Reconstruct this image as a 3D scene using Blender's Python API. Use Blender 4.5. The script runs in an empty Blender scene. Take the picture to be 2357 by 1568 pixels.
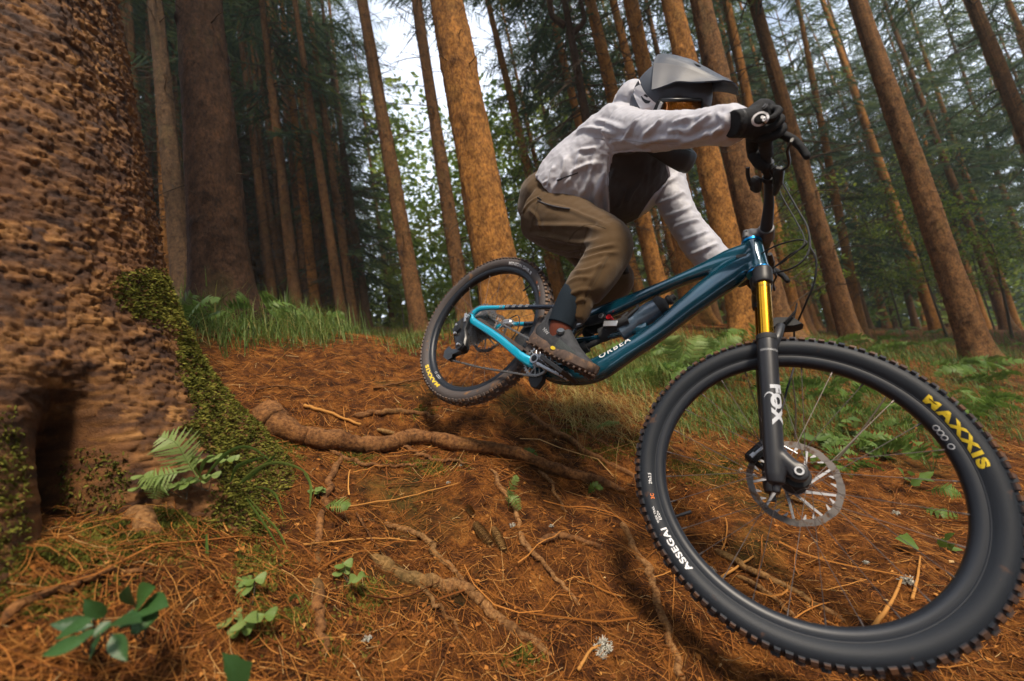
import bpy, bmesh, math, random
import numpy as np
from mathutils import Matrix, Vector
from mathutils.bvhtree import BVHTree

random.seed(7)
rng = np.random.default_rng(7)
SC = bpy.context.scene
COL = SC.collection

# ------------------------------------------------------------------ camera
# measured from the photograph: 14.6 mm lens, rolled ~10 deg, pitched up ~8 deg
FPX = 957.4                      # focal length in pixels of a 2357 px wide frame
UP = np.array([-0.17652571, -0.97543535, 0.13177465])      # plumb line in camera axes (x right, y down, z forward)
UP /= np.linalg.norm(UP)
FA = np.array([0, 0, 1.0]) - UP[2] * UP
FA /= np.linalg.norm(FA)
XA = np.cross(FA, UP) * -1.0
if XA[0] < 0:
    XA = -XA
C2W = np.stack([XA, FA, UP])     # camera axes -> world axes
EYE = np.array([0.0, 0.0, 0.8])


def W(c):
    """point(s) measured from the lens (x right, y down, z forward, metres) -> world"""
    return np.asarray(c, float) @ C2W.T + EYE


def P(px, py, z):
    return W(((px - 1178.5) / FPX * z, (py - 784.0) / FPX * z, z))


def Cc(px, py, z):
    return np.array([(px - 1178.5) / FPX * z, (py - 784.0) / FPX * z, z])


cd = bpy.data.cameras.new('camera')
cam = bpy.data.objects.new('camera', cd)
COL.objects.link(cam)
cd.sensor_width = 36.0
cd.lens = 36.0 * FPX / 2357.0
cd.clip_start = 0.05
cd.clip_end = 900
cd.dof.use_dof = True
cd.dof.focus_distance = 1.45
cd.dof.aperture_fstop = 2.0
Rc = np.stack([C2W @ np.array([1, 0, 0.]), C2W @ np.array([0, -1, 0.]), C2W @ np.array([0, 0, -1.])], 1)
mw = Matrix.Identity(4)
for i in range(3):
    for j in range(3):
        mw[i][j] = Rc[i, j]
    mw[i][3] = EYE[i]
cam.matrix_world = mw
SC.camera = cam

# ------------------------------------------------------------------ light
SUN_DIR = C2W @ np.array([0.10, -0.90, -0.42])      # towards the sun: above, behind and left of the camera
SUN_DIR /= np.linalg.norm(SUN_DIR)
SUN_EL = math.asin(SUN_DIR[2])
SUN_AZ = math.atan2(SUN_DIR[0], SUN_DIR[1])          # clockwise from +Y
wd = bpy.data.worlds.new("World")
SC.world = wd
wd.use_nodes = True
wn = wd.node_tree.nodes
bg = wn['Background']
sky = wn.new('ShaderNodeTexSky')
sky.sky_type = 'NISHITA'
sky.sun_disc = False
sky.sun_elevation = SUN_EL
sky.sun_rotation = SUN_AZ
sky.dust_density = 3.0
sky.air_density = 1.0
sky.ozone_density = 1.0
# thin bright cloud over the blue
tc = wn.new('ShaderNodeTexCoord')
nz = wn.new('ShaderNodeTexNoise')
nz.inputs['Scale'].default_value = 3.0
nz.inputs['Detail'].default_value = 6
rp = wn.new('ShaderNodeMapRange')
rp.inputs['From Min'].default_value = 0.38
rp.inputs['From Max'].default_value = 0.58
rp.inputs['To Min'].default_value = 0.25
rp.inputs['To Max'].default_value = 0.95
mx = wn.new('ShaderNodeMix')
mx.data_type = 'RGBA'
mx.inputs[7].default_value = (7.6, 8.2, 9.6, 1)
L = wd.node_tree.links
L.new(tc.outputs['Generated'], nz.inputs['Vector'])
L.new(nz.outputs['Fac'], rp.inputs['Value'])
L.new(rp.outputs['Result'], mx.inputs[0])
L.new(sky.outputs['Color'], mx.inputs[6])
L.new(mx.outputs[2], bg.inputs['Color'])
bg.inputs['Strength'].default_value = 0.15
sl = bpy.data.lights.new('sun', 'SUN')
sl.energy = 4.0
sl.angle = math.radians(10)
sl.color = (1.0, 0.86, 0.68)
so = bpy.data.objects.new('sun', sl)
COL.objects.link(so)
so.rotation_euler = Vector(SUN_DIR).to_track_quat('Z', 'Y').to_euler()
SC.view_settings.view_transform = 'Standard'
SC.view_settings.look = 'None'
SC.view_settings.gamma = 1
SC.view_settings.use_curve_mapping = False
SC.view_settings.exposure = 0.5
SC.cycles.max_bounces = 6
SC.cycles.diffuse_bounces = 3
SC.cycles.glossy_bounces = 3
SC.cycles.transparent_max_bounces = 4


# ------------------------------------------------------------------ helpers
def hash3(ix, iy, iz):
    n = (ix.astype(np.int64) * 73856093) ^ (iy.astype(np.int64) * 19349663) ^ (iz.astype(np.int64) * 83492791)
    n = (n ^ (n >> 13)) * 1274126177
    n = (n ^ (n >> 16)) & 0xffffff
    return n / float(0xffffff)


def vnoise(p):
    p = np.asarray(p, float)
    if p.shape[-1] == 2:
        p = np.concatenate([p, np.zeros(p.shape[:-1] + (1,))], -1)
    i = np.floor(p).astype(np.int64)
    f = p - i
    u = f * f * (3 - 2 * f)
    r = 0
    for a in (0, 1):
        for b in (0, 1):
            for c in (0, 1):
                w = (u[..., 0] if a else 1 - u[..., 0]) * (u[..., 1] if b else 1 - u[..., 1]) * (u[..., 2] if c else 1 - u[..., 2])
                r = r + w * hash3(i[..., 0] + a, i[..., 1] + b, i[..., 2] + c)
    return r


def fbm(p, oct=4):
    p = np.asarray(p, float)
    s, a, t = 0, 0.5, 0
    for k in range(oct):
        s = s + a * vnoise(p * 2 ** k + 17.3 * k)
        t += a
        a *= 0.5
    return s / t


def worley(u, v, jit=0.9):
    """2-D cell noise: F1, F2, cell random, offset from the cell point"""
    iu, iv = np.floor(u).astype(np.int64), np.floor(v).astype(np.int64)
    f1 = np.full(u.shape, 9.0); f2 = f1.copy(); rid = np.zeros(u.shape); du = f1 * 0; dv = f1 * 0
    z = iu * 0
    for a in (-1, 0, 1):
        for b in (-1, 0, 1):
            cu, cv = iu + a, iv + b
            pu = cu + 0.5 + (hash3(cu, cv, z + 1) - 0.5) * jit
            pv = cv + 0.5 + (hash3(cu, cv, z + 2) - 0.5) * jit
            d = np.hypot(u - pu, v - pv)
            n1 = d < f1
            f2 = np.where(n1, f1, np.minimum(f2, d))
            rid = np.where(n1, hash3(cu, cv, z + 3), rid)
            du = np.where(n1, u - pu, du)
            dv = np.where(n1, v - pv, dv)
            f1 = np.where(n1, d, f1)
    return f1, f2, rid, du, dv


def sstep(a, b, x):
    t = np.clip((x - a) / (b - a), 0, 1)
    return t * t * (3 - 2 * t)


def in_poly(poly, x, y):
    c = np.zeros(len(x), bool); p = np.asarray(poly, float)
    for i in range(len(p)):
        a, b = p[i - 1], p[i]
        cr = ((b[1] > y) != (a[1] > y)) & (x < (a[0] - b[0]) * (y - b[1]) / (a[1] - b[1] + 1e-12) + b[0])
        c ^= cr
    return c


class G:
    """collects vertices and faces, builds ONE mesh object"""

    def __init__(self):
        self.v = []; self.f = []; self.n = 0; self.a = []

    def add(self, V, F, attr=None):
        V = np.asarray(V, float).reshape(-1, 3)
        for f in (F if isinstance(F, list) else [F]):
            f = np.asarray(f, np.int64)
            if f.ndim == 1:
                f = f[None]
            self.f.append(f + self.n)
        self.v.append(V)
        self.a.append(np.full(len(V), 0.5) if attr is None else (np.zeros(len(V)) + attr))
        self.n += len(V)
        return self

    def tr(self, fn):
        self.v = [fn(v) for v in self.v]
        return self

    def mesh(self, name, mat, smooth=True, sharp=None):
        me = bpy.data.meshes.new(name)
        V = np.concatenate(self.v)
        me.vertices.add(len(V))
        me.vertices.foreach_set('co', V.astype(np.float32).ravel())
        tot = np.concatenate([np.full(len(f), f.shape[1]) for f in self.f])
        idx = np.concatenate([f.ravel() for f in self.f])
        me.loops.add(len(idx))
        me.loops.foreach_set('vertex_index', idx.astype(np.int32))
        me.polygons.add(len(tot))
        st = np.concatenate([[0], np.cumsum(tot)[:-1]])
        me.polygons.foreach_set('loop_start', st.astype(np.int32))
        me.polygons.foreach_set('loop_total', tot.astype(np.int32))
        me.polygons.foreach_set('use_smooth', np.full(len(tot), bool(smooth)))
        me.update(calc_edges=True)
        at = me.attributes.new('tone', 'FLOAT', 'POINT')
        at.data.foreach_set('value', np.concatenate(self.a).astype(np.float32))
        if mat is not None:
            me.materials.append(mat)
        me.validate()
        if smooth and sharp:
            me.set_sharp_from_angle(angle=math.radians(sharp))
        return me

    def build(self, name, mat, parent=None, smooth=True, sharp=40):
        return link(name, self.mesh(name, mat, smooth, sharp), parent)


def link(name, data, parent=None):
    o = bpy.data.objects.new(name, data)
    COL.objects.link(o)
    if parent is not None:
        o.parent = parent
    return o


def tag(o, label=None, cat=None, group=None, kind=None):
    if label: o['label'] = label
    if cat: o['category'] = cat
    if group: o['group'] = group
    if kind: o['kind'] = kind
    return o


def empty(name, loc=(0, 0, 0), label=None, cat=None, group=None):
    o = bpy.data.objects.new(name, None)
    o.empty_display_size = 0.1
    COL.objects.link(o)
    o.location = loc
    return tag(o, label, cat, group)


def copy_thing(o, parent=None):
    c = o.copy()
    COL.objects.link(c)
    if parent is not None:
        c.parent = parent
    for ch in list(o.children):
        copy_thing(ch, c)
    return c


def tufts(c, out, r, L, w, spread, lift=.25):
    """many tiny leaflets: foot points c, their outward directions; returns vertices (n, 5, 3) as pentagons"""
    n = len(c)
    d = out + r.normal(0, spread, (n, 3)) + UP * lift; d /= np.linalg.norm(d, axis=1)[:, None]
    s = np.cross(d, r.normal(0, 1, (n, 3))); s /= np.linalg.norm(s, axis=1)[:, None]
    s = s * r.uniform(w[0], w[1], (n, 1)); l = r.uniform(L[0], L[1], (n, 1))
    q = c - out * .002
    V = np.stack([q - s, q + s, q + d * l * .6 + s * 1.1, q + d * l - UP * .002, q + d * l * .6 - s * 1.1], 1)
    return W(V.reshape(-1, 3)), np.arange(n * 5).reshape(-1, 5)


def nrm(v):
    v = np.asarray(v, float)
    return v / (np.linalg.norm(v) + 1e-12)


def rotm(axis, ang):
    return np.array(Matrix.Rotation(ang, 3, Vector(axis)))


def spline(pts, n):
    """Catmull-Rom through points (any dimension)"""
    p = np.asarray(pts, float)
    if len(p) == 2:
        t = np.linspace(0, 1, n)[:, None]
        return p[0] * (1 - t) + p[1] * t
    q = np.concatenate([[2 * p[0] - p[1]], p, [2 * p[-1] - p[-2]]])
    t = np.linspace(0, len(p) - 1 - 1e-9, n)
    i = t.astype(int); f = (t - i)[:, None]
    a, b, c, d = q[i], q[i + 1], q[i + 2], q[i + 3]
    return 0.5 * ((2 * b) + (-a + c) * f + (2 * a - 5 * b + 4 * c - d) * f ** 2 + (-a + 3 * b - 3 * c + d) * f ** 3)


def tube(pts, rad, n=8, cap=True, side=None, sq=2.0, twist=0.0):
    """swept tube; rad: scalar, per-point, or per-point (ra, rb); side: fixed direction for the first cross axis; sq>2 squarer"""
    p = np.asarray(pts, float); m = len(p)
    r = np.asarray(rad, float)
    if r.ndim == 0: r = np.full((m, 2), r)
    elif r.ndim == 1 and len(r) == m: r = np.stack([r, r], 1)
    elif r.ndim == 1: r = np.tile(r, (m, 1))
    T = np.gradient(p, axis=0); T /= np.linalg.norm(T, axis=1)[:, None] + 1e-12
    A = np.zeros((m, 3)); B = np.zeros((m, 3))
    if side is not None:
        s = np.asarray(side, float)
        for i in range(m):
            sd = s if s.ndim == 1 else s[i]
            A[i] = nrm(sd - T[i] * (sd @ T[i])); B[i] = np.cross(T[i], A[i])
    else:
        a = np.array([0, 0, 1.0]) if abs(T[0][2]) < 0.9 else np.array([1.0, 0, 0])
        for i in range(m):
            a = nrm(a - T[i] * (a @ T[i])); A[i] = a; B[i] = np.cross(T[i], a)
    th = np.arange(n) * 2 * np.pi / n + twist
    c, s_ = np.cos(th), np.sin(th)
    e = 2.0 / sq
    c = np.sign(c) * np.abs(c) ** e; s_ = np.sign(s_) * np.abs(s_) ** e
    V = p[:, None] + A[:, None] * (c[None, :, None] * r[:, 0, None, None]) + B[:, None] * (s_[None, :, None] * r[:, 1, None, None])
    V = V.reshape(-1, 3)
    i = np.arange(m - 1)[:, None] * n; j = np.arange(n)[None]
    k = (j + 1) % n
    F = np.stack([i + j, i + k, i + n + k, i + n + j], -1).reshape(-1, 4)
    out = [F]
    if cap:
        out.append(np.arange(n)[::-1][None]); out.append((np.arange(n) + (m - 1) * n)[None])
    return V, out


def lathe(prof, n=32, c=(0, 0, 0), axis=(0, 1, 0), closed=False, arc=None, start=0.0):
    """prof: (radius, along axis)"""
    pr = np.asarray(prof, float); m = len(pr)
    ax = nrm(axis)
    a = np.array([1.0, 0, 0]) if abs(ax[0]) < 0.9 else np.array([0, 0, 1.0])
    a = nrm(a - ax * (a @ ax)); b = np.cross(ax, a)
    full = arc is None
    th = np.linspace(0, 2 * np.pi if full else arc, n, endpoint=not full) + start
    d = a[None] * np.cos(th)[:, None] + b[None] * np.sin(th)[:, None]
    V = np.asarray(c, float) + d[:, None] * pr[None, :, 0, None] + ax * pr[None, :, 1, None]
    V = V.reshape(-1, 3)
    i = np.arange(n if full else n - 1)[:, None]; j = np.arange(m if closed else m - 1)[None]
    i2 = (i + 1) % n; j2 = (j + 1) % m
    F = np.stack([i * m + j, i * m + j2, i2 * m + j2, i2 * m + j], -1).reshape(-1, 4)
    return V, [F]


def hull(pts):
    bm = bmesh.new()
    for p in pts: bm.verts.new(p)
    bmesh.ops.convex_hull(bm, input=bm.verts)
    bm.verts.ensure_lookup_table()
    live = [v for v in bm.verts if v.link_faces]
    ix = {v: i for i, v in enumerate(live)}
    V = np.array([v.co[:] for v in live]); F = [np.array([ix[v] for v in f.verts]) for f in bm.faces]
    bm.free()
    return V, F


def rbox(c, s, R=None, b=0.15):
    """chamfered box: centre, full size, rotation, chamfer as a share of the smallest side"""
    h = np.asarray(s, float) / 2; ch = b * h.min() * 2
    pts = []
    for sx in (-1, 1):
        for sy in (-1, 1):
            for sz in (-1, 1):
                for k in range(3):
                    q = np.array([sx, sy, sz]) * h; m = np.array([sx, sy, sz]) * ch; m[k] = 0
                    pts.append(q - m)
    pts = np.array(pts)
    if R is not None: pts = pts @ np.asarray(R).T
    return hull(pts + np.asarray(c))


def prism(poly, t0, t1, fn, bev=0.0):
    """extrude a 2-D outline between heights t0 and t1; fn(x, y, t) -> 3-D"""
    po = np.asarray(poly, float); n = len(po)
    lay = [(po, t0), (po, t1)]
    if bev:
        c = po.mean(0); q = c + (po - c) * (1 - bev)
        dt = (t1 - t0)
        lay = [(q, t0), (po, t0 + dt * .2), (po, t1 - dt * .2), (q, t1)]
    V = np.concatenate([np.array([fn(x, y, t) for x, y in p_]) for p_, t in lay])
    F = []
    for k in range(len(lay) - 1):
        i = np.arange(n); j = (i + 1) % n
        F.append(np.stack([k * n + i, k * n + j, (k + 1) * n + j, (k + 1) * n + i], -1))
    F.append(np.arange(n)[::-1][None]); F.append((np.arange(n) + (len(lay) - 1) * n)[None])
    return V, F


def ball(c, r, R=None, n=16, m=10):
    th = np.linspace(0, np.pi, m); pr = np.stack([np.sin(th), np.cos(th)], 1)
    pr[0, 0] = pr[-1, 0] = 1e-4
    V, F = lathe(pr, n, axis=(0, 0, 1))
    V = V * np.asarray(r, float)
    if R is not None: V = V @ np.asarray(R).T
    return V + np.asarray(c), F


# ------------------------------------------------------------------ materials
def ramp(nt, src, stops):
    r = nt.nodes.new('ShaderNodeValToRGB')
    while len(r.color_ramp.elements) < len(stops):
        r.color_ramp.elements.new(0.5)
    for e, (p, c) in zip(r.color_ramp.elements, stops):
        e.position = p
        e.color = (*c, 1)
    nt.links.new(src, r.inputs['Fac'])
    return r.outputs['Color']


def mixc(nt, fac, a, b, mode='MIX'):
    m = nt.nodes.new('ShaderNodeMix')
    m.data_type = 'RGBA'; m.blend_type = mode
    for s, i in ((fac, 0), (a, 6), (b, 7)):
        if isinstance(s, (int, float)): m.inputs[i].default_value = s
        elif isinstance(s, tuple): m.inputs[i].default_value = (*s, 1)
        else: nt.links.new(s, m.inputs[i])
    return m.outputs[2]


def tex(nt, kind, scale, detail=4, space='Object', stretch=None, rough=0.55):
    t = nt.nodes.new('ShaderNodeTexCoord'); src = t.outputs[space]
    if stretch:
        mp = nt.nodes.new('ShaderNodeMapping'); mp.inputs['Scale'].default_value = stretch
        nt.links.new(src, mp.inputs['Vector']); src = mp.outputs['Vector']
    n = nt.nodes.new('ShaderNodeTexNoise' if kind == 'noise' else 'ShaderNodeTexVoronoi')
    n.inputs['Scale'].default_value = scale
    if kind == 'noise':
        n.inputs['Detail'].default_value = detail; n.inputs['Roughness'].default_value = rough
        nt.links.new(src, n.inputs['Vector'])
        return n.outputs['Fac']
    nt.links.new(src, n.inputs['Vector'])
    return n.outputs['Distance']


def mat(name, col, rough=0.5, metal=0.0, var=0.0, vscale=30, bump=0.0, bscale=200, coat=0.0, col2=None, ramp_=None,
        stretch=None, spec=0.5, tone=None, sheen=0.0, dirt=None, trans=0.0, bdist=0.004):
    m = bpy.data.materials.new(name); m.use_nodes = True
    nt = m.node_tree; b = nt.nodes['Principled BSDF']
    b.inputs['Roughness'].default_value = rough; b.inputs['Metallic'].default_value = metal
    b.inputs['Coat Weight'].default_value = coat; b.inputs['Coat Roughness'].default_value = 0.06
    b.inputs['Specular IOR Level'].default_value = spec
    if sheen: b.inputs['Sheen Weight'].default_value = sheen
    src = None
    if tone is not None:                      # colours chosen per piece through the 'tone' attribute
        at = nt.nodes.new('ShaderNodeAttribute'); at.attribute_name = 'tone'
        src = ramp(nt, at.outputs['Fac'], tone)
    if var or col2:
        n = tex(nt, 'noise', vscale, 5, stretch=stretch)
        c2 = col2 or tuple(max(0, c * (1 - var)) for c in col)
        a = src if src is not None else tuple(min(1, c * (1 + var * .5)) for c in col)
        mr = nt.nodes.new('ShaderNodeMapRange'); mr.inputs['From Min'].default_value = .35; mr.inputs['From Max'].default_value = .65
        nt.links.new(n, mr.inputs['Value'])
        if src is not None and not col2:
            src = mixc(nt, mr.outputs[0], src, (1 - var,) * 3, 'MULTIPLY')
        else:
            src = mixc(nt, mr.outputs[0], a, c2)
    if dirt:                                   # (colour, scale, threshold): dried mud and dust
        n = tex(nt, 'noise', dirt[1], 6)
        mr = nt.nodes.new('ShaderNodeMapRange'); mr.inputs['From Min'].default_value = dirt[2]; mr.inputs['From Max'].default_value = dirt[2] + .14
        nt.links.new(n, mr.inputs['Value'])
        src = mixc(nt, mr.outputs[0], src if src is not None else tuple(col), dirt[0])
        rr = nt.nodes.new('ShaderNodeMapRange'); rr.inputs['To Min'].default_value = rough; rr.inputs['To Max'].default_value = .9
        nt.links.new(mr.outputs[0], rr.inputs['Value']); nt.links.new(rr.outputs[0], b.inputs['Roughness'])
    if src is not None: nt.links.new(src, b.inputs['Base Color'])
    else: b.inputs['Base Color'].default_value = (*col, 1)
    if bump:
        n = tex(nt, 'noise', bscale, 4, stretch=stretch)
        bp = nt.nodes.new('ShaderNodeBump'); bp.inputs['Strength'].default_value = bump; bp.inputs['Distance'].default_value = bdist
        nt.links.new(n, bp.inputs['Height']); nt.links.new(bp.outputs[0], b.inputs['Normal'])
    if trans:                                  # thin leaves let light through
        ts = nt.nodes.new('ShaderNodeBsdfTranslucent'); ms = nt.nodes.new('ShaderNodeMixShader')
        ms.inputs[0].default_value = trans
        if src is not None: nt.links.new(src, ts.inputs['Color'])
        else: ts.inputs['Color'].default_value = (*col, 1)
        nt.links.new(b.outputs[0], ms.inputs[1]); nt.links.new(ts.outputs[0], ms.inputs[2])
        nt.links.new(ms.outputs[0], nt.nodes['Material Output'].inputs['Surface'])
    return m

# ------------------------------------------------------------------ measured trees: top x at y=0, base x, base y, width, diameter
TREES = [
    # tx, bx, by, width px, diameter m, tone
    (460, 518, 735, 112, 0.34, 'dark'),
    (1028, 1172, 772, 97, 0.33, 'orange'),
    (1545, 1722, 768, 60, 0.31, 'orange'),
    (1612, 1792, 782, 62, 0.33, 'brown'),
    (1450, 1612, 745, 46, 0.30, 'orange'),
    (1358, 1535, 742, 38, 0.29, 'orange'),
    (833, 972, 790, 39, 0.30, 'brown'),
    (958, 1074, 752, 36, 0.30, 'brown'),
    (1972, 2257, 835, 52, 0.32, 'brown'),
    (1735, 1962, 792, 38, 0.30, 'brown'),
    (356, 427, 700, 42, 0.30, 'grey'),
    (602, 688, 750, 27, 0.29, 'brown'),
    (1122, 1300, 745, 27, 0.28, 'orange'),
    (2236, 2560, 800, 36, 0.30, 'brown'),
    (740, 850, 766, 20, 0.27, 'grey'),
    (575, 637, 738, 14, 0.26, 'brown'),
    (1000, 1118, 748, 18, 0.27, 'grey'),
    (312, 372, 690, 12, 0.26, 'brown'),
    (330, 398, 690, 10, 0.26, 'grey'),
    (1835, 1985, 775, 22, 0.28, 'orange'),
    (1648, 1820, 765, 19, 0.27, 'orange'),
    (2020, 2275, 772, 15, 0.27, 'orange'),
    (2085, 2345, 770, 17, 0.27, 'orange'),
    (2160, 2420, 765, 15, 0.27, 'brown'),
    (1905, 2110, 770, 14, 0.27, 'brown'),
    (800, 905, 752, 12, 0.26, 'brown'),
    (520, 600, 728, 11, 0.26, 'brown'),
    (680, 772, 745, 11, 0.26, 'grey'),
    (2320, 2640, 770, 22, 0.28, 'orange'),
]
HILL = -0.046                     # slope of the forest floor away from the camera


def treez(t):
    return t[4] * FPX / t[3]


# ------------------------------------------------------------------ the big spruce at the left edge
TZ = 1.05
EDGE = [(262, -120), (275, 0), (300, 180), (330, 350), (360, 480), (390, 640), (430, 740), (480, 830), (545, 910), (620, 980)]


def edge_fit(A, px, py):
    d = np.array([(px - 1178.5) / FPX, (py - 784) / FPX, 1.0]); n = np.cross(d, UP)
    M = np.array([[1.0, -UP @ d], [UP @ d, -d @ d]])
    h, t = np.linalg.solve(M, np.array([-A @ UP, -A @ d]))
    return abs(A @ n) / np.linalg.norm(n), h


xs = np.linspace(-3, -.94, 3000)
TA = np.array([xs[np.argmin([abs(edge_fit(np.array([x, 0, TZ]), 330, 350)[0] - .30) for x in xs])], 0, TZ])
prof = np.array([edge_fit(TA, *e) for e in EDGE])[::-1]          # (radius, height), rising
hor = TA - UP * (TA @ UP)
e_v = -nrm(hor)                                                   # towards the camera
e_r = np.cross(UP, e_v)
if e_r[0] < 0: e_r = -e_r
hh = np.concatenate([np.linspace(-.95, 1.35, 430), np.geomspace(1.35, 13, 40)[1:]])
th = np.radians(np.concatenate([np.linspace(-28, 128, 345), np.linspace(128, 332, 60)[1:-1]]))
H_, T_ = np.meshgrid(hh, th, indexing='ij')
r0 = np.interp(hh, prof[:, 1], prof[:, 0])
lo = hh < prof[0, 1]
r0[lo] = prof[0, 0] + (prof[0, 1] - hh[lo]) * .6
top = hh > prof[-1, 1]
r0[top] = np.maximum(.05, prof[-1, 0] - (hh[top] - prof[-1, 1]) * .018)
stem_r = np.interp(hh, [-1, -.2, .4, 2], [.37, .345, .318, .29])
stem_r = np.minimum(stem_r, r0)
deg = np.degrees(T_)


def lobe(c, w):
    d = (deg - c + 180) % 360 - 180
    return np.exp(-(d / w) ** 2)


wf = np.clip(.18 + .82 * lobe(0, 26) + .30 * lobe(46, 17) + .7 * lobe(97, 15) + .6 * lobe(150, 25) + .6 * lobe(215, 28) + .6 * lobe(285, 28), 0, 1.05)
hol = lobe(76, 7.5) * sstep(-.12, -.34, H_)
Rr = stem_r[:, None] + (r0 - stem_r)[:, None] * wf - hol * .24
arc = T_ * .30
# overlapping bark scales: wide cells, upper lip pressed in, lower lip standing proud
jx = (fbm(np.stack([arc * 9, H_ * 9], -1), 3) - .5)
f1, f2, rid, du, dv = worley(arc / .029 + jx * 2.4, H_ / .0140 + jx * 2.8)
plate = sstep(.02, .36, f2 - f1) * (.30 + .70 * rid) * (1 - .9 * np.clip(dv + .1, -.5, .6))
g1_, g2_, rid2, _, _ = worley(arc / .085 + 9 + jx * 3, H_ / .06 + jx * 3)
big = sstep(.0, .3, g2_ - g1_) * rid2
fine = fbm(np.stack([arc * 130, H_ * 190], -1), 3) - .5
fade = np.where(H_ > 1.4, .3, 1.0)
pit = np.exp(-(f1 / .22) ** 2) * (rid > .72)
disp = (plate * .0095 + big * .004 - pit * .008 + (fbm(np.stack([arc * 55, H_ * 75], -1), 3) - .5) * .009 + fine * .010 + (fbm(np.stack([np.cos(T_) * 3, np.sin(T_) * 3, H_ * 2.5], -1), 3) - .5) * .05) * fade
R2 = Rr + disp - .012
V = TA + UP * H_[..., None] + (e_r * np.cos(T_)[..., None] + e_v * np.sin(T_)[..., None]) * R2[..., None]
n_, m_ = H_.shape
i = np.arange(n_ - 1)[:, None]; j = np.arange(m_)[None]; k = (j + 1) % m_
F = np.stack([i * m_ + j, i * m_ + k, (i + 1) * m_ + k, (i + 1) * m_ + j], -1).reshape(-1, 4)
TRV = V
TRF = F
_tb = BVHTree.FromPolygons([tuple(v) for v in TRV[::2, ::2].reshape(-1, 3)], [tuple(int(a) for a in q) for q in (lambda n2, m2: np.stack([np.arange(n2 - 1)[:, None] * m2 + np.arange(m2 - 1)[None], np.arange(n2 - 1)[:, None] * m2 + np.arange(1, m2)[None],
                           np.arange(1, n2)[:, None] * m2 + np.arange(1, m2)[None], np.arange(1, n2)[:, None] * m2 + np.arange(m2 - 1)[None]], -1).reshape(-1, 4))(TRV[::2, ::2].shape[0], TRV[::2, ::2].shape[1])])
FOOT = []                          # where the soil meets the trunk in the photograph
for _p in ((40, 1260), (110, 1215), (200, 1195), (300, 1190), (380, 1150), (450, 1115), (530, 1100), (610, 1090), (680, 1075)):
    _h = _tb.ray_cast(Vector((0, 0, 0)), Vector(nrm(Cc(*_p, 1.0))))
    if _h[0] is not None:
        FOOT.append((_h[0][0], _h[0][2], _h[0][1] - HILL * _h[0][2]))

# ------------------------------------------------------------------ ground: a bank on the left falling to the trail on the right
CTRL = [(0, .95, .80), (-.61, .60, .48), (-.5, .75, .55), (-.85, 1.45, .46), (1.17, .95, .84), (-.1, 1.4, .71), (-.54, 1.85, .56), (0, 1.85, .61),
        (-.28, 2.05, .46), (-.85, 1.7, .46), (-1.78, 2.5, .115), (-1.5, 3.0, .126), (-.77, 3.2, .165), (0, 3.4, .22), (.36, 2.8, .45),
        (.62, 2.2, .60), (1.76, 4.0, .44), (2.1, 2.8, .74), (4.1, 3.5, .76), (1.06, 1.4, .82), (-2.6, 2.2, .05), (-2.4, 1.2, .30),
        (-1.6, .5, .45), (0, .3, .86), (1.5, .2, .95), (3.5, 1.2, .95), (-4, 4, -.1), (0, -1.5, .95), (3, -2, 1.1), (-3, -2, .8),
        (-6, 0, .3), (8, 0, 1.2), (-.35, 2.55, .30), (.1, 2.5, .42), (-1.0, 2.3, .22)]
for t in TREES:
    z = treez(t)
    if z < 16:
        c = Cc(t[1], t[2], z)
        CTRL.append((c[0], z, c[1] - HILL * z))
for a in np.linspace(-1.6, 1.6, 9):
    for z in (14, 26, 60, 120):
        CTRL.append((a * z, z, 0.42 + 0.15 * math.sin(a * 3 + z)))
for a in np.linspace(0, 2 * np.pi, 14):
    if math.cos(a) < 0.3:
        CTRL.append((14 * math.sin(a), 14 * math.cos(a), 0.9))
        CTRL.append((60 * math.sin(a), 60 * math.cos(a), 0.9))
CTRL += FOOT
CTRL = np.array(CTRL)


def warp(X, Z):                    # compress distance so that near detail and far ground share one smooth fit
    r = np.hypot(X, Z) + 1e-9
    k = np.log1p(r) / r
    return np.stack([X * k, Z * k], -1)


_cw = warp(CTRL[:, 0], CTRL[:, 1])


def _phi(d2):
    return 0.5 * d2 * np.log(d2 + 1e-12)


_n = len(_cw)
_A = np.zeros((_n + 3, _n + 3))
_A[:_n, :_n] = _phi(((_cw[:, None] - _cw[None]) ** 2).sum(-1)) + 0.004 * np.eye(_n)
_A[:_n, _n] = 1; _A[:_n, _n + 1:] = _cw
_A[_n, :_n] = 1; _A[_n + 1:, :_n] = _cw.T
_w = np.linalg.solve(_A, np.concatenate([CTRL[:, 2], [0, 0, 0]]))


def dfun(X, Z):
    X = np.asarray(X, float); Z = np.asarray(Z, float)
    q = warp(X, Z).reshape(-1, 2)
    out = np.empty(len(q))
    for i in range(0, len(q), 20000):
        s = q[i:i + 20000]
        out[i:i + 20000] = _phi(((s[:, None] - _cw[None]) ** 2).sum(-1)) @ _w[:_n] + _w[_n] + s @ _w[_n + 1:]
    return out.reshape(X.shape)


def relief(X, Z):
    p = np.stack([X, Z], -1)
    r = np.hypot(X, Z)
    near = 1 / (1 + (r / 3.5) ** 2)
    return (fbm(p * 1.7 + 5, 3) - .5) * .15 * (0.5 + near) + (fbm(p * 9 + 31, 3) - .5) * .06 * near + (fbm(p * 42 + 3, 2) - .5) * .014 * near


def gy(X, Z):
    """ground height in camera axes (y down)"""
    X = np.asarray(X, float); Z = np.asarray(Z, float)
    return HILL * Z + dfun(X, Z) - relief(X, Z)


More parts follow.
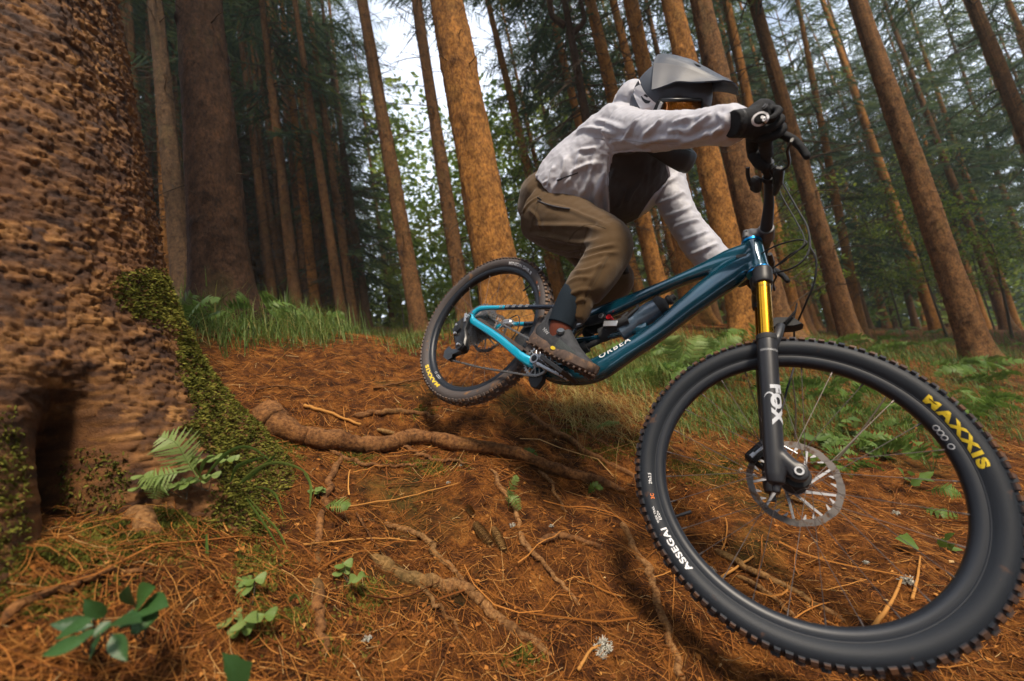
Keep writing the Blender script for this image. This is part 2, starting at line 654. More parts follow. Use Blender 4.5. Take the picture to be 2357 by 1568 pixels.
def ghit(px, py, smooth=False):
    """where the sight line through a photo point meets the ground (camera axes)"""
    a, b = (px - 1178.5) / FPX, (py - 784.0) / FPX
    zs = np.geomspace(.35, 45, 130)
    for _ in range(2):
        e = b * zs - gy(a * zs, zs)
        i = np.where(e > 0)[0]
        if not len(i):
            z = 6.0
            break
        k = max(1, i[0])
        z = zs[k]
        zs = np.linspace(zs[k - 1], zs[k], 12)
    return np.array([a * z, b * z, z])


phi = np.concatenate([np.linspace(-1.15, 1.15, 400), np.linspace(1.15, 2 * np.pi - 1.15, 60)[1:-1]])
rad = np.concatenate([[0.05], np.geomspace(0.3, 8, 310), np.geomspace(8, 95, 44)[1:]])
PH, RD = np.meshgrid(phi, rad, indexing='ij')
GX, GZ = RD * np.sin(PH), RD * np.cos(PH)
GYv = gy(GX, GZ)
V = W(np.stack([GX, GYv, GZ], -1).reshape(-1, 3))
n_, m_ = PH.shape
i = np.arange(n_)[:, None]; j = np.arange(m_ - 1)[None]
F = np.stack([i * m_ + j, ((i + 1) % n_) * m_ + j, ((i + 1) % n_) * m_ + j + 1, i * m_ + j + 1], -1).reshape(-1, 4)
m_ground = mat('needle_floor', (.15, .066, .02), rough=.95, spec=.15)
nt = m_ground.node_tree; b = nt.nodes['Principled BSDF']
n1 = tex(nt, 'noise', 14, 8, rough=.7); n2 = tex(nt, 'noise', 1.6, 4); n3 = tex(nt, 'noise', 160, 4, rough=.7)
c1 = ramp(nt, n1, [(.32, (.016, .006, .003)), (.47, (.080, .028, .007)), (.60, (.20, .074, .015)), (.74, (.32, .14, .034))])
c2 = ramp(nt, n3, [(.32, (.35, .3, .25)), (.5, (1, 1, 1)), (.68, (1.5, 1.35, 1.1))])
cc = mixc(nt, 1.0, c1, c2, 'MULTIPLY')
g1 = ramp(nt, n2, [(.56, (0, 0, 0)), (.68, (1, 1, 1))])
n4 = tex(nt, 'noise', 60, 5)
moss = ramp(nt, n4, [(.35, (.018, .025, .006)), (.65, (.07, .085, .018))])
fac = mixc(nt, 1.0, g1, (.55, .55, .55), 'MULTIPLY')
cc = mixc(nt, fac, cc, moss)
nt.links.new(cc, b.inputs['Base Color'])
bp = nt.nodes.new('ShaderNodeBump'); bp.inputs['Strength'].default_value = .9; bp.inputs['Distance'].default_value = .012
nb = tex(nt, 'noise', 90, 8, rough=.75); nt.links.new(nb, bp.inputs['Height']); nt.links.new(bp.outputs[0], b.inputs['Normal'])
g = G(); g.add(V, F)
ground = g.build('ground', m_ground, sharp=None)
tag(ground, 'forest floor of orange spruce needles falling from a bank to the trail', kind='structure')

# sky is the world; nothing else of the setting is needed beyond the trees
TONES_BARK = {'orange': ((.37, .172, .042), (.23, .100, .027), (.115, .052, .019)),
              'brown': ((.205, .106, .042), (.13, .064, .027), (.062, .032, .017)),
              'grey': ((.13, .078, .042), (.085, .052, .030), (.045, .028, .019)),
              'dark': ((.062, .031, .017), (.040, .021, .012), (.022, .013, .009))}  # darkened for the shade the thick trunk stands in; dead snag shares it


def bark_mat(name, cols, scale=62, stretch=(1, 1, .55)):
    m = mat(name, cols[1], rough=.92, spec=.2)
    nt = m.node_tree; b = nt.nodes['Principled BSDF']
    n = tex(nt, 'noise', scale, 7, stretch=stretch, rough=.65)
    c = ramp(nt, n, [(.34, cols[2]), (.46, cols[1]), (.60, cols[0])])
    nv = tex(nt, 'noise', scale * .17, 5, stretch=(1, 1, .7), rough=.6)
    c = mixc(nt, 1.0, c, ramp(nt, nv, [(.34, (.62, .58, .54)), (.5, (1, 1, 1)), (.66, (1.25, 1.2, 1.1))]), 'MULTIPLY')
    nl = tex(nt, 'noise', 2.3, 3, stretch=(1, 1, .5))
    al = ramp(nt, nl, [(.57, (0, 0, 0)), (.72, (1, 1, 1))])
    c = mixc(nt, mixc(nt, 1.0, al, (.35,) * 3, 'MULTIPLY'), c, (.10, .105, .035))
    at = nt.nodes.new('ShaderNodeAttribute'); at.attribute_name = 'tone'
    tn = ramp(nt, at.outputs['Fac'], [(0, (.45, .42, .4)), (.5, (1, 1, 1)), (1, (1.45, 1.4, 1.3))])
    c = mixc(nt, 1.0, c, tn, 'MULTIPLY')
    nt.links.new(c, b.inputs['Base Color'])
    bp = nt.nodes.new('ShaderNodeBump'); bp.inputs['Strength'].default_value = .9; bp.inputs['Distance'].default_value = .012
    nb = tex(nt, 'noise', scale * 1.4, 6, stretch=stretch, rough=.7)
    nt.links.new(nb, bp.inputs['Height']); nt.links.new(bp.outputs[0], b.inputs['Normal'])
    return m


BARK = {k: bark_mat(k + '_bark', v) for k, v in TONES_BARK.items()}
m_moss = mat('moss', (.1, .11, .02), rough=.95, spec=.1, tone=[(0, (.040, .046, .010)), (.45, (.12, .125, .022)), (1, (.27, .25, .05))], trans=.2)

# ------------------------------------------------------------------ the big spruce at the left edge: its parts
big_tree = empty('spruce_tree', W(TA + UP * -.5), 'huge mossy spruce trunk with flared roots filling the left edge', 'tree')
big_tree.location = (0, 0, 0)
m_bigbark = mat('scaly_bark', (.25, .12, .045), rough=.72, spec=.4)
nt = m_bigbark.node_tree; b = nt.nodes['Principled BSDF']
at = nt.nodes.new('ShaderNodeAttribute'); at.attribute_name = 'tone'
c = ramp(nt, at.outputs['Fac'], [(0, (.042, .016, .007)), (.35, (.115, .047, .014)), (.7, (.225, .098, .027)), (1, (.38, .185, .055))])
n = tex(nt, 'noise', 70, 6, rough=.7)
c = mixc(nt, 1.0, c, ramp(nt, n, [(.3, (.5, .47, .44)), (.55, (1, 1, 1)), (.75, (1.3, 1.25, 1.2))]), 'MULTIPLY')
nl = tex(nt, 'noise', 3.2, 4)
c = mixc(nt, mixc(nt, 1.0, ramp(nt, nl, [(.5, (0, 0, 0)), (.7, (1, 1, 1))]), (.45,) * 3, 'MULTIPLY'), c, (.22, .085, .026))
nt.links.new(c, b.inputs['Base Color'])
bp = nt.nodes.new('ShaderNodeBump'); bp.inputs['Strength'].default_value = .8; bp.inputs['Distance'].default_value = .005
nt.links.new(tex(nt, 'noise', 260, 5, rough=.7), bp.inputs['Height']); nt.links.new(bp.outputs[0], b.inputs['Normal'])
g = G()
tone = np.clip(.05 + rid * .75 + (fbm(np.stack([arc * 30, H_ * 30], -1), 3) - .5) * .8, 0, 1)
g.add(W(TRV.reshape(-1, 3)), TRF, tone.ravel())
trunk = g.build('trunk', m_bigbark, big_tree, sharp=None)

# moss on the flared foot
g = G()
V2 = TRV
cnt = 0
hx = rng.integers(46, 322, 300000); tx_ = rng.integers(0, 343, 300000)
pp = V2[hx, tx_]
nz_ = fbm(pp * 7.0 + 3, 4)
zr = np.stack([pp[:, 0] / pp[:, 2] * FPX + 1178.5, pp[:, 1] / pp[:, 2] * FPX + 784], 1)
edge_x = np.interp(zr[:, 1], [620, 740, 830, 910, 980, 1060], [400, 430, 480, 545, 640, 740])
in1 = sstep(190, 40, edge_x - zr[:, 0]) * sstep(600, 690, zr[:, 1])
in2 = np.exp(-((zr[:, 0] - 225) / 60) ** 2) * sstep(1010, 1090, zr[:, 1])
in3 = sstep(75, 30, zr[:, 0]) * sstep(900, 1010, zr[:, 1])
in4 = np.exp(-((zr[:, 0] - 560) / 120) ** 2) * sstep(930, 1000, zr[:, 1])
pr = np.maximum.reduce([in1, in2, in3, in4])
keep = (nz_ + pr * .42 + (fbm(pp * 5.5 + 8, 3) - .5) * .9 + rng.normal(0, .05, len(pp)) > .66) & (pr > .12)
mp = pp[keep][:60000]
mth = T_[hx, tx_][keep][:60000]
cl = fbm(mp * 28, 2)
mo_out = e_r * np.cos(mth)[:, None] + e_v * np.sin(mth)[:, None]
mv, mf = tufts(mp + rng.normal(0, .0022, mp.shape), mo_out, rng, (.005, .014), (.0011, .0024), .6)
g.add(mv, mf, np.repeat(np.clip(cl + rng.normal(0, .2, len(mp)), 0, 1), 5))
mo = g.build('moss', m_moss, big_tree, smooth=False)
mo['kind'] = 'stuff'

# ------------------------------------------------------------------ spruce parts shared by the trees
m_needle = mat('spruce_needles', (.03, .05, .022), rough=.7, spec=.2, trans=.5,
               tone=[(0, (.026, .056, .038)), (.5, (.078, .120, .056)), (1, (.185, .215, .060))])
m_twig = mat('dead_twig', (.07, .05, .035), rough=.9, spec=.1)


def twig_tris(base, d, side, L, w, k=7):
    """a needle-clad twig: short blades leaving both sides of its axis"""
    t = np.linspace(0, 1, k, endpoint=False)
    o = base + d * (t[:, None] * L)
    st = d * (L / k * 1.25)
    out = []
    for s in (-1, 1):
        tip = o + d * (L / k * 1.3) + side * (s * w * (1 - .6 * t))[:, None]
        out.append(np.stack([o, o + st, tip], 1))
    return np.concatenate(out)


def make_crown(seed, h0, H, Lmax, whorl=.58, kk=6, sec=13):
    r = np.random.default_rng(seed)
    tris = []; tn = []
    h = h0
    wood = G()
    while h < H - .3:
        f = (h - h0) / (H - h0)
        Lb = Lmax * (1 - f) ** .75 * (.55 + .45 * min(1, f / .12)) + .15
        for q in range(r.integers(4, 7)):
            az = r.uniform(0, 2 * np.pi); L_ = Lb * r.uniform(.6, 1.1)
            d = np.array([math.cos(az), math.sin(az), 0])
            up = .25 - .55 * (1 - f) + r.uniform(-.15, .15)
            s = np.linspace(0, 1, 8)[:, None]
            pts = np.array([0, 0, h + r.uniform(-.15, .15)]) + d * s * L_ + np.array([0, 0, 1.0]) * (up * s * L_ - .28 * s ** 2 * L_ * (1.2 - f) + .12 * s ** 4 * L_)
            wood.add(*tube(pts, np.linspace(.016, .004, 8), 3, cap=False))
            ns = max(4, int(sec * L_ / 1.6))
            lat = np.array([-d[1], d[0], 0])
            for u in np.linspace(.18, 1, ns):
                p = pts[0] + 0
                x = u * 7; i_ = min(6, int(x)); p = pts[i_] * (1 - (x - i_)) + pts[i_ + 1] * (x - i_)
                for sd in (-1, 1):
                    dd = nrm(d * r.uniform(.35, .9) + lat * sd * r.uniform(.5, 1.0) + np.array([0, 0, -r.uniform(.15, 1.0)]))
                    sid = nrm(np.cross(dd, r.normal(0, 1, 3)))
                    tris.append(twig_tris(p, dd, sid, L_ * r.uniform(.16, .30) * (1.15 - .5 * u) + .08, .030 + .016 * r.random(), kk))
                    tn.append(np.full(kk * 2, np.clip(.45 + .3 * u + r.normal(0, .2) - .25 * (1 - f), 0, 1)))
        h += whorl * r.uniform(.7, 1.3)
    T = np.concatenate(tris); tn = np.repeat(np.concatenate(tn), 3)
    g = G(); g.add(T.reshape(-1, 3), np.arange(len(T) * 3).reshape(-1, 3), tn)
    return g.mesh('crown', m_needle, smooth=False), wood.mesh('branches', m_twig)


CROWNS = [make_crown(11, 4.2, 19, 2.5), make_crown(12, 5.2, 21, 2.7), make_crown(13, 3.4, 17, 2.3), make_crown(14, 6.3, 22, 2.6), make_crown(15, 2.0, 13, 2.2)]


def make_dead(seed, h0, h1, n, L0):
    r = np.random.default_rng(seed); g = G()
    for q in range(n):
        h = r.uniform(h0, h1); az = r.uniform(0, 2 * np.pi); L_ = L0 * r.uniform(.15, 1.0) ** 1.5
        d = np.array([math.cos(az), math.sin(az), r.uniform(-.45, .25)]); k = 5
        pts = [np.array([0, 0, h])]
        for s in range(k):
            d = nrm(d + r.normal(0, .12, 3) + np.array([0, 0, -.05])); pts.append(pts[-1] + d * (L_ + .18) / k)
        g.add(*tube(np.array(pts), np.linspace(.013, .003, k + 1) * (.6 + L_ * .5), 4, cap=False))
        if L_ > .35:
            for s in range(r.integers(3, 8)):
                b0 = pts[r.integers(2, k)]; d2 = nrm(d + r.normal(0, .6, 3)); l2 = L_ * r.uniform(.15, .45)
                g.add(*tube(np.array([b0, b0 + d2 * l2 * .5 + r.normal(0, .02, 3), b0 + d2 * l2]), np.array([.0045, .003, .0015]), 3, cap=False))
    return g.mesh('dead_branches', m_twig)


DEAD = [make_dead(s, 1.2, 8.0, 84, l) for s, l in ((1, .9), (2, 1.4), (3, .6), (4, 1.1))]
STUB = make_dead(9, .5, 5, 22, .25)


def trunk_mesh(p0, d0, rbase, H, hires, seed, tone_key, bend=None):
    r = np.random.default_rng(seed)
    if hires:
        n = 64; hs = np.concatenate([np.linspace(-.35, 4.6, 190), np.linspace(4.6, H, 16)[1:]])
    else:
        n = 12; hs = np.concatenate([np.linspace(-.3, 3, 16), np.linspace(3, H, 14)[1:]])
    a = nrm(np.cross(d0, [0, 1, 0.3])); b_ = np.cross(d0, a)
    thv = np.arange(n) * 2 * np.pi / n
    HH, TT = np.meshgrid(hs, thv, indexing='ij')
    rr = rbase * (1 - HH / H * .85) * (1 + .42 * np.exp(-np.clip(HH, -.04, 9) / .16) + .12 * np.exp(-np.clip(HH, 0, 9) / .8))
    lob = np.cos(TT * 3 + seed) * .5 + np.cos(TT * 5 + seed * 2) * .4
    rr = rr * (1 + .22 * lob * np.exp(-np.clip(HH, -.04, 9) / .22))
    rr = np.maximum(rr, .012)
    tone = np.full(HH.shape, .5)
    if hires:
        ar = TT * rbase
        jj = fbm(np.stack([ar * 12, HH * 8], -1), 3) - .5
        f1, f2, rid, du, dv = worley(ar / .03 + jj * 2 + seed * 7, HH / .026 + jj * 2)
        rr = rr + sstep(.02, .25, f2 - f1) * (.3 + .7 * rid) * .0062 + (fbm(np.stack([ar * 60, HH * 60], -1), 2) - .5) * .006
        rr = rr + (fbm(np.stack([np.cos(TT) * 2 + seed, np.sin(TT) * 2, HH * 2], -1), 3) - .5) * .035
        tone = np.clip(.5 + (rid - .5) * .5 + jj * .5, 0, 1)
        for q in range(46):                                 # knots where branches fell
            hq, tq = r.uniform(.3, 4.5), r.uniform(0, 2 * np.pi)
            dd = ((HH - hq) / .028) ** 2 + ((((TT - tq + np.pi) % (2 * np.pi)) - np.pi) * rbase / .03) ** 2
            rr = rr + .016 * np.exp(-dd) - .013 * np.exp(-dd * 5)
            tone = tone - .8 * np.exp(-dd * 1.6)
        tone = np.clip(tone, 0, 1)
    else:
        rr = rr * (1 + (vnoise(np.stack([np.cos(TT) * 1.5 + seed, np.sin(TT) * 1.5, HH * 2.2], -1)) - .5) * .16)
        tone = np.clip(.5 + (vnoise(np.stack([TT * 1.2 + seed, HH * 1.5], -1)) - .5) * .6, 0, 1)
    cen = p0 + d0 * HH[..., None]
    if bend is not None:
        cen = cen + bend * (HH[..., None] / 4) ** 2
    V = cen + (a * np.cos(TT)[..., None] + b_ * np.sin(TT)[..., None]) * rr[..., None]
    m = len(hs); i = np.arange(m - 1)[:, None] * n; j = np.arange(n)[None]; k = (j + 1) % n
    F = np.stack([i + j, i + k, i + n + k, i + n + j], -1).reshape(-1, 4)
    g = G(); g.add(V.reshape(-1, 3), F, tone.ravel())
    return g.mesh('trunk', BARK[tone_key], True, None)


def align(d, az):
    q = Vector(d).to_track_quat('Z', 'Y').to_matrix().to_4x4()
    return q @ Matrix.Rotation(az, 4, 'Z')


TREE_LABEL = [
    'dark thick spruce trunk in shade standing in grass right of the huge mossy trunk',
    'broad orange spruce trunk rising behind the rear bicycle wheel',
    'orange spruce trunk directly behind the rider\'s helmet, broadest of that row',
    'brown thick spruce trunk behind the raised glove and handlebar',
    'orange spruce trunk passing behind the helmet and the rider\'s lower arm',
    'slim orange spruce trunk seen through the gap between jacket and lower sleeve',
    'brown slim spruce trunk just left of the rear wheel, its foot in needles',
    'thin brown spruce trunk close to the left of the broad orange trunk',
    'brown spruce trunk with a wide foot behind the top right of the front tyre',
    'tall brown spruce trunk right of the handlebar reaching down to the front tyre',
    'grey spruce trunk between the huge mossy trunk and the dark thick trunk',
    'slim brown spruce trunk right of the dark thick trunk, second in the row',
    'slim spruce trunk against white sky above the rider\'s lower back',
    'spruce trunk leaning in at the top right corner of the photo',
    'thin dark spruce trunk standing out before dense foliage left of centre',
    'very thin spruce trunk hugging the dark thick trunk on its right',
    'thin shaded spruce trunk half hidden left of the broad orange trunk',
    'thin brown trunk against the right side of the huge mossy trunk',
    'very thin grey trunk between the huge mossy trunk and the grey trunk',
    'pale slim spruce trunk lit below the brake hose loop',
    'thin orange trunk just left of the trunk behind the handlebar',
    'thin sunlit trunk just right of the wide-footed brown trunk',
    'thin sunlit trunk second to the right of the wide-footed brown trunk',
    'thin brown trunk running out at the right edge below mid height',
    'thin brown trunk between the handlebar trunk and the wide-footed trunk',
    'very thin trunk left of the slim brown trunk beside the rear wheel',
    'very thin brown trunk just right of the dark thick trunk',
    'very thin grey trunk left of the thin dark trunk before the foliage',
    'sunlit trunk crossing the right edge of the photo',
]
for ti, t in enumerate(TREES):
    z = treez(t)
    b0 = Cc(t[1], t[2], z)
    if z >= 16:
        b0[1] = gy(b0[0], z) if abs(gy(b0[0], z) / z - b0[1] / z) < .05 else b0[1]
    d = np.array([(t[0] - 1178.5) / FPX, -784.0 / FPX, 1.0])
    M = np.array([[1.0, -UP @ d], [UP @ d, -d @ d]])
    h, s = np.linalg.solve(M, np.array([-b0 @ UP, -b0 @ d]))
    top = d * s
    pw, tw = W(b0), W(top)
    dw = nrm(tw - pw)
    H = 15 + 4 * rng.random()
    hires = z < 8.5
    lab = TREE_LABEL[ti] if ti < len(TREE_LABEL) else None
    root = empty('spruce_tree', pw, lab or 'slender spruce trunk deep in the forest', 'tree', None if lab else 'slender spruces deep in the forest')
    ob = link('trunk', trunk_mesh(np.zeros(3), dw, t[4] / 2, H, hires, ti + 3, t[5]), root)
    az = rng.uniform(0, 6.28)
    db = link('dead_branches', STUB if z < 6 else DEAD[ti % 4], root); db.matrix_local = align(dw, az); db['kind'] = 'stuff'
    cm, wm = CROWNS[(ti * 2 + 1) % 4 if z < 9 else ti % 5]
    cr = link('crown', cm, root); cr.matrix_local = align(dw, az); cr['kind'] = 'stuff'
    br = link('branches', wm, root); br.matrix_local = align(dw, az); br['kind'] = 'stuff'
    lift_ = (6.0 if 780 < t[0] < 1500 else 2.4) if z < 9 else (6.5 if 780 < t[0] < 1500 else 0)
    for o_ in (cr, br): o_.matrix_local = Matrix.Translation(Vector(dw * lift_)) @ align(dw, az)

# deeper rows: same kind of tree again and again, thinner with distance
rows = []
tries = 0
while len(rows) < 262 and tries < 40000:
    tries += 1
    z = 9 + 34 * rng.random() ** 1.15
    if len(rows) >= 180: z = rng.uniform(9.5, 22)
    px = rng.uniform(-150, 2600) if len(rows) < 70 else (rng.uniform(1360, 2620) if len(rows) < 150 else rng.uniform(230, 850))
    if 860 < px < 1300 and (z < 30 or rng.random() < .75): continue
    if z < 13 and rng.random() < .6: continue
    X = (px - 1178.5) / FPX * z
    if any(math.hypot(X - a, z - b) < (1.35 if len(rows) < 180 else .8) for a, b, _ in rows): continue
    if any(math.hypot(X - Cc(t[1], 0, treez(t))[0], z - treez(t)) < 1.3 for t in TREES): continue
    rows.append((X, z, px))
SHORT = {0: 'dark thick trunk', 1: 'broad orange trunk', 2: 'trunk behind the helmet', 3: 'trunk behind the handlebar', 6: 'slim trunk by the rear wheel', 8: 'wide-footed brown trunk',
         9: 'trunk right of the handlebar', 10: 'grey trunk', 11: 'slim brown trunk', 14: 'thin dark trunk'}
ORD = ['nearest', 'second nearest', 'third nearest', 'fourth nearest', 'fifth nearest', 'sixth nearest', 'seventh nearest', 'eighth nearest', 'ninth nearest', 'tenth nearest']
gaps = {}
for X, z, px in sorted(rows, key=lambda q: q[1]):
    c = [(TREES[i][1], i) for i in SHORT if TREES[i][1] <= px]
    gaps.setdefault(max(c)[1] if c else -1, []).append((X, z, px))
ROWLAB = {}
for gk, lst in gaps.items():
    for q, it in enumerate(lst):
        o_n = ORD[q] if q < 10 else ('%dth nearest' % (q + 1) if (q + 1) % 10 not in (1, 2, 3) or 10 < q + 1 < 20 else '%d%s nearest' % (q + 1, {1: 'st', 2: 'nd', 3: 'rd'}[(q + 1) % 10]))
        ROWLAB[it] = o_n + ' far spruce in the gap right of the ' + SHORT.get(gk, 'huge mossy trunk')
FAR_T = [trunk_mesh(np.zeros(3), np.array([0, 0, 1.0]), .135, 18, False, 50 + k, ['brown', 'orange', 'orange', 'brown'][k]) for k in range(4)]
for k, (X, z, px) in enumerate(rows):
    p = W((X, float(gy(X, z)), z))
    right = px > 1500
    root = empty('spruce_tree', p, ROWLAB[(X, z, px)], 'tree', 'far spruces in the right rows' if right else 'far spruces behind the left trunks')
    lean = nrm([rng.normal(0, .025), rng.normal(0, .02), 1])
    A = align(lean, rng.uniform(0, 6.28))
    sc = rng.uniform(.8, 1.15)
    S = Matrix.Diagonal((sc, sc, sc, 1))
    ft = (1 if rng.random() < .65 else 0) if right else int(rng.integers(0, 4))
    bare = 70 <= k < 150 or k >= 180
    ci = int(rng.integers(0, 5)) if not right else int(rng.integers(0, 4))
    for nm, me, st in (('trunk', FAR_T[ft], 0), ('dead_branches', DEAD[k % 4], 1), ('crown', CROWNS[ci][0], 1), ('branches', CROWNS[ci][1], 1)):
        if nm == 'branches' and (z > 22 or bare): continue
        if nm == 'crown' and bare and k % 3 != 0: continue
        o_ = link(nm, me, root); o_.matrix_local = (A @ S @ Matrix.Translation((0, 0, (7.5 if k >= 180 else 3.5) if bare and nm == 'crown' else 0)))
        if st: o_['kind'] = 'stuff'

# ------------------------------------------------------------------ the far wood that reads as one mass
g = G()
rr_ = np.random.default_rng(77)
N = 26000
zz = 40 + 30 * rr_.random(N); pxs = rr_.uniform(-300, 2700, N)
hgt = rr_.random(N) ** .8 * 17
gap = np.exp(-((pxs - 1080) / 190) ** 2)
ok = rr_.random(N) > gap * np.clip((hgt - 5) / 6, 0, 1)
XX = (pxs - 1178.5) / FPX * zz
base = np.stack([XX, HILL * zz + .45, zz], -1)
c0 = base + UP * hgt[:, None]
lump = fbm(np.stack([XX * .3, hgt * .25], -1), 3)
ok &= lump > .40
c0 = c0[ok]
for q in range(3):
    d1 = rr_.normal(0, 1, c0.shape); d1 /= np.linalg.norm(d1, axis=1)[:, None]
    d2 = np.cross(d1, rr_.normal(0, 1, c0.shape)); d2 /= np.linalg.norm(d2, axis=1)[:, None]
    ce = c0 + rr_.normal(0, .5, c0.shape)
    l = rr_.uniform(.2, .5, (len(c0), 1))
    T3 = np.stack([ce - d1 * l, ce + d2 * l * .5, ce + d1 * l - UP * .2], 1)
    g.add(W(T3.reshape(-1, 3)), np.arange(len(ce) * 3).reshape(-1, 3), np.repeat(np.clip(rr_.normal(.45, .25, len(ce)), 0, 1), 3))
for q in range(15000):                      # brush and low boughs along the far edge of the floor
    z_ = rr_.uniform(26, 48); px_q = rr_.uniform(-300, 2700); X_ = (px_q - 1178.5) / FPX * z_; h_ = 5.2 * rr_.random() ** 1.3
    c = np.array([X_, HILL * z_ + .5, z_]) + UP * h_
    d1 = nrm(rr_.normal(0, 1, 3)); d2 = nrm(np.cross(d1, rr_.normal(0, 1, 3))); l = rr_.uniform(.22, .5)
    g.add(W(np.array([c - d1 * l, c + d2 * l * .5, c + d1 * l, c - d2 * l * .5])), np.array([[0, 1, 2, 3]]), np.clip(rr_.normal(.45 + .3 * math.exp(-((px_q - 1250) / 420) ** 2), .25), 0, 1))
# the wood goes on round the trail behind the photographer
for q in range(9000):
    a = rr_.uniform(1.25, 2 * np.pi - 1.25); d_ = rr_.uniform(13, 24); h_ = 2.5 + 15 * rr_.random()
    c = np.array([d_ * math.sin(a), .6, d_ * math.cos(a)]) + UP * h_
    d1 = nrm(rr_.normal(0, 1, 3)); d2 = nrm(np.cross(d1, rr_.normal(0, 1, 3))); l = rr_.uniform(.5, 1.1)
    g.add(W(np.array([c - d1 * l, c + d2 * l * .5, c + d1 * l, c - d2 * l * .5])), np.array([[0, 1, 2, 3]]), np.clip(rr_.normal(.4, .25), 0, 1))
fw_ = g.build('far_woods', m_needle, smooth=False)
tag(fw_, 'far dark wood closing the view all round behind the trunks', 'woods', kind='stuff')

# ------------------------------------------------------------------ young broadleaf trees in the gaps
m_leaf = mat('fresh_leaf', (.12, .2, .03), rough=.5, spec=.3, trans=.55, tone=[(0, (.07, .13, .018)), (.5, (.17, .25, .032)), (1, (.32, .36, .065))])
m_stem = mat('sapling_bark', (.07, .055, .035), rough=.85)


def leaf_quads(c, d, n, L, w):
    s = np.cross(d, n)
    return np.array([c, c + d * L * .45 + s * w * .5 + n * L * .04, c + d * L, c + d * L * .45 - s * w * .5 + n * L * .04])


def make_sapling(seed, H, spread, nl):
    r = np.random.default_rng(seed); g = G(); w = G()
    pts = spline(np.array([[0, 0, 0], [r.normal(0, .1), r.normal(0, .1), H * .35], [r.normal(0, .2), r.normal(0, .2), H * .7], [r.normal(0, .3), r.normal(0, .3), H]]), 14)
    w.add(*tube(pts, np.linspace(.03, .006, 14), 6, cap=False))
    for q in range(26):
        i_ = r.integers(4, 14); p = pts[min(i_, 13)]; az = r.uniform(0, 6.28)
        d = nrm([math.cos(az), math.sin(az), r.uniform(-.1, .5)]); L_ = spread * r.uniform(.4, 1) * (1.1 - .5 * i_ / 14)
        bp_ = np.array([p, p + d * L_ * .5 + [0, 0, .06], p + d * L_ + [0, 0, -.08 * L_]]); bs = spline(bp_, 8)
        w.add(*tube(bs, np.linspace(.010, .002, 8), 3, cap=False))
        for k in range(nl // 26):
            c = bs[r.integers(1, 8)] + r.normal(0, .09, 3) * spread
            dd = nrm(d + r.normal(0, .8, 3) + [0, 0, -.3]); nn = nrm(np.cross(dd, nrm([r.normal(0, .6), r.normal(0, .6), .2]) + 1e-3))
            nn = nrm(np.array([0, 0, 1.0]) - dd * dd[2] + r.normal(0, .3, 3))
            nn = nrm(nn - dd * (nn @ dd))
            g.add(leaf_quads(c, dd, nn, r.uniform(.06, .11), r.uniform(.035, .06)), [np.array([[0, 1, 2], [0, 2, 3]])], np.clip(r.normal(.55, .25), 0, 1))
    return g.mesh('leaves', m_leaf, smooth=False), w.mesh('stem', m_stem)


SAP = [make_sapling(31, 4.6, 1.5, 2300), make_sapling(32, 3.4, 1.3, 1900), make_sapling(33, 6.2, 1.7, 2600)]
SAPS = [(1210, 745, 11, 2, 'pale green broadleaf tree glowing behind the rider\'s back'), (1330, 745, 14, 2, 'fresh green broadleaf tree behind the rider\'s shoulders'),
        (1260, 750, 9, 0, 'low broadleaf sapling behind the rear tyre'), (1420, 735, 15, 2, 'broadleaf tree filling the gap beside the dead trunk'),
        (1850, 760, 11, 0, 'green sapling below the handlebar cables'), (1935, 765, 8.5, 1, 'green sapling right of the brake hose'),
        (2080, 770, 12, 0, 'broadleaf sapling with flat leaf sprays at right of the tall trunk'), (2180, 775, 10.5, 0, 'broadleaf sapling between the thin right trunks'),
        (2330, 780, 9.5, 1, 'broadleaf sapling by the right edge of the photo'), (2290, 770, 15, 2, 'tall green sapling behind the right edge saplings'),
        (360, 720, 22, 2, 'bright green tree far behind the huge mossy trunk'), (620, 745, 26, 2, 'green tree far off between the left trunks'),
        (930, 752, 19, 0, 'green sapling low behind the trunk left of the rear wheel'), (1140, 750, 12, 1, 'bushy sapling seen through the rear wheel'),
        (1700, 755, 9, 1, 'sapling between the orange trunks below the sleeve'), (780, 748, 24, 0, 'small green tree far behind the thin dark trunk')]
for k, (px, py, z, v, lab) in enumerate(SAPS):
    X = (px - 1178.5) / FPX * z
    root = empty('broadleaf_sapling', W((X, float(gy(X, z)), z)), lab, 'tree')
    root.rotation_euler = (0, 0, rng.uniform(0, 6.28))
    a_ = link('leaves', SAP[v][0], root); a_['kind'] = 'stuff'
    link('stem', SAP[v][1], root)

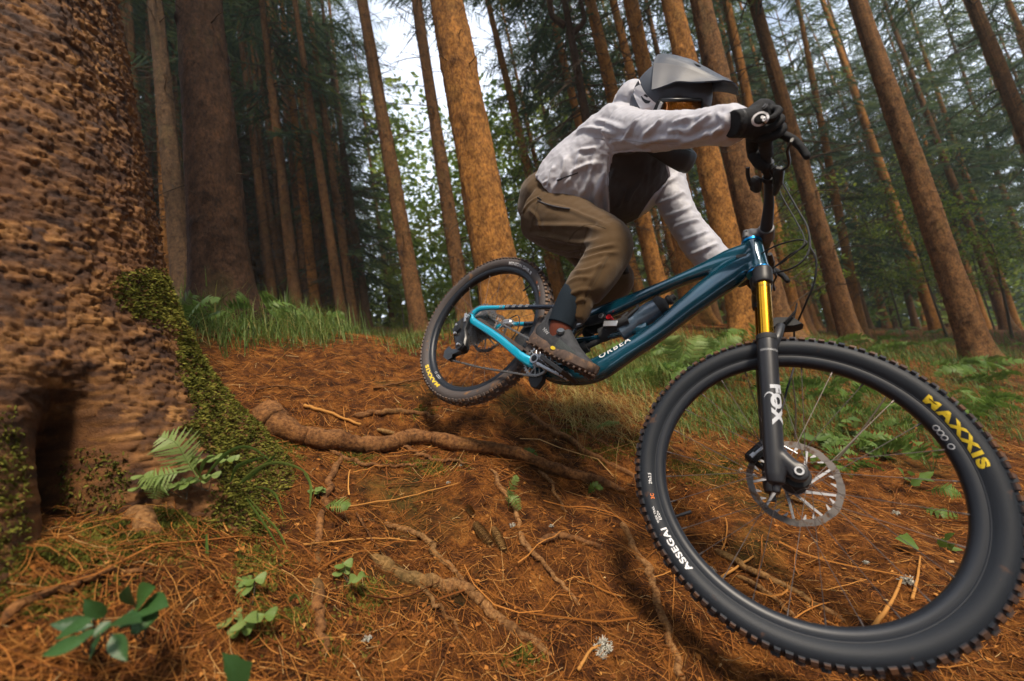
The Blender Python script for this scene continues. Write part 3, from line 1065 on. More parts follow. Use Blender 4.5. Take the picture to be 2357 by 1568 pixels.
# bright thicket of young beech closing the gaps low down
g = G(); rr_ = np.random.default_rng(88)
for (xa, xb, za, zb, ha, hb, n) in ((900, 1480, 19, 30, .2, 13.5, 24000), (1480, 2500, 20, 34, .2, 6.0, 7000), (300, 900, 24, 36, .2, 5.0, 5000)):
    z_ = rr_.uniform(za, zb, n); px_q = rr_.uniform(xa, xb, n); X_ = (px_q - 1178.5) / FPX * z_
    h_ = ha + (hb - ha) * rr_.random(n) ** 1.2
    lump = fbm(np.stack([X_ * .55, h_ * .5, z_ * .2], -1), 3)
    k_ = lump > .41
    c = np.stack([X_, HILL * z_ + .45, z_], -1)[k_] + UP * h_[k_][:, None]; m = len(c)
    d1 = rr_.normal(0, 1, (m, 3)) * [1, .45, 1]; d1 /= np.linalg.norm(d1, axis=1)[:, None]
    d2 = np.cross(d1, rr_.normal(0, 1, (m, 3))); d2 /= np.linalg.norm(d2, axis=1)[:, None]
    l = rr_.uniform(.11, .25, (m, 1))
    q4 = np.stack([c - d1 * l, c + d2 * l * .55, c + d1 * l, c - d2 * l * .55], 1)
    g.add(W(q4.reshape(-1, 3)), np.arange(m * 4).reshape(-1, 4), np.repeat(np.clip(lump[k_] * 1.5 - .25 + rr_.normal(0, .15, m), 0, 1), 4))
o_ = g.build('broadleaf_thicket', m_leaf, smooth=False)
tag(o_, 'far pale green beech thicket glowing between the trunks', 'thicket', kind='stuff')

# the dead snag with bare limbs above the rider
zs_ = 7.2
pb, pt_ = Cc(1360, 330, zs_), Cc(1288, -60, zs_)
dn = nrm(pt_ - pb)
b0 = pb - dn * ((pb @ UP) - (np.array([0, gy(pb[0], zs_), zs_]) @ UP)) / (dn @ UP)
root = empty('dead_tree', W(b0), 'dead dark trunk with bare tangled limbs above the rider\'s back', 'tree')
dw = nrm(C2W @ dn)
link('trunk', trunk_mesh(np.zeros(3), dw, .115, 8.5, False, 91, 'dark'), root)
g = G(); r = np.random.default_rng(5)
hb = (pb - b0) @ dn
for q in range(58):
    h = hb + r.uniform(-1.6, 3.2)
    az = r.uniform(0, 2 * np.pi)
    d = np.array([math.cos(az), math.sin(az), r.uniform(-.55, -.05)]); L_ = r.uniform(.5, 1.7)
    pts = [dw * h]
    for s in range(7):
        d = nrm(d + r.normal(0, .10, 3) + np.array([0, 0, -.05])); pts.append(pts[-1] + d * L_ / 7)
    g.add(*tube(np.array(pts), np.linspace(.016, .003, 8), 4, cap=False))
    for s in range(8):
        b1 = pts[r.integers(2, 7)]; d2 = nrm(d + r.normal(0, .5, 3)); l2 = L_ * r.uniform(.12, .4)
        g.add(*tube(np.array([b1, b1 + d2 * l2 * .5 + r.normal(0, .015, 3), b1 + d2 * l2]), np.array([.005, .0035, .002]), 3, cap=False))
o_ = g.build('dead_branches', m_twig, root); o_['kind'] = 'stuff'
g = G()
for (x1, y1, x2, y2, x3, y3) in ((1315, 80, 1345, 45, 1328, -20), (1300, 60, 1268, 30, 1272, -30)):
    g.add(*tube(spline(C2W @ np.array([0, 0, 0]) + np.array([W(Cc(x1, y1, zs_)), W(Cc(x2, y2, zs_)), W(Cc(x3, y3, zs_))]) - W(b0), 8), np.linspace(.06, .03, 8), 8))
g.build('limb', BARK['dark'], root)

# damp air that pales the farther trunks
g = G(); g.add(*rbox(W(np.array([0, 0, 0])) * [1, 1, 0] + [0, 0, 16], (210, 210, 112), None, .001))
hz = g.build('haze', None, smooth=False)
hm = bpy.data.materials.new('haze_air'); hm.use_nodes = True; hn = hm.node_tree
hn.nodes.remove(hn.nodes['Principled BSDF'])
pv = hn.nodes.new('ShaderNodeVolumePrincipled'); pv.inputs['Color'].default_value = (.80, .92, .95, 1); pv.inputs['Density'].default_value = .0018; pv.inputs['Anisotropy'].default_value = .2
hn.links.new(pv.outputs[0], hn.nodes['Material Output'].inputs['Volume'])
hz.data.materials.append(hm)
tag(hz, 'thin damp haze in the forest air', 'haze', kind='stuff')
SC.cycles.volume_bounces = 0

# ------------------------------------------------------------------ the bicycle (bike axes: x forward, y to its left, z up; origin at the rear axle)
BR = np.array([[0.6315191211654589, 0.5736663228772815, 0.521622995657654], [0.30117230950922547, 0.4384335889785036, -0.8468005833962964],
               [-0.7144780189671939, 0.6918691625241633, 0.10410678345250668]])
BT = np.array([-0.13585489678228171, -0.05923415517317442, 1.886026633710529])
STEER = 0.1694795
HTA = math.radians(64.0); WB = 1.27; AC = 0.575
SAX = np.array([-math.cos(HTA), 0, math.sin(HTA)]); SFW = np.array([math.sin(HTA), 0, math.cos(HTA)])
SA0 = np.array([WB, 0, 0]) - 0.044 * SFW
SROT = rotm(SAX, STEER)


def steer(V):
    return SA0 + (np.asarray(V) - SA0) @ SROT.T


def bike2cam(V):
    return np.asarray(V) @ BR.T + BT


def fuse(g, voxel, it=8, fac=.5):
    """weld overlapping closed shapes into one skin; returns vertices and faces"""
    me = g.mesh('tmp', None, False)
    o = link('tmp', me)
    md = o.modifiers.new('r', 'REMESH'); md.mode = 'VOXEL'; md.voxel_size = voxel
    if it:
        s_ = o.modifiers.new('s', 'SMOOTH'); s_.factor = fac; s_.iterations = it
    dg = bpy.context.evaluated_depsgraph_get()
    m2 = bpy.data.meshes.new_from_object(o.evaluated_get(dg))
    V = np.empty(len(m2.vertices) * 3, np.float32); m2.vertices.foreach_get('co', V); V = V.reshape(-1, 3).astype(float)
    lt = np.empty(len(m2.polygons), np.int32); m2.polygons.foreach_get('loop_total', lt)
    li = np.empty(len(m2.loops), np.int32); m2.loops.foreach_get('vertex_index', li)
    ls = np.empty(len(m2.polygons), np.int32); m2.polygons.foreach_get('loop_start', ls)
    F = []
    for k in (3, 4):
        s_ = ls[lt == k]
        if len(s_): F.append(li[s_[:, None] + np.arange(k)])
    bpy.data.objects.remove(o); bpy.data.meshes.remove(me); bpy.data.meshes.remove(m2)
    return V, F


def normals(V, F):
    N = np.zeros_like(V)
    for f in F:
        fn = np.cross(V[f[:, 1]] - V[f[:, 0]], V[f[:, 2]] - V[f[:, 0]]) if f.shape[1] == 3 else np.cross(V[f[:, 2]] - V[f[:, 0]], V[f[:, 3]] - V[f[:, 1]])
        for c in range(f.shape[1]): np.add.at(N, f[:, c], fn)
    return N / (np.linalg.norm(N, axis=1)[:, None] + 1e-12)


def lettering(s, bold=0.0, shear=0.0, cuts=2, space=1.0):
    """flat letters as a 2-D mesh: x along the word, cap height 1, starts at x=0"""
    cu = bpy.data.curves.new('t', 'FONT'); cu.body = s; cu.size = 1.0; cu.shear = shear; cu.offset = bold; cu.space_character = space
    o = link('t', cu)
    dg = bpy.context.evaluated_depsgraph_get(); dg.update()
    me = bpy.data.meshes.new_from_object(o.evaluated_get(dg))
    bm = bmesh.new(); bm.from_mesh(me)
    bmesh.ops.triangulate(bm, faces=bm.faces)
    for _ in range(cuts):
        ed = [e for e in bm.edges if e.calc_length() > .18]
        if ed: bmesh.ops.subdivide_edges(bm, edges=ed, cuts=1)
        bmesh.ops.triangulate(bm, faces=bm.faces)
    bm.verts.index_update()
    V = np.array([v.co[:] for v in bm.verts]); F = np.array([[v.index for v in f.verts] for f in bm.faces])
    bm.free(); bpy.data.objects.remove(o); bpy.data.curves.remove(cu); bpy.data.meshes.remove(me)
    V[:, 0] -= V[:, 0].min(); h = V[:, 1].max() - V[:, 1].min(); V[:, 1] -= V[:, 1].min()
    return V[:, :2] / h, F


m_teal = mat('teal_paint', (.004, .068, .112), rough=.19, coat=1.0, metal=.25, var=.25, vscale=6)
m_cyan = mat('cyan_paint', (.006, .38, .58), rough=.22, coat=1.0, metal=.25)
m_navy = mat('dark_gloss', (.010, .016, .030), rough=.22, coat=.8)
m_black = mat('black_metal', (.014, .015, .018), rough=.38, spec=.5)
m_matt = mat('black_rubber', (.016, .017, .020), rough=.72)
m_guard = mat('brown_rubber', (.055, .038, .032), rough=.75)
m_alu = mat('brushed_aluminium', (.56, .57, .60), rough=.42, metal=.85)
m_steel = mat('steel', (.30, .285, .27), rough=.4, metal=1.0, dirt=((.16, .08, .035), 60, .56))
m_rotor = mat('rotor_steel', (.14, .125, .118), rough=.5, metal=.6, dirt=((.13, .07, .035), 60, .52))
m_gold = mat('gold_anodised', (.62, .30, .022), rough=.2, metal=1.0)
m_tyreF = mat('tyre_rubber', (.017, .020, .027), rough=.55, spec=.32, tone=[(0, (.010, .013, .019)), (.5, (.014, .018, .025)), (1, (.13, .062, .03))],
              dirt=((.13, .062, .032), 23, .66), bump=.12, bscale=500)
m_tyreR = mat('dusty_tyre_rubber', (.085, .068, .060), rough=.68, spec=.4, tone=[(0, (.062, .052, .052)), (.5, (.085, .070, .066)), (1, (.19, .10, .05))],
              dirt=((.21, .11, .05), 26, .60), bump=.15, bscale=500)
m_rim = mat('rim_black', (.012, .015, .022), rough=.42, spec=.45)
m_spoke = mat('spoke_steel', (.12, .10, .095), rough=.5, metal=.7)
m_yellow = mat('yellow_print', (.66, .47, .015), rough=.6, var=.15, vscale=120)
m_white = mat('white_print', (.72, .72, .74), rough=.5)
m_grey = mat('grey_print', (.38, .39, .41), rough=.5)
m_orange = mat('orange_print', (.75, .18, .02), rough=.5)
m_bottle = mat('smoky_bottle', (.075, .115, .165), rough=.25, spec=.6, var=.3, vscale=40, coat=.3)
m_red = mat('red_anodised', (.6, .02, .03), rough=.3, metal=.8)
m_blue = mat('blue_anodised', (.01, .25, .6), rough=.3, metal=.8)

bike = bpy.data.objects.new('mountain_bike', None); COL.objects.link(bike)
tag(bike, 'teal full suspension mountain bike nose down in the air over the roots', 'bicycle')
Rb = C2W @ BR; pb_ = W(BT)
for i in range(3):
    for j in range(3): mw[i][j] = Rb[i, j]
    mw[i][3] = pb_[i]
bike.matrix_world = mw


def sub(name, parent=bike):
    o = bpy.data.objects.new(name, None); COL.objects.link(o); o.parent = parent
    return o


Y = np.array([0, 1.0, 0])


def p3(x, z, y=0.0): return np.array([x, y, z])


# --- main frame: tubes welded into one carbon skin
g = G()
g.add(*tube(spline([p3(.425, -.035), p3(.50, -.030), p3(.575, -.002), p3(.647, .044), p3(.712, .140), p3(.771, .237), p3(.815, .335), p3(.857, .425), p3(.893, .490), p3(.935, .555)], 40),
            spline([(.036, .044), (.040, .044), (.043, .040), (.042, .034), (.035, .031), (.033, .029), (.036, .029), (.042, .030), (.042, .030), (.030, .028)], 40), 24, side=np.array([-.7, 0, .7]), sq=2.6))
g.add(*tube(spline([p3(.455, .165), p3(.52, .222), p3(.591, .286), p3(.665, .356), p3(.745, .430), p3(.805, .485), p3(.862, .540), p3(.918, .588)], 36),
            spline([(.030, .022), (.030, .022), (.0265, .022), (.021, .022), (.0185, .023), (.024, .024), (.032, .026), (.027, .026)], 36), 24, side=np.array([-.7, 0, .7]), sq=2.8))
g.add(*tube(spline([p3(.445, -.03), p3(.452, .05), p3(.462, .13), p3(.468, .20), p3(.452, .27)], 20), spline([(.035, .036), (.024, .024), (.022, .022), (.026, .022), (.019, .019)], 20), 20, side=Y))
g.add(*tube(spline([p3(.455, .075), p3(.51, .108), p3(.60, .157), p3(.67, .205), p3(.735, .240)], 20), spline([(.018, .020), (.012, .018), (.0115, .017), (.015, .018), (.024, .020)], 20), 18, side=np.array([-.6, 0, .8]), sq=2.8))
g.add(*tube(np.array([p3(.965, .513), p3(.950, .537), p3(.930, .568), p3(.903, .609)]), np.array([.033, .0295, .0285, .029]), 28))
g.add(*tube(np.array([p3(.438, -.03, -.044), p3(.438, -.03, .044)]), .036, 24))
V, F = fuse(g, .0040, 9)
g = G(); g.add(V, F)
frame = g.build('frame', m_teal, bike, sharp=None)
vx, fx = lettering('ORBEA', .02, 0, 2, 1.25)
DT0, DT1 = np.array([.640, .075]), np.array([.742, .222]); dd = DT1 - DT0; du_ = dd / np.linalg.norm(dd); dn_ = np.array([-du_[1], du_[0]])


def frame_side(x, z, y=-.06):
    return x, z


bvh_f = BVHTree.FromPolygons([tuple(v) for v in V], [tuple(int(a) for a in q) for f in F for q in f])


def drape(pts2, o, ux, uy, start_y, dirn, bvh, off=.0007):
    out = []
    for a, b_ in pts2:
        q = o + ux * a + uy * b_
        st = Vector(q) ; st = Vector((q[0], start_y, q[2]))
        hit = bvh.ray_cast(st, Vector(dirn))
        out.append(np.array(hit[0]) - np.array(dirn) * off if hit[0] else np.array([q[0], out[-1][1] if out else start_y, q[2]]))
    return np.array(out)


du3 = p3(*du_); dn3 = p3(*dn_)
Vt = drape(vx * .024, p3(.652, .074) - dn3 * .002, du3, dn3, -.2, (0, 1, 0), bvh_f)
g = G(); g.add(Vt, fx); g.build('lettering', m_white, frame, sharp=None)
# headset cups, cable port
g = G()
g.add(*tube(np.array([p3(.9035, .608), p3(.8995, .615)]), .0292, 28)); g.add(*tube(np.array([p3(.9655, .512), p3(.9685, .506)]), .0325, 28))
g.build('headset', m_blue, frame)
g = G(); q = bvh_f.ray_cast(Vector((.905, -.2, .545)), Vector((0, 1, 0)))[0]
g.add(*rbox(np.array(q) + [0, .001, 0], (.030, .006, .014), rotm((0, 1, 0), -.35), .3)); g.build('cable_port', m_matt, frame)

# --- rear triangle
for s in (-1, 1):
    g = G()
    g.add(*tube(spline([p3(.0, .0, .078 * s), p3(.03, -.004, .078 * s), p3(.2, -.018, .076 * s), p3(.34, -.040, .071 * s), p3(.385, -.047, .060 * s), p3(.425, -.044, .040 * s)], 26),
                spline([(.020, .012), (.0165, .011), (.0165, .011), (.018, .012), (.019, .016), (.024, .016)], 26), 16, side=np.array([0, 0, 1.0]), sq=3.2))
    g.add(*tube(np.array([p3(.0, .0, .092 * s if s < 0 else .088), p3(0, 0, .066 * s)]), .019, 18))
    V, F = fuse(g, .003, 5); g = G(); g.add(V, F); cs = g.build('chain_stay', m_cyan, bike, sharp=None)
    g = G()
    g.add(*tube(spline([p3(-.004, .006, .078 * s), p3(-.006, .030, .078 * s), p3(.012, .058, .078 * s), p3(.045, .074, .076 * s), p3(.120, .0985, .074 * s), p3(.150, .1085, .073 * s)], 22),
                spline([(.016, .010), (.0135, .009), (.0115, .009), (.010, .0085), (.0095, .0085), (.0095, .0085)], 22), 14, side=np.array([0, 0, 1.0]), sq=3))
    ss = g.build('seat_stay', m_cyan, bike)
    g = G()
    g.add(*tube(spline([p3(.149, .1083, .073 * s), p3(.28, .152, .067 * s), p3(.385, .187, .058 * s), p3(.470, .213, .040 * s)], 16), (.0095, .0085), 14, side=np.array([0, 0, 1.0]), sq=3))
    g.build('stay_guard', m_navy, ss)
    g = G()
    for k in range(5):                                            # rows of small printed dots
        for r_ in range(4):
            for c_ in range(3):
                x = .128 + .0315 * k + c_ * .0052; z = .1005 + (x - .12) * .335 + (r_ - 1.5) * .0036; y = (.0735 - (x - .15) * .045 + .0090) * s
                g.add(*rbox(p3(x, z, y), (.0034, .0012, .0020), None, .1))
    g.build('dot_print', m_grey, ss, smooth=False)
# ribbed chainstay guard on the drive side
g = G()
L0, L1 = p3(.045, .013, -.074), p3(.370, -.0225, -.069)
xs_ = np.linspace(0, 1, 90); top_ = .004 + .0065 * np.abs(np.sin(xs_ * np.pi * 8)) ** .6
for sgn in (0,):
    ptsA = L0 + (L1 - L0) * xs_[:, None]
    up_ = p3(.11, .99)
    a_ = ptsA + up_ * top_[:, None] + Y * -.010; b2 = ptsA + up_ * top_[:, None] + Y * .012; c_ = ptsA - up_ * .004 + Y * .013; d_ = ptsA - up_ * .004 - Y * .0115
    Vv = np.stack([a_, b2, c_, d_], 1).reshape(-1, 3); i = np.arange(89)[:, None] * 4; j = np.arange(4)[None]; k = (j + 1) % 4
    g.add(Vv, np.stack([i + j, i + k, i + 4 + k, i + 4 + j], -1).reshape(-1, 4))
g.build('chain_guard', m_guard, bike, sharp=25)

# --- link, shock, cage
g = G()
for s in (-1, 1):
    g.add(*tube(spline([p3(.470, .213, .034 * s), p3(.50, .185, .034 * s), p3(.53, .185, .030 * s), p3(.575, .222, .026 * s)], 14), (.020, .008), 14, side=np.array([-.5, 0, .8]), sq=2.6))
    g.add(*tube(np.array([p3(.50, .168, .036 * s), p3(.50, .168, .045 * s)]), .026, 24)); g.add(*tube(np.array([p3(.572, .216, .028 * s), p3(.572, .216, .040 * s)]), .014, 20))
lk = g.build('suspension_link', m_black, bike)
g = G()
for (x, z, y, r) in ((.50, .168, -.0455, .019), (.572, .216, -.0405, .010)):
    g.add(*lathe([(r * .55, 0), (r * .62, -.002), (r * .9, -.002), (r, 0)], 24, p3(x, z, y), (0, 1, 0)))
    g.add(*tube(np.array([p3(x, z, y), p3(x, z, y - .0015)]), r * .4, 6))
g.build('pivot_bolt', m_alu, lk)
g = G()
g.add(*tube(np.array([p3(.515, .055), p3(.56, .105)]), .021, 20)); g.add(*tube(np.array([p3(.56, .105), p3(.600, .150)]), .011, 16)); g.add(*tube(np.array([p3(.585, .16), p3(.655, .222)]), .027, 22))
g.add(*tube(spline([p3(.60, .195, -.03), p3(.64, .205, -.035), p3(.675, .235, -.035)], 6), .016, 14))
sh = g.build('rear_shock', m_matt, bike)
g = G(); g.add(*tube(np.array([p3(.607, .219, -.022), p3(.607, .219, -.045)]), .0095, 18)); g.add(*lathe([(.005, -.046), (.0095, -.047), (.0095, -.044)], 18, (0, 0, 0), (0, 1, 0)))
g.v[-1] += p3(.607, .219); g.build('shock_dial', m_red, sh)
g = G(); g.add(*rbox(p3(.632, .196, -.052), (.050, .004, .020), rotm((0, 1, 0), -.35), .2)); g.build('shock_plate', m_alu, sh)

# --- seat post and saddle (dropped)
g = G(); g.add(*tube(np.array([p3(.452, .26), p3(.412, .375)]), .016, 20)); g.add(*tube(np.array([p3(.455, .262), p3(.447, .285)]), .021, 22)); g.build('seat_post', m_black, bike)
g = G()
prof_s = [(.27, .450, .068, .020), (.31, .452, .072, .022), (.37, .446, .060, .020), (.43, .442, .038, .020), (.49, .438, .024, .019), (.530, .428, .017, .016), (.545, .420, .006, .006)]
g.add(*tube(np.array([p3(a, b_) for a, b_, _, _ in prof_s]), np.array([(c_, d_) for _, _, c_, d_ in prof_s]), 20, side=Y, sq=2.4))
g.build('saddle', m_matt, bike)

# --- wheels
TYRE_P = [(.3105, -.0150), (.3145, -.0185), (.3200, -.0240), (.3290, -.0296), (.3380, -.0312), (.3460, -.0302), (.3540, -.0262), (.3600, -.0200), (.3640, -.0110), (.3655, 0)]
TYRE_P = TYRE_P + [(r, -y) for r, y in TYRE_P[-2::-1]]


def knob(c, t, n, s, lt, ls, h):
    """tapered block: centre on the casing, tangent, outward, sideways, sizes"""
    P_ = []
    for (a, b_, hh_) in ((-1, -1, -.4), (1, -1, -.4), (1, 1, -.4), (-1, 1, -.4), (-1, -1, 1), (1, -1, 1), (1, 1, 1), (-1, 1, 1)):
        k = .80 if hh_ > 0 else 1.0
        P_.append(c + t * a * lt * .5 * k + s * b_ * ls * .5 * k + n * h * hh_)
    return np.array(P_), [np.array([[4, 5, 6, 7], [0, 1, 5, 4], [1, 2, 6, 5], [2, 3, 7, 6], [3, 0, 4, 7]])]


def tyre_surface(ang, r, side=-1, off=.0006):
    """point on the sidewall of a wheel at the origin; angle in the x-z plane"""
    pr = np.array(TYRE_P[:len(TYRE_P) // 2 + 1]); y = np.interp(r, pr[:, 0], pr[:, 1])
    y = y - off if side < 0 else -y + off
    return np.stack([r * np.cos(ang), y, r * np.sin(ang)], -1)


def make_wheel(cx, front, tyre_mat):
    root = sub('wheel')
    fn = (lambda V: steer(V + p3(cx, 0))) if front else (lambda V: V + p3(cx, 0))
    r = np.random.default_rng(3 + front)
    g = G(); g.add(*lathe(TYRE_P, 150), .2)
    NK = 108
    for k in range(NK):
        a = 2 * np.pi * k / NK; n = np.array([math.cos(a), 0, math.sin(a)]); t = np.array([-math.sin(a), 0, math.cos(a)])
        big_ = k % 2
        for s in (-1, 1):
            nn = nrm(n * .60 + Y * s * .80); sd = nrm(np.cross(t, nn))
            c = n * .3555 + Y * s * .0255
            V, F = knob(c, t, nn, sd, .0150 if big_ else .0125, .0125 if big_ else .0100, .0055); g.add(V, F, np.where(np.arange(8) > 3, r.uniform(.5, .95), .4))
        if k % 2 == 0:
            for s in (-1, 1):
                c = n * .3645 + Y * s * .0085
                V, F = knob(c + t * (.002 * s), t, n, Y, .017, .0115, .0055); g.add(V, F, np.where(np.arange(8) > 3, r.uniform(.55, 1), .4))
        else:
            for s in (-1, 1):
                c = n * .3605 + Y * s * .0180
                V, F = knob(c, t, nrm(n * .85 + Y * s * .5), nrm(np.cross(t, n * .85 + Y * s * .5)), .0125, .0085, .005); g.add(V, F, np.where(np.arange(8) > 3, r.uniform(.5, 1), .4))
    g.tr(fn); g.build('tyre', tyre_mat, root, sharp=45)
    # bead line moulded on the sidewall
    g = G()
    for s in (-1, 1):
        g.add(*lathe([(.3115, s * .0172), (.3132, s * .0192), (.3150, s * .0196)], 120))
    rp = [(.3125, -.0150), (.3125, -.0178), (.3040, -.0182), (.2960, -.0150), (.2905, -.0085), (.2895, 0)]
    rp = rp + [(a, -b_) for a, b_ in rp[-2::-1]]
    g.add(*lathe(rp, 120)); g.tr(fn); g.build('rim', m_rim, root, sharp=35)
    g = G()
    hw = .050 if front else .066
    g.add(*lathe([(.001, -hw), (.011, -hw), (.012, -.040), (.027, -.038), (.029, -.034), (.024, -.030), (.016, -.02), (.015, .0), (.017, .02), (.027, .028), (.030, .033), (.027, .037), (.020, .040), (.012, hw), (.001, hw)], 32))
    g.tr(fn); g.build('hub', m_black, root)
    NS = 28
    for k in range(NS):
        s = -1 if k % 2 else 1
        a = 2 * np.pi * (k + .5) / NS
        lead = 1 if (k // 2) % 2 else -1
        ha = a + lead * 1.15
        h = np.array([.0275 * math.cos(ha), s * .0345, .0275 * math.sin(ha)]); e = np.array([.2915 * math.cos(a), s * .003, .2915 * math.sin(a)])
        g = G(); g.add(*tube(np.array([h, e]), .0008, 6)); q = nrm(e - h); g.add(*tube(np.array([e - q * .014, e]), .0019, 6))
        g.tr(fn); g.build('spoke', m_spoke, root)
    # disc rotor on the left side
    rr = .101 if front else .100
    g = G(); y0 = .046 if front else .055
    NR = 72
    a = np.arange(NR * 2) * np.pi / NR
    ro = rr * (1 - .012 * (np.sin(a * 12) > .3)); ri = rr * .845 * (1 + .012 * np.sin(a * 24))
    if not front: ro = rr * (1 - .014 * (np.sin(a * 9) > .2))
    n2 = len(a); rings = []
    for (R_, yy) in ((ro, y0 - .0009), (ro, y0 + .0009), (ri, y0 + .0009), (ri, y0 - .0009)):
        rings.append(np.stack([R_ * np.cos(a), np.full(n2, yy), R_ * np.sin(a)], -1))
    i = np.arange(n2)[:, None]; j = np.arange(4)[None]
    g.add(np.stack(rings, 1).reshape(-1, 3), np.stack([i * 4 + j, ((i + 1) % n2) * 4 + j, ((i + 1) % n2) * 4 + (j + 1) % 4, i * 4 + (j + 1) % 4], -1).reshape(-1, 4))
    g.tr(fn); rot = g.build('brake_rotor', m_rotor, root, sharp=30)
    g = G()
    for k in range(9):
        a0 = 2 * np.pi * k / 9 + .3; a1 = a0 + .62
        A_ = np.array([.026 * math.cos(a0), y0, .026 * math.sin(a0)]); B_ = np.array([rr * .85 * math.cos(a1), y0, rr * .85 * math.sin(a1)])
        g.add(*tube(np.array([A_, B_]), np.array([(.0052, .0012), (.0036, .0012)]), 4, side=np.cross(B_ - A_, Y), twist=np.pi / 4))
        for q in (.25, .48):                                     # cooling fins
            af = a1 + q; b0 = np.array([rr * .85 * math.cos(af), y0, rr * .85 * math.sin(af)]); b1 = np.array([rr * .74 * math.cos(af + .07), y0, rr * .74 * math.sin(af + .07)])
            g.add(*tube(np.array([b0, b1]), np.array([(.0052, .0011), (.0012, .0011)]), 4, side=np.cross(b1 - b0, Y), twist=np.pi / 4))
    g.add(*lathe([(.018, y0 - .0012), (.030, y0 - .0012), (.030, y0 + .0012), (.018, y0 + .0012)], 36, closed=True))
    g.tr(fn); g.build('rotor_carrier', mat('rotor_grey', (.42, .42, .44), rough=.5, metal=.6), root, sharp=30)
    return root, fn


def side_text(s, a0, rb, h, fn, mat_, root, bold=.03, shear=0, space=1.0, width=None):
    """letters round the sidewall, reading clockwise seen from the drive side, their feet towards the hub"""
    V, F = lettering(s, bold, shear, 2, space)
    if width: V[:, 0] *= width / (V[:, 0].max() * h)
    r = rb + V[:, 1] * h
    a = a0 - V[:, 0] * h / .336
    g = G(); g.add(fn(tyre_surface(a, r)), F)
    return g.build('lettering', mat_, root, sharp=None)


wr, fR = make_wheel(0, False, m_tyreR)
wf_, fF = make_wheel(WB, True, m_tyreF)


def ring_mark(a, rc, R_, w, fn, g):
    th_ = np.linspace(0, 2 * np.pi, 25)[:-1]; out = []
    for q in (R_, R_ - w):
        r = rc + q * np.sin(th_); aa = a - q * np.cos(th_) / .320
        out.append(fn(tyre_surface(aa, r, off=.0009)))
    V = np.concatenate(out); i = np.arange(24); j = (i + 1) % 24
    g.add(V, np.stack([i, j, 24 + j, 24 + i], -1))


R_ = math.radians
side_text('MAXXIS', R_(65), .3165, .0165, fF, m_yellow, wf_, .055, -.12, 1.25, .326 * R_(30))
side_text('ASSEGAI', R_(-106.5), .3205, .0145, fF, m_white, wf_, .03, 0, 1.1, .328 * R_(18.5))
side_text('EXO+', R_(-128), .3225, .0062, fF, m_white, wf_, .02, 0, 1.1)
side_text('WIDE TRAIL', R_(-127), .3305, .0050, fF, m_white, wf_, .02, 0, 1.1)
side_text('29x2.5', R_(-143.5), .3235, .0072, fF, m_white, wf_, .02, 0, 1.1)
side_text('3C', R_(-137), .3235, .0085, fF, m_orange, wf_, .03, 0, 1.1)
side_text('MAXXIS', R_(-91), .3165, .0155, fR, m_yellow, wr, .05, -.12, 1.25, .325 * R_(31))
side_text('MINION DHR II', R_(98.5), .3205, .0140, fR, m_white, wr, .02, 0, 1.05, .328 * R_(31))
side_text('3C', R_(57), .3235, .0080, fR, m_orange, wr, .03, 0, 1.1)
side_text('EXO+', R_(52), .3235, .0070, fR, m_white, wr, .02, 0, 1.1)
side_text('29x2.4', R_(46), .3235, .0065, fR, m_orange, wr, .02, 0, 1.1)


def rim_marks(fn, angs, root):
    g = G()
    for a, w in angs:
        th_ = np.linspace(0, 2 * np.pi, 25)[:-1]; out = []
        for q in (.0056, .0036):
            r = .2972 + q * np.sin(th_) * .9; aa = a - q * 1.15 * np.cos(th_) / .297
            y = np.interp(r, [.2905, .296, .304, .3125], [-.0085, -.015, -.0182, -.0178]) - .0007
            out.append(fn(np.stack([r * np.cos(aa), y, r * np.sin(aa)], -1)))
        V = np.concatenate(out); i = np.arange(24); j = (i + 1) % 24
        g.add(V, np.stack([i, j, 24 + j, 24 + i], -1))
    return g.build('rim_mark', m_grey, root, sharp=None)


rim_marks(fF, [(R_(53.6), 0), (R_(51.4), 0), (R_(49.2), 0), (R_(45.4), 0)], wf_)
rim_marks(fR, [(R_(-99), 0), (R_(-101), 0), (R_(-103), 0), (R_(-107.5), 0)], wr)
for fn, root, a in ((fF, wf_, -128), (fR, wr, 64.5)):
    a = R_(a); n = p3(math.cos(a), math.sin(a))
    g = G(); g.add(*tube(np.array([n * .291, n * .262]), .0032, 10)); g.add(*tube(np.array([n * .278, n * .250]), .0042, 10)); g.tr(fn); g.build('valve', m_black, root)

# --- cassette
cas = None
g = G()
for k in range(12):
    r_ = .020 + (.104 - .020) * (1 - k / 11) ** 1.25; y = -.030 - .0030 * k
    nt_ = int(2 * np.pi * r_ / .0127); a = np.arange(nt_ * 4) * 2 * np.pi / (nt_ * 4); ro = r_ + .0028 * np.array([1, 1, -1, -1])[np.arange(nt_ * 4) % 4]
    ri = max(.016, r_ - .014); n2 = len(a); rings = []
    for (R2_, yy) in ((ro, y - .0009), (ro, y + .0009), (ri + 0 * a, y + .0009), (ri + 0 * a, y - .0009)):
        rings.append(np.stack([R2_ * np.cos(a), np.full(n2, yy), R2_ * np.sin(a)], -1))
    i = np.arange(n2)[:, None]; j = np.arange(4)[None]
    g.add(np.stack(rings, 1).reshape(-1, 3), np.stack([i * 4 + j, ((i + 1) % n2) * 4 + j, ((i + 1) % n2) * 4 + (j + 1) % 4, i * 4 + (j + 1) % 4], -1).reshape(-1, 4))
    for q in range(6):
        aa = q * np.pi / 3 + k * .2
        g.add(*tube(np.array([p3(.016 * math.cos(aa), .016 * math.sin(aa), y), p3((ri + .002) * math.cos(aa + .3), (ri + .002) * math.sin(aa + .3), y)]), (.0030, .0009), 4, side=Y, twist=.785))
g.build('cassette', m_steel, wr, smooth=False)

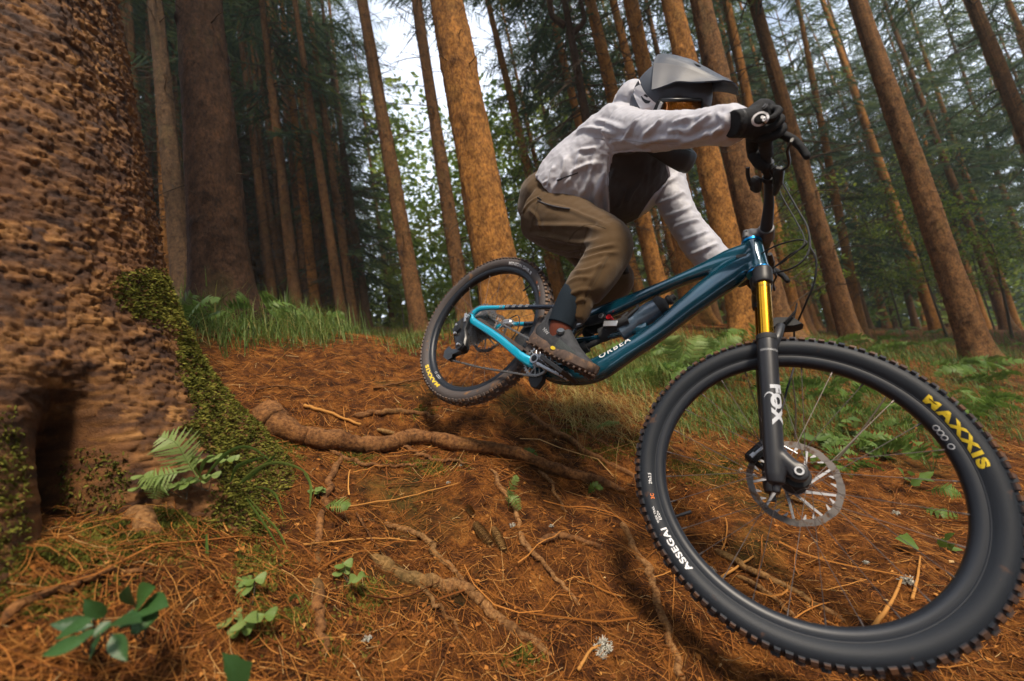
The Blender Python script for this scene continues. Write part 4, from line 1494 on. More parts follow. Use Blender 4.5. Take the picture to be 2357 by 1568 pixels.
# --- cranks, ring, chain, mech
BB = p3(.438, -.03)
g = G(); rg = .0607; nt_ = 30; a = np.arange(nt_ * 6) * 2 * np.pi / (nt_ * 6); ro = rg + .0032 * np.array([1, 1, .4, -1, -1, .4])[np.arange(nt_ * 6) % 6]; n2 = len(a); rings = []
for (R2_, yy) in ((ro, -.0515), (ro, -.0490), (.0525 + 0 * a, -.0485), (.0525 + 0 * a, -.0520)):
    rings.append(np.stack([R2_ * np.cos(a), np.full(n2, yy), R2_ * np.sin(a)], -1) + BB)
i = np.arange(n2)[:, None]; j = np.arange(4)[None]
g.add(np.stack(rings, 1).reshape(-1, 3), np.stack([i * 4 + j, ((i + 1) % n2) * 4 + j, ((i + 1) % n2) * 4 + (j + 1) % 4, i * 4 + (j + 1) % 4], -1).reshape(-1, 4))
for q in range(8):
    aa = q * np.pi / 4 + .2
    for sgn in (-.22, .22):
        g.add(*tube(np.array([BB + p3(.022 * math.cos(aa), .022 * math.sin(aa), -.053), BB + p3(.055 * math.cos(aa + sgn), .055 * math.sin(aa + sgn), -.0505)]), (.0030, .0022), 6, side=Y))
g.add(*lathe([(.018, -.055), (.026, -.055), (.026, -.050), (.018, -.050)], 36, BB, (0, 1, 0), closed=True))
g.build('chainring', mat('ring_grey', (.40, .40, .41), rough=.45, metal=1.0), bike, sharp=30)


def crank(s, d):
    g = G(); n = np.array([-d[2], 0, d[0]]); y = s * .066; yo = s * .074
    g.add(*tube(np.array([BB + Y * (y - s * .012), BB + Y * (y + s * .012)]), .0195, 24))
    g.add(*tube(np.array([BB + n * .011 + Y * y, BB + d * .09 + n * .0105 + Y * yo, BB + d * .165 + n * .004 + Y * yo]), np.array([(.0075, .008), (.0060, .0075), (.0075, .007)]), 10, side=n, sq=4, twist=.3))
    g.add(*tube(np.array([BB - n * .011 + Y * y, BB + d * .09 - n * .0105 + Y * yo, BB + d * .165 - n * .004 + Y * yo]), np.array([(.0075, .008), (.0060, .0075), (.0075, .007)]), 10, side=n, sq=4, twist=.3))
    g.add(*tube(np.array([BB + d * .11 + Y * yo, BB + d * .17 + Y * yo]), np.array([(.012, .006), (.011, .006)]), 12, side=n, sq=3))
    g.add(*tube(np.array([BB + d * .17 + Y * (yo - s * .007), BB + d * .17 + Y * (yo + s * .007)]), .0135, 20))
    o = g.build('crank_arm', m_alu, bike, sharp=35)
    g = G(); g.add(*tube(np.array([BB + Y * (y + s * .006), BB + Y * (y + s * .0135)]), .0115, 20)); g.add(*lathe([(.004, s * .0142), (.010, s * .0142)], 20, BB + Y * y)); g.build('crank_bolt', m_black, o)
    g = G(); c = BB + d * .17 + Y * s * .135
    pd = np.array([math.cos(R_(-8)), 0, math.sin(R_(-8))]); pn = np.array([-pd[2], 0, pd[0]])
    Rm = np.stack([pd, Y, pn], 1)
    for (ox, oy, sx, sy) in ((.048, 0, .012, .105), (-.048, 0, .012, .105), (0, .048, .1, .012), (0, -.048, .1, .012), (0, 0, .03, .1)):
        g.add(*rbox(c + Rm @ np.array([ox, oy, 0]), (sx, sy, .015), Rm, .2))
    for ox in (-.048, 0, .048):
        for oy in (-.045, -.02, .02, .045):
            for t in (-1, 1): g.add(*tube(np.array([c + Rm @ np.array([ox, oy, .006 * t]), c + Rm @ np.array([ox, oy, .0125 * t])]), .0018, 6))
    g.add(*tube(np.array([BB + d * .17 + Y * s * .078, c]), .006, 10))
    g.build('pedal', m_black, bike, sharp=35)


CD = np.array([math.cos(R_(-2)), 0, math.sin(R_(-2))])
crank(-1, CD); crank(1, -CD)
g = G(); g.add(*hull(np.array([p3(a, b_, y) for a, b_ in ((.425, -.070), (.445, -.108), (.470, -.124), (.495, -.118), (.500, -.085), (.485, -.060)) for y in (-.050, -.026)])))
g.build('bash_guard', m_matt, bike)

UPP, LOP = p3(.050, -.128, -.058), p3(-.018, -.182, -.058)
CY = -.0505
path = []
c_top = BB + p3(.0607 * math.cos(R_(108)), .0607 * math.sin(R_(108)), CY)
for a in np.linspace(108, -82, 26): path.append(BB + p3(.0607 * math.cos(R_(a)), .0607 * math.sin(R_(a)), CY))
path.append(p3(.20, -.158, -.054))
for a in np.linspace(-72, -200, 10): path.append(LOP + p3(.021 * math.cos(R_(a)), .021 * math.sin(R_(a))))
for a in np.linspace(-30, 60, 6): path.append(UPP + p3(.021 * math.cos(R_(a)), .021 * math.sin(R_(a))))
for a in np.linspace(-70, -310, 18): path.append(p3(.070 * math.cos(R_(a - 5)), .070 * math.sin(R_(a - 5)), -.045))
path.append(c_top)
path = np.array(path); seg = np.linalg.norm(np.diff(path, axis=0), axis=1); cs_ = np.concatenate([[0], np.cumsum(seg)])
nl = int(cs_[-1] / .0127); g = G()
for k in range(nl):
    q0, q1 = [np.array([np.interp(s_, cs_, path[:, c_]) for c_ in range(3)]) for s_ in (k * .0127, (k + 1) * .0127)]
    t = nrm(q1 - q0); n = nrm(np.cross(t, Y)); w = .0034 if k % 2 else .0022
    for s in (-1, 1):
        c = (q0 + q1) / 2 + Y * s * w
        V = []
        for yy in (-.0006, .0006):
            for (u, v) in ((-.0095, 0), (-.0065, .0042), (0, .0030), (.0065, .0042), (.0095, 0), (.0065, -.0042), (0, -.0030), (-.0065, -.0042)):
                V.append(c + t * u + n * v + Y * yy)
        i = np.arange(8); g.add(np.array(V), [np.stack([i, (i + 1) % 8, 8 + (i + 1) % 8, 8 + i], -1), np.arange(8)[None], np.arange(8)[None] + 8])
    g.add(*tube(np.array([q0 - Y * .0042, q0 + Y * .0042]), .0034, 6))
g.build('chain', m_steel, bike, smooth=False)

g = G()
body = [(.004, .016), (-.016, .012), (-.032, -.018), (-.040, -.050), (-.036, -.085), (-.006, -.110), (.045, -.140), (.078, -.140), (.088, -.115), (.070, -.085), (.030, -.050), (.018, -.016)]
g.add(*prism(body, -.104, -.078, lambda x, z, t: p3(x, z, t), .18))
g.add(*prism([(-.018, -.02), (-.034, -.05), (-.028, -.085), (.0, -.10), (.01, -.06)], -.114, -.100, lambda x, z, t: p3(x, z, t), .25))
g.add(*tube(np.array([p3(.058, -.125, -.106), p3(.058, -.125, -.060)]), .020, 20))
dr = g.build('derailleur', m_black, bike, sharp=28)
g = G(); g.add(*rbox(p3(-.006, -.008, -.106), (.012, .004, .045), rotm((0, 1, 0), R_(-38)), .3)); g.add(*lathe([(.004, -.109), (.010, -.109), (.011, -.100)], 20, p3(0, 0)))
g.build('link_plate', m_alu, dr)
for (x, z) in ((-.022, -.055), (.0, -.09), (.058, -.125)):
    g = G(); g.add(*lathe([(.0, -.1165), (.006, -.1160), (.007, -.106)], 14, p3(x, z))); g.build('bolt', m_alu, dr)
g = G()
for y in (-.070, -.046):
    g.add(*tube(np.array([UPP * [1, 0, 1] + Y * y, LOP * [1, 0, 1] + Y * y]), np.array([(.010, .0014), (.014, .0014)]), 12, side=np.cross(LOP - UPP, Y), sq=3))
    g.add(*prism([(-.040, -.150), (-.050, -.178), (-.034, -.204), (.004, -.206), (.020, -.186), (-.008, -.156)], y - .0012, y + .0012, lambda x, z, t: p3(x, z, t)))
g.build('pulley_cage', mat('cage_grey', (.17, .17, .175), rough=.4, metal=1.0), dr, sharp=30)
g = G()
for c in (UPP, LOP):
    a = np.arange(56) * 2 * np.pi / 56; ro = .0215 + .0022 * np.array([1, 1, -1, -1])[np.arange(56) % 4]
    V = np.concatenate([np.stack([ro * np.cos(a), np.full(56, y), ro * np.sin(a)], -1) + c for y in (-.0011, .0011)])
    i = np.arange(56); j = (i + 1) % 56; g.add(V, [np.stack([i, j, 56 + j, 56 + i], -1), i[None], (i + 56)[None]])
g.build('pulley', m_black, dr, smooth=False)
# rear brake caliper and the rear axle end
g = G(); g.add(*rbox(p3(.070, .078, .058), (.055, .030, .034), rotm((0, 1, 0), R_(-20)), .25)); g.add(*tube(np.array([p3(.05, .06, .064), p3(.10, .085, .064)]), .008, 10)); cal = g.build('brake_caliper', m_alu, bike)
g = G(); g.add(*tube(spline([p3(.07, .095, .05), p3(.11, .125, .045), p3(.155, .09, .04), p3(.165, .03, .04), p3(.13, -.02, .05)], 16), .0024, 8)); g.build('rear_brake_hose', m_matt, bike)

# --- fork
def leg(t, y, f=0.0): return SA0 + SAX * t + SFW * f + Y * y


fork = sub('fork')
g = G()
for s in (-1, 1):
    y = .068 * s
    g.add(*tube(np.array([leg(t, y) for t in (-.030, -.012, .03, .12, .24, .315, .336)]), np.array([.0175, .0205, .0215, .0215, .0225, .0235, .0235]), 28))
    g.add(*tube(np.array([leg(.045, y, .002), leg(.02, y, .022), SA0 + SFW * .044 + Y * y, SA0 + SFW * .046 - SAX * .012 + Y * y]), np.array([.018, .020, .0205, .016]), 20))
    g.add(*tube(np.array([SA0 + SFW * .044 + Y * (y - .017), SA0 + SFW * .044 + Y * (y + .014)]), .0205, 24))
    g.add(*tube(np.array([leg(-.05, y), leg(-.02, y)]), .0085, 14))
g.add(*tube(spline([leg(.315, -.068, .012), leg(.345, -.066, .024), leg(.385, -.045, .034), leg(.405, 0, .038), leg(.385, .045, .034), leg(.345, .066, .024), leg(.315, .068, .012)], 30), (.012, .009), 14, side=SFW))
V, F = fuse(g, .0032, 6)
g = G(); g.add(steer(V), F)
g.build('lower_legs', mat('fork_black', (.020, .021, .026), rough=.42, spec=.5), fork, sharp=None)
BV = BVHTree.FromPolygons([tuple(v) for v in V], [tuple(int(a) for a in q) for f in F for q in f])
lx, lf = lettering('FOX', .06, -.10, 3, 1.15)
# letters wrap the drive-side leg; the word runs down the leg
cen = .158


def legwrap(u, v, t0, r=.0222, ph0=0.0):
    """u along the leg (downwards), v round it; ph0 the facing angle from -y towards forward"""
    t = t0 - u
    ph = ph0 + v / r
    out = -Y * np.cos(ph)[:, None] + SFW * np.sin(ph)[:, None]
    return SA0 + SAX * t[:, None] - Y * .068 + out * (np.interp(t, [0, .12, .24], [.0215, .0215, .0225])[:, None] + .0009)


g = G(); W_ = .105; sc = W_ / lx[:, 0].max()
g.add(steer(legwrap(lx[:, 0] * sc, lx[:, 1] * .030 - .015, .205, ph0=.62)), lf)
th_ = np.linspace(-2.6, 1.1, 28); sw = []
for k, q in enumerate(th_):
    w = .0042 * math.sin(math.pi * k / 27) ** .7
    for s in (-1, 1): sw.append((.052 + (.024 + s * w * .5) * math.sin(q) * 1.15, -.017 + (.014 + s * w * .5) * math.cos(q)))
sw = np.array(sw); i = np.arange(27) * 2
g.add(steer(legwrap(sw[:, 0], sw[:, 1], .205, ph0=.62)), np.stack([i, i + 1, i + 3, i + 2], -1))
g.build('lettering', mat('silver_print', (.50, .52, .56), rough=.4), fork, sharp=None)
g = G(); l2x, l2f = lettering('PERFORMANCE', .02, 0, 1, 1.1)
g.add(steer(legwrap(l2x[:, 1] * -.006 + .006, l2x[:, 0] * .0042 - .020, .300, ph0=.1)), l2f); g.build('lettering', m_grey, fork, sharp=None)
for s in (-1, 1):
    g = G(); g.add(*tube(np.array([leg(.30, .068 * s), leg(.545, .068 * s)]), .0180, 32)); g.tr(steer); st = g.build('stanchion', m_gold, fork)
    g = G(); g.add(*lathe([(.0185, -.003), (.0243, -.003), (.0248, .004), (.0240, .011), (.0195, .014), (.0182, .014)], 32, leg(.334, .068 * s), SAX)); g.tr(steer); g.build('wiper_seal', m_matt, st)
g = G(); kx, kf = lettering('KASHIMA', .0, 0, 1, 1.2)
t_ = .492; ph = (kx[:, 0] * .0042 - .012) / .018
g.add(steer(SA0 + SAX * (t_ + kx[:, 1] * .0048)[:, None] - Y * .068 + (-Y * np.cos(ph)[:, None] + SFW * np.sin(ph)[:, None]) * .0184), kf); g.build('lettering', m_black, fork, sharp=None)
g = G()
for s in (-1, 1):
    g.add(*tube(np.array([leg(.508, .068 * s), leg(.520, .068 * s), leg(.555, .068 * s), leg(.560, .068 * s)]), np.array([.0235, .0250, .0250, .0225]), 30))
g.add(*tube(spline([leg(.532, -.068), leg(.540, -.035), leg(.546, 0), leg(.540, .035), leg(.532, .068)], 14), (.021, .024), 18, side=SAX))
g.add(*tube(np.array([leg(.525, 0), leg(.572, 0)]), np.array([.026, .031]), 26))
V, F = fuse(g, .003, 5); g = G(); g.add(steer(V), F); g.build('crown', mat('crown_black', (.022, .022, .025), rough=.45), fork, sharp=None)
g = G(); g.add(*lathe([(.001, .007), (.012, .0068), (.019, .004), (.0205, 0), (.0205, -.003)], 28, leg(.5605, -.068), SAX)); g.tr(steer); g.build('top_cap', m_blue, fork)
g = G(); AXC = SA0 + SFW * .044; g.add(*lathe([(.0055, -.0895), (.0060, -.0905), (.0092, -.0905), (.0098, -.0885), (.0098, -.080)], 26, AXC)); g.tr(steer); g.build('axle_end', m_alu, fork)
g = G(); g.add(*lathe([(.0001, -.088), (.0058, -.088)], 6, AXC)); g.tr(steer); g.build('axle_socket', m_black, fork)
g = G()
g.add(*prism([(-.06, .0), (-.02, .02), (.03, .018), (.052, -.004), (.03, -.010), (-.04, -.012)], -.02, .02, lambda x, z, t: leg(.410 + z, t, .044 + x * .9), .1))
for y in (-.032, .018):
    g.add(*tube(np.array([leg(.40, y, .045), leg(.435, y, .072), leg(.462, y * .9, .078)]), np.array([(.011, .003), (.010, .0025), (.007, .002)]), 10, side=Y))
g.tr(steer); g.build('mudguard', m_matt, fork)
# front caliper behind the left leg
cc_ = AXC + np.array([math.cos(R_(163)), 0, math.sin(R_(163))]) * .098 + Y * .046
g = G(); Rm = rotm((0, 1, 0), -R_(163 - 90))
g.add(*rbox(cc_, (.072, .034, .030), Rm, .25)); g.add(*rbox(cc_ - Y * .014, (.060, .010, .020), Rm, .2))
g.add(*tube(np.array([cc_ + Rm @ np.array([.03, .012, .01]), leg(.10, .066, -.012)]), .0075, 10)); g.add(*tube(np.array([cc_ + Rm @ np.array([-.03, .012, .01]), leg(.03, .066, -.012)]), .0075, 10))
g.tr(steer); fc = g.build('brake_caliper', m_black, fork, sharp=30)
g = G(); g.add(*tube(np.array([cc_ + Rm @ np.array([.036, -.006, 0]), cc_ + Rm @ np.array([.050, -.006, .003])]), .0055, 8)); g.add(*rbox(cc_ + Rm @ np.array([0, -.020, 0]), (.050, .003, .010), Rm, .2))
g.add(*tube(np.array([cc_ + Rm @ np.array([.045, -.006, .004]), cc_ + Rm @ np.array([.060, -.004, -.060])]), .0022, 8)); g.tr(steer); g.build('caliper_bolts', m_alu, fc)

# --- cockpit
BARP = [(.925, .655, 0), (.924, .657, .03), (.916, .684, .09), (.910, .694, .13), (.903, .696, .20), (.888, .706, .30), (.869, .716, .395)]
bp_all = [p3(x, z, -y) for x, z, y in BARP[::-1]] + [p3(x, z, y) for x, z, y in BARP[1:]]
bar = spline(bp_all, 80); by = bar[:, 1]
g = G(); g.add(*tube(bar, np.interp(np.abs(by), [0, .035, .12, .2, .4], [.0175, .0170, .0125, .0112, .0112]), 20)); g.tr(steer); g.build('handlebar', mat('bar_black', (.018, .019, .023), rough=.5), bike)


def bat(y): return np.array([np.interp(y, by, bar[:, c]) for c in range(3)])


for s in (-1, 1):
    g = G(); pts = np.array([bat(s * y) for y in np.linspace(.255, .392, 24)]); g.add(*tube(pts, .0158 + .0012 * np.sin(np.arange(24) * 2.1), 20)); g.tr(steer); gp_ = g.build('grip', m_matt, bike)
    g = G(); c = bat(s * .225)
    g.add(*tube(np.array([bat(s * .212), bat(s * .236)]), .0165, 18)); g.add(*tube(spline([c + p3(.014, -.004), c + p3(.034, -.012, -s * .03), c + p3(.030, -.014, -s * .085)], 10), np.array([.011] * 7 + [.010, .009, .007]), 14))
    g.add(*rbox(c + p3(.034, -.012, -s * .02), (.026, .06, .020), None, .3))
    g.tr(steer); bl = g.build('brake_lever', m_black, bike)
    g = G(); g.add(*tube(spline([c + p3(.040, -.012, s * .0), c + p3(.058, -.016, s * .03), c + p3(.052, -.018, s * .075), c + p3(.060, -.022, s * .112)], 14), (.0065, .0035), 10, side=np.array([0, 0, 1.0]))); g.tr(steer); g.build('lever_blade', m_black, bl)
    g = G(); g.add(*rbox(c + p3(.036, -.003, -s * .015), (.018, .020, .006), None, .3)); g.tr(steer); g.build('lever_cap', m_blue, bl)
    g = G(); c = bat(s * .185)
    g.add(*tube(np.array([c - Y * .006, c + Y * .006]), .0155, 16)); g.add(*rbox(c + p3(-.020, -.028, -s * .0), (.034, .050, .024), rotm((0, 1, 0), .5), .35)); g.add(*tube(spline([c + p3(-.03, -.034), c + p3(-.042, -.028, s * .03), c + p3(-.046, -.020, s * .05)], 6), .0055, 8))
    g.tr(steer); g.build('shifter' if s < 0 else 'dropper_lever', m_matt, bike)
STO = SA0 + SAX * (AC + .075)
g = G(); st_t = bat(0); base_ = p3(.8905, .633)
g.add(*tube(np.array([base_ - SAX * .020, base_ + SAX * .018]), .0185, 26)); g.add(*tube(np.array([base_ + SAX * 0, st_t]), np.array([(.017, .020), (.016, .026)]), 18, side=SAX, sq=3)); g.add(*tube(np.array([st_t - Y * .027, st_t + Y * .027]), .0225, 24))
g.add(*rbox(base_ - p3(.012, .004), (.022, .034, .036), rotm((0, 1, 0), R_(-26)), .2))
V, F = fuse(g, .0025, 5); g = G(); g.add(steer(V), F); stm = g.build('stem', mat('stem_grey', (.10, .10, .105), rough=.45, metal=.3), bike, sharp=None)
g = G()
for dz in (-.010, .010): g.add(*tube(np.array([base_ - p3(.012, .004) + SAX * dz - Y * .0165, base_ - p3(.012, .004) + SAX * dz - Y * .0195]), .0032, 10))
g.tr(steer); g.build('stem_bolt', m_black, stm)


def cable(name, pts, r=.0026, m=None):
    cp = np.array([Cc(x, y, z) for x, y, z in pts]); bpn = (cp - BT) @ BR
    g = G(); g.add(*tube(spline(bpn, len(pts) * 8), r, 8)); return g.build(name, m or m_matt, bike)


cable('brake_hose', [(1792, 405, 1.27), (1812, 440, 1.25), (1840, 489, 1.20), (1856, 517, 1.16), (1864, 550, 1.12), (1862, 576, 1.10), (1848, 600, 1.10), (1822, 618, 1.12), (1790, 627, 1.18), (1768, 630, 1.22)])
cable('brake_hose', [(1862, 545, 1.13), (1866, 570, 1.10), (1878, 594, 1.08), (1876, 643, 1.08), (1858, 691, 1.10), (1838, 737, 1.14), (1828, 765, 1.20), (1832, 810, 1.22), (1826, 850, 1.19), (1812, 895, 1.15), (1798, 945, 1.10), (1765, 1010, 1.06), (1735, 1040, 1.05)], .0025)
cable('gear_cable', [(1716, 603, 1.29), (1745, 588, 1.26), (1786, 566, 1.20), (1832, 553, 1.14), (1852, 554, 1.12), (1857, 560, 1.11), (1846, 572, 1.12), (1822, 584, 1.14), (1792, 608, 1.18), (1772, 622, 1.22)], .0022)
cable('gear_cable', [(1790, 420, 1.27), (1800, 452, 1.25), (1834, 512, 1.18), (1850, 545, 1.13), (1848, 566, 1.11), (1815, 594, 1.13), (1788, 612, 1.18)], .0020)

# --- bottle (rests in the cage)
bo = empty('water_bottle', (0, 0, 0), 'smoky dark water bottle held inside the bicycle frame', 'bottle')
bo.matrix_world = bike.matrix_world.copy()
B0, B1 = p3(.650, .192), p3(.748, .352); bd = nrm(B1 - B0)
g = G(); g.add(*lathe([(.001, 0), (.030, .0), (.0355, .006), (.0365, .05), (.0345, .062), (.0345, .070), (.0365, .082), (.0365, .128), (.0340, .140), (.0325, .148), (.0325, .152), (.001, .153)], 40, B0, bd)); g.build('flask', m_bottle, bo)
g = G(); g.add(*lathe([(.034, .149), (.0345, .152), (.0345, .168), (.030, .174), (.014, .182), (.013, .186), (.017, .188), (.017, .198), (.012, .202), (.010, .214), (.001, .216)], 36, B0, bd)); g.build('cap', m_matt, bo)
g = G(); nn_ = np.cross(bd, Y)
for s in (-1, 1):
    pts = [B0 + bd * .005 - nn_ * s * 0 + Y * s * .01, B0 + bd * .02 + Y * s * .038, B0 + bd * .06 + Y * s * .040 + nn_ * .012, B0 + bd * .095 + Y * s * .037 + nn_ * .020, B0 + bd * .10 + Y * s * .03 + nn_ * .034]
    g.add(*tube(spline(pts, 20), (.0032, .0055), 8, side=Y))
    g.add(*tube(spline([B0 + bd * .03 + Y * s * .0385, B0 + bd * .035 + Y * s * .036 + nn_ * .022, B0 + bd * .06 + Y * s * .02 + nn_ * .040], 10), (.0032, .0055), 8, side=Y))
g.build('bottle_cage', m_matt, bike)

# ------------------------------------------------------------------ the rider (measured from the lens, camera axes; built as worn layers over one body)
m_jacket = mat('pale_shell_fabric', (.54, .545, .61), rough=.5, spec=.35, bump=.22, bscale=40, bdist=.010, sheen=.15, trans=.12)
m_trouser = mat('olive_brown_fabric', (.082, .047, .018), rough=.85, spec=.2, bump=.2, bscale=1400, sheen=.2)
m_knit = mat('navy_knit', (.016, .024, .034), rough=.95, spec=.15, bump=.4, bscale=700)
m_sock = mat('rust_sock', (.16, .050, .032), rough=.95, spec=.1, bump=.4, bscale=900)
m_shoe = mat('shoe_upper', (.042, .044, .050), rough=.75, spec=.3, var=.3, vscale=50, dirt=((.12, .075, .050), 26, .66), bump=.15, bscale=600)
m_mesh = mat('shoe_mesh', (.050, .060, .062), rough=.8, bump=.7, bscale=900)
m_sole = mat('muddy_sole', (.095, .062, .048), rough=.85, var=.35, vscale=60, dirt=((.21, .12, .065), 40, .54))
m_glove = mat('black_glove', (.014, .015, .018), rough=.8, spec=.3, bump=.3, bscale=700)
m_skin = mat('skin', (.42, .22, .15), rough=.55, spec=.4)
m_helmet = mat('matt_slate_helmet', (.070, .082, .108), rough=.50, spec=.45)
m_helmet2 = mat('matt_grey_helmet', (.115, .120, .135), rough=.55, spec=.4)
m_dark = mat('matt_black_shell', (.013, .014, .017), rough=.5)
m_lens = mat('mirror_orange_lens', (.50, .15, .012), rough=.08, metal=.85, coat=.6)
m_strap = mat('white_strap', (.70, .70, .74), rough=.8, spec=.2)
m_strapd = mat('dark_strap', (.045, .048, .058), rough=.85, spec=.2)

rider = empty('person', (0, 0, 0), 'mountain biker in pale jacket, brown trousers and slate full-face helmet crouched over a teal bike', 'person')


def st(*a):
    """stations (px, py, z, radius[, radius2]) -> points and radii"""
    p = np.array([Cc(*q[:3]) for q in a]); r = np.array([(q[3], q[4] if len(q) > 4 else q[3]) for q in a])
    return p, r


def limb(a, n=20, m=24, side=None):
    p, r = st(*a)
    return tube(spline(p, m), spline(r, m), n, side=side)


def bvh_of(V, F):
    return BVHTree.FromPolygons([tuple(v) for v in V], [tuple(int(a) for a in q) for f in F for q in f])


def folds(V, N, bvh, specs):
    """raise cloth along creases traced on the visible side: (width, height, [(px, py), ...])"""
    D = np.zeros(len(V))
    for w, h, pl in specs:
        pts = []
        for px, py in spline(np.array(pl, float), 5 * len(pl)):
            d = nrm(Cc(px, py, 1.0)); hit = bvh.ray_cast(Vector((0, 0, 0)), Vector(d))
            if hit[0] is not None: pts.append(np.array(hit[0]))
        if len(pts) < 3: continue
        pts = np.array(pts); lo_, hi_ = pts.min(0) - 4 * w, pts.max(0) + 4 * w
        ix = np.where(((V > lo_) & (V < hi_)).all(1))[0]
        if not len(ix): continue
        best = np.full(len(ix), 9.0); bt = np.zeros(len(ix)); sg = np.zeros(len(ix))
        for k in range(len(pts) - 1):
            a, b = pts[k], pts[k + 1]; ab = b - a
            if np.linalg.norm(ab) > .12 or ab @ ab < 1e-12: continue
            t = np.clip(((V[ix] - a) @ ab) / (ab @ ab), 0, 1); q = V[ix] - a - t[:, None] * ab
            dd = np.linalg.norm(q, axis=1); u = dd < best
            best = np.where(u, dd, best); bt = np.where(u, (k + t) / (len(pts) - 1), bt)
            sg = np.where(u, np.sign((np.cross(ab, q) * N[ix]).sum(1)), sg)
        tp = np.clip(np.sin(np.pi * np.clip(bt, 0.02, .98)) * 1.8, 0, 1)
        x = best / w
        # a sharp ridge with a trough on its lower side
        D[ix] += h * tp * (np.exp(-x ** 2 * 1.2) - .30 * np.exp(-((x - 1.7) ** 2) * 1.2) * (sg > 0) - .15 * np.exp(-((x - 1.7) ** 2)) * (sg <= 0))
    return D


def ridged(p, o=3):
    return 1 - np.abs(fbm(p, o) - .5) * 4


# body: one continuous figure under the clothes
g = G()
LAT = nrm(Cc(1530, 395, 1.85) - Cc(1450, 290, 1.56))
g.add(*limb([(1262, 478, 1.92, .145, .11), (1340, 425, 1.84, .15, .11), (1445, 335, 1.74, .165, .12), (1480, 285, 1.69, .16, .10), (1500, 245, 1.62, .06)], side=LAT))
g.add(*limb([(1500, 250, 1.62, .060), (1530, 230, 1.57, .070), (1545, 225, 1.54, .09)]))
g.add(*ball(Cc(1548, 235, 1.53), (.078, .10, .09)))
RA = [(1455, 292, 1.55, .060), (1500, 300, 1.38, .050), (1560, 297, 1.25, .042), (1620, 288, 1.155, .038), (1676, 285, 1.09, .028), (1698, 284, 1.065, .029), (1730, 284, 1.045, .034)]
g.add(*limb(RA)); g.add(*limb([(1522, 385, 1.86, .06), (1545, 440, 1.82, .05), (1572, 505, 1.73, .045), (1618, 572, 1.66, .042), (1692, 645, 1.595, .028)]))
g.add(*limb([(1252, 492, 1.86, .10), (1310, 520, 1.74, .09), (1398, 553, 1.53, .062), (1380, 600, 1.5, .058), (1332, 688, 1.438, .032), (1304, 735, 1.427, .030), (1288, 772, 1.42, .033)]))
g.add(*limb([(1290, 500, 2.02, .10), (1350, 560, 1.95, .085), (1415, 630, 1.86, .06), (1360, 700, 1.84, .055), (1262, 785, 1.81, .036), (1250, 815, 1.80, .035)]))
V, F = fuse(g, .011, 4); g = G(); g.add(W(V), F); g.build('body', m_skin, rider, sharp=None)

# trousers
g = G()
g.add(*limb([(1312, 440, 1.87, .165, .115), (1285, 462, 1.90, .178, .145), (1258, 484, 1.925, .175, .150), (1236, 505, 1.94, .13, .11), (1228, 515, 1.95, .08, .07)], 28, 20, LAT))
g.add(*limb([(1246, 492, 1.85, .128), (1300, 517, 1.76, .128), (1352, 537, 1.65, .106), (1398, 553, 1.545, .084), (1402, 575, 1.515, .083), (1385, 612, 1.49, .078), (1362, 645, 1.46, .073), (1346, 664, 1.453, .071), (1334, 682, 1.443, .060), (1334, 706, 1.433, .044), (1326, 738, 1.426, .033)], 26, 44))
g.add(*ball(Cc(1400, 556, 1.53), .084))
g.add(*limb([(1292, 500, 2.03, .125), (1350, 562, 1.95, .112), (1408, 632, 1.87, .088), (1408, 655, 1.85, .084), (1350, 712, 1.84, .074), (1285, 770, 1.82, .058)], 22, 30))
g.add(*ball(Cc(1412, 638, 1.865), .088))
V, F = fuse(g, .0062, 7); N = normals(V, F); B_ = bvh_of(V, F)
px_ = V[:, 0] / V[:, 2] * FPX + 1178.5; py_ = V[:, 1] / V[:, 2] * FPX + 784
D = (ridged(V * 13 + 4, 3) - .4) * .0024 + (fbm(V * 28, 3) - .5) * .0035
D += (ridged(np.stack([(px_ + py_ * .9) / 60, (px_ - py_) / 260, V[:, 2] * 6], -1), 3) - .5) * .0030
D += folds(V, N, B_, [
    (.011, .010, [(1215, 540), (1260, 545), (1330, 560), (1385, 552)]), (.010, .009, [(1225, 520), (1280, 520), (1340, 522), (1390, 530)]),
    (.009, .009, [(1270, 585), (1320, 590), (1370, 575), (1420, 562)]), (.010, .009, [(1240, 565), (1300, 575), (1345, 572)]),
    (.008, .008, [(1300, 610), (1340, 600), (1385, 585), (1430, 580)]), (.008, .007, [(1310, 628), (1350, 622), (1400, 605)]),
    (.009, .008, [(1250, 470), (1300, 480), (1350, 500), (1400, 520)]), (.007, .006, [(1215, 480), (1235, 500), (1245, 530)]),
    (.007, .006, [(1300, 655), (1330, 640), (1365, 640)]), (.007, .006, [(1310, 680), (1335, 668), (1365, 668)]), (.006, .006, [(1318, 700), (1336, 690), (1352, 692)]),
    (.007, .007, [(1340, 700), (1352, 660), (1380, 610), (1400, 585)]), (.006, .006, [(1195, 500), (1215, 470), (1245, 450)])])
V = V + N * D[:, None] * .8
# pocket flap edge on the thigh
g = G(); g.add(W(V), F)
tro = g.build('trousers', m_trouser, rider, sharp=None)
B_ = bvh_of(V, F)


def on(bvh, px, py, off=.002):
    d = nrm(Cc(px, py, 1.0)); h = bvh.ray_cast(Vector((0, 0, 0)), Vector(d))
    if h[0] is None: return None
    return np.array(h[0]) - d * off


def seam(bvh, pl, r, n=None, off=.001):
    q = [on(bvh, x, y, off) for x, y in spline(np.array(pl, float), n or 8 * len(pl))]
    q = np.array([a for a in q if a is not None])
    return tube(W(q), r, 6)


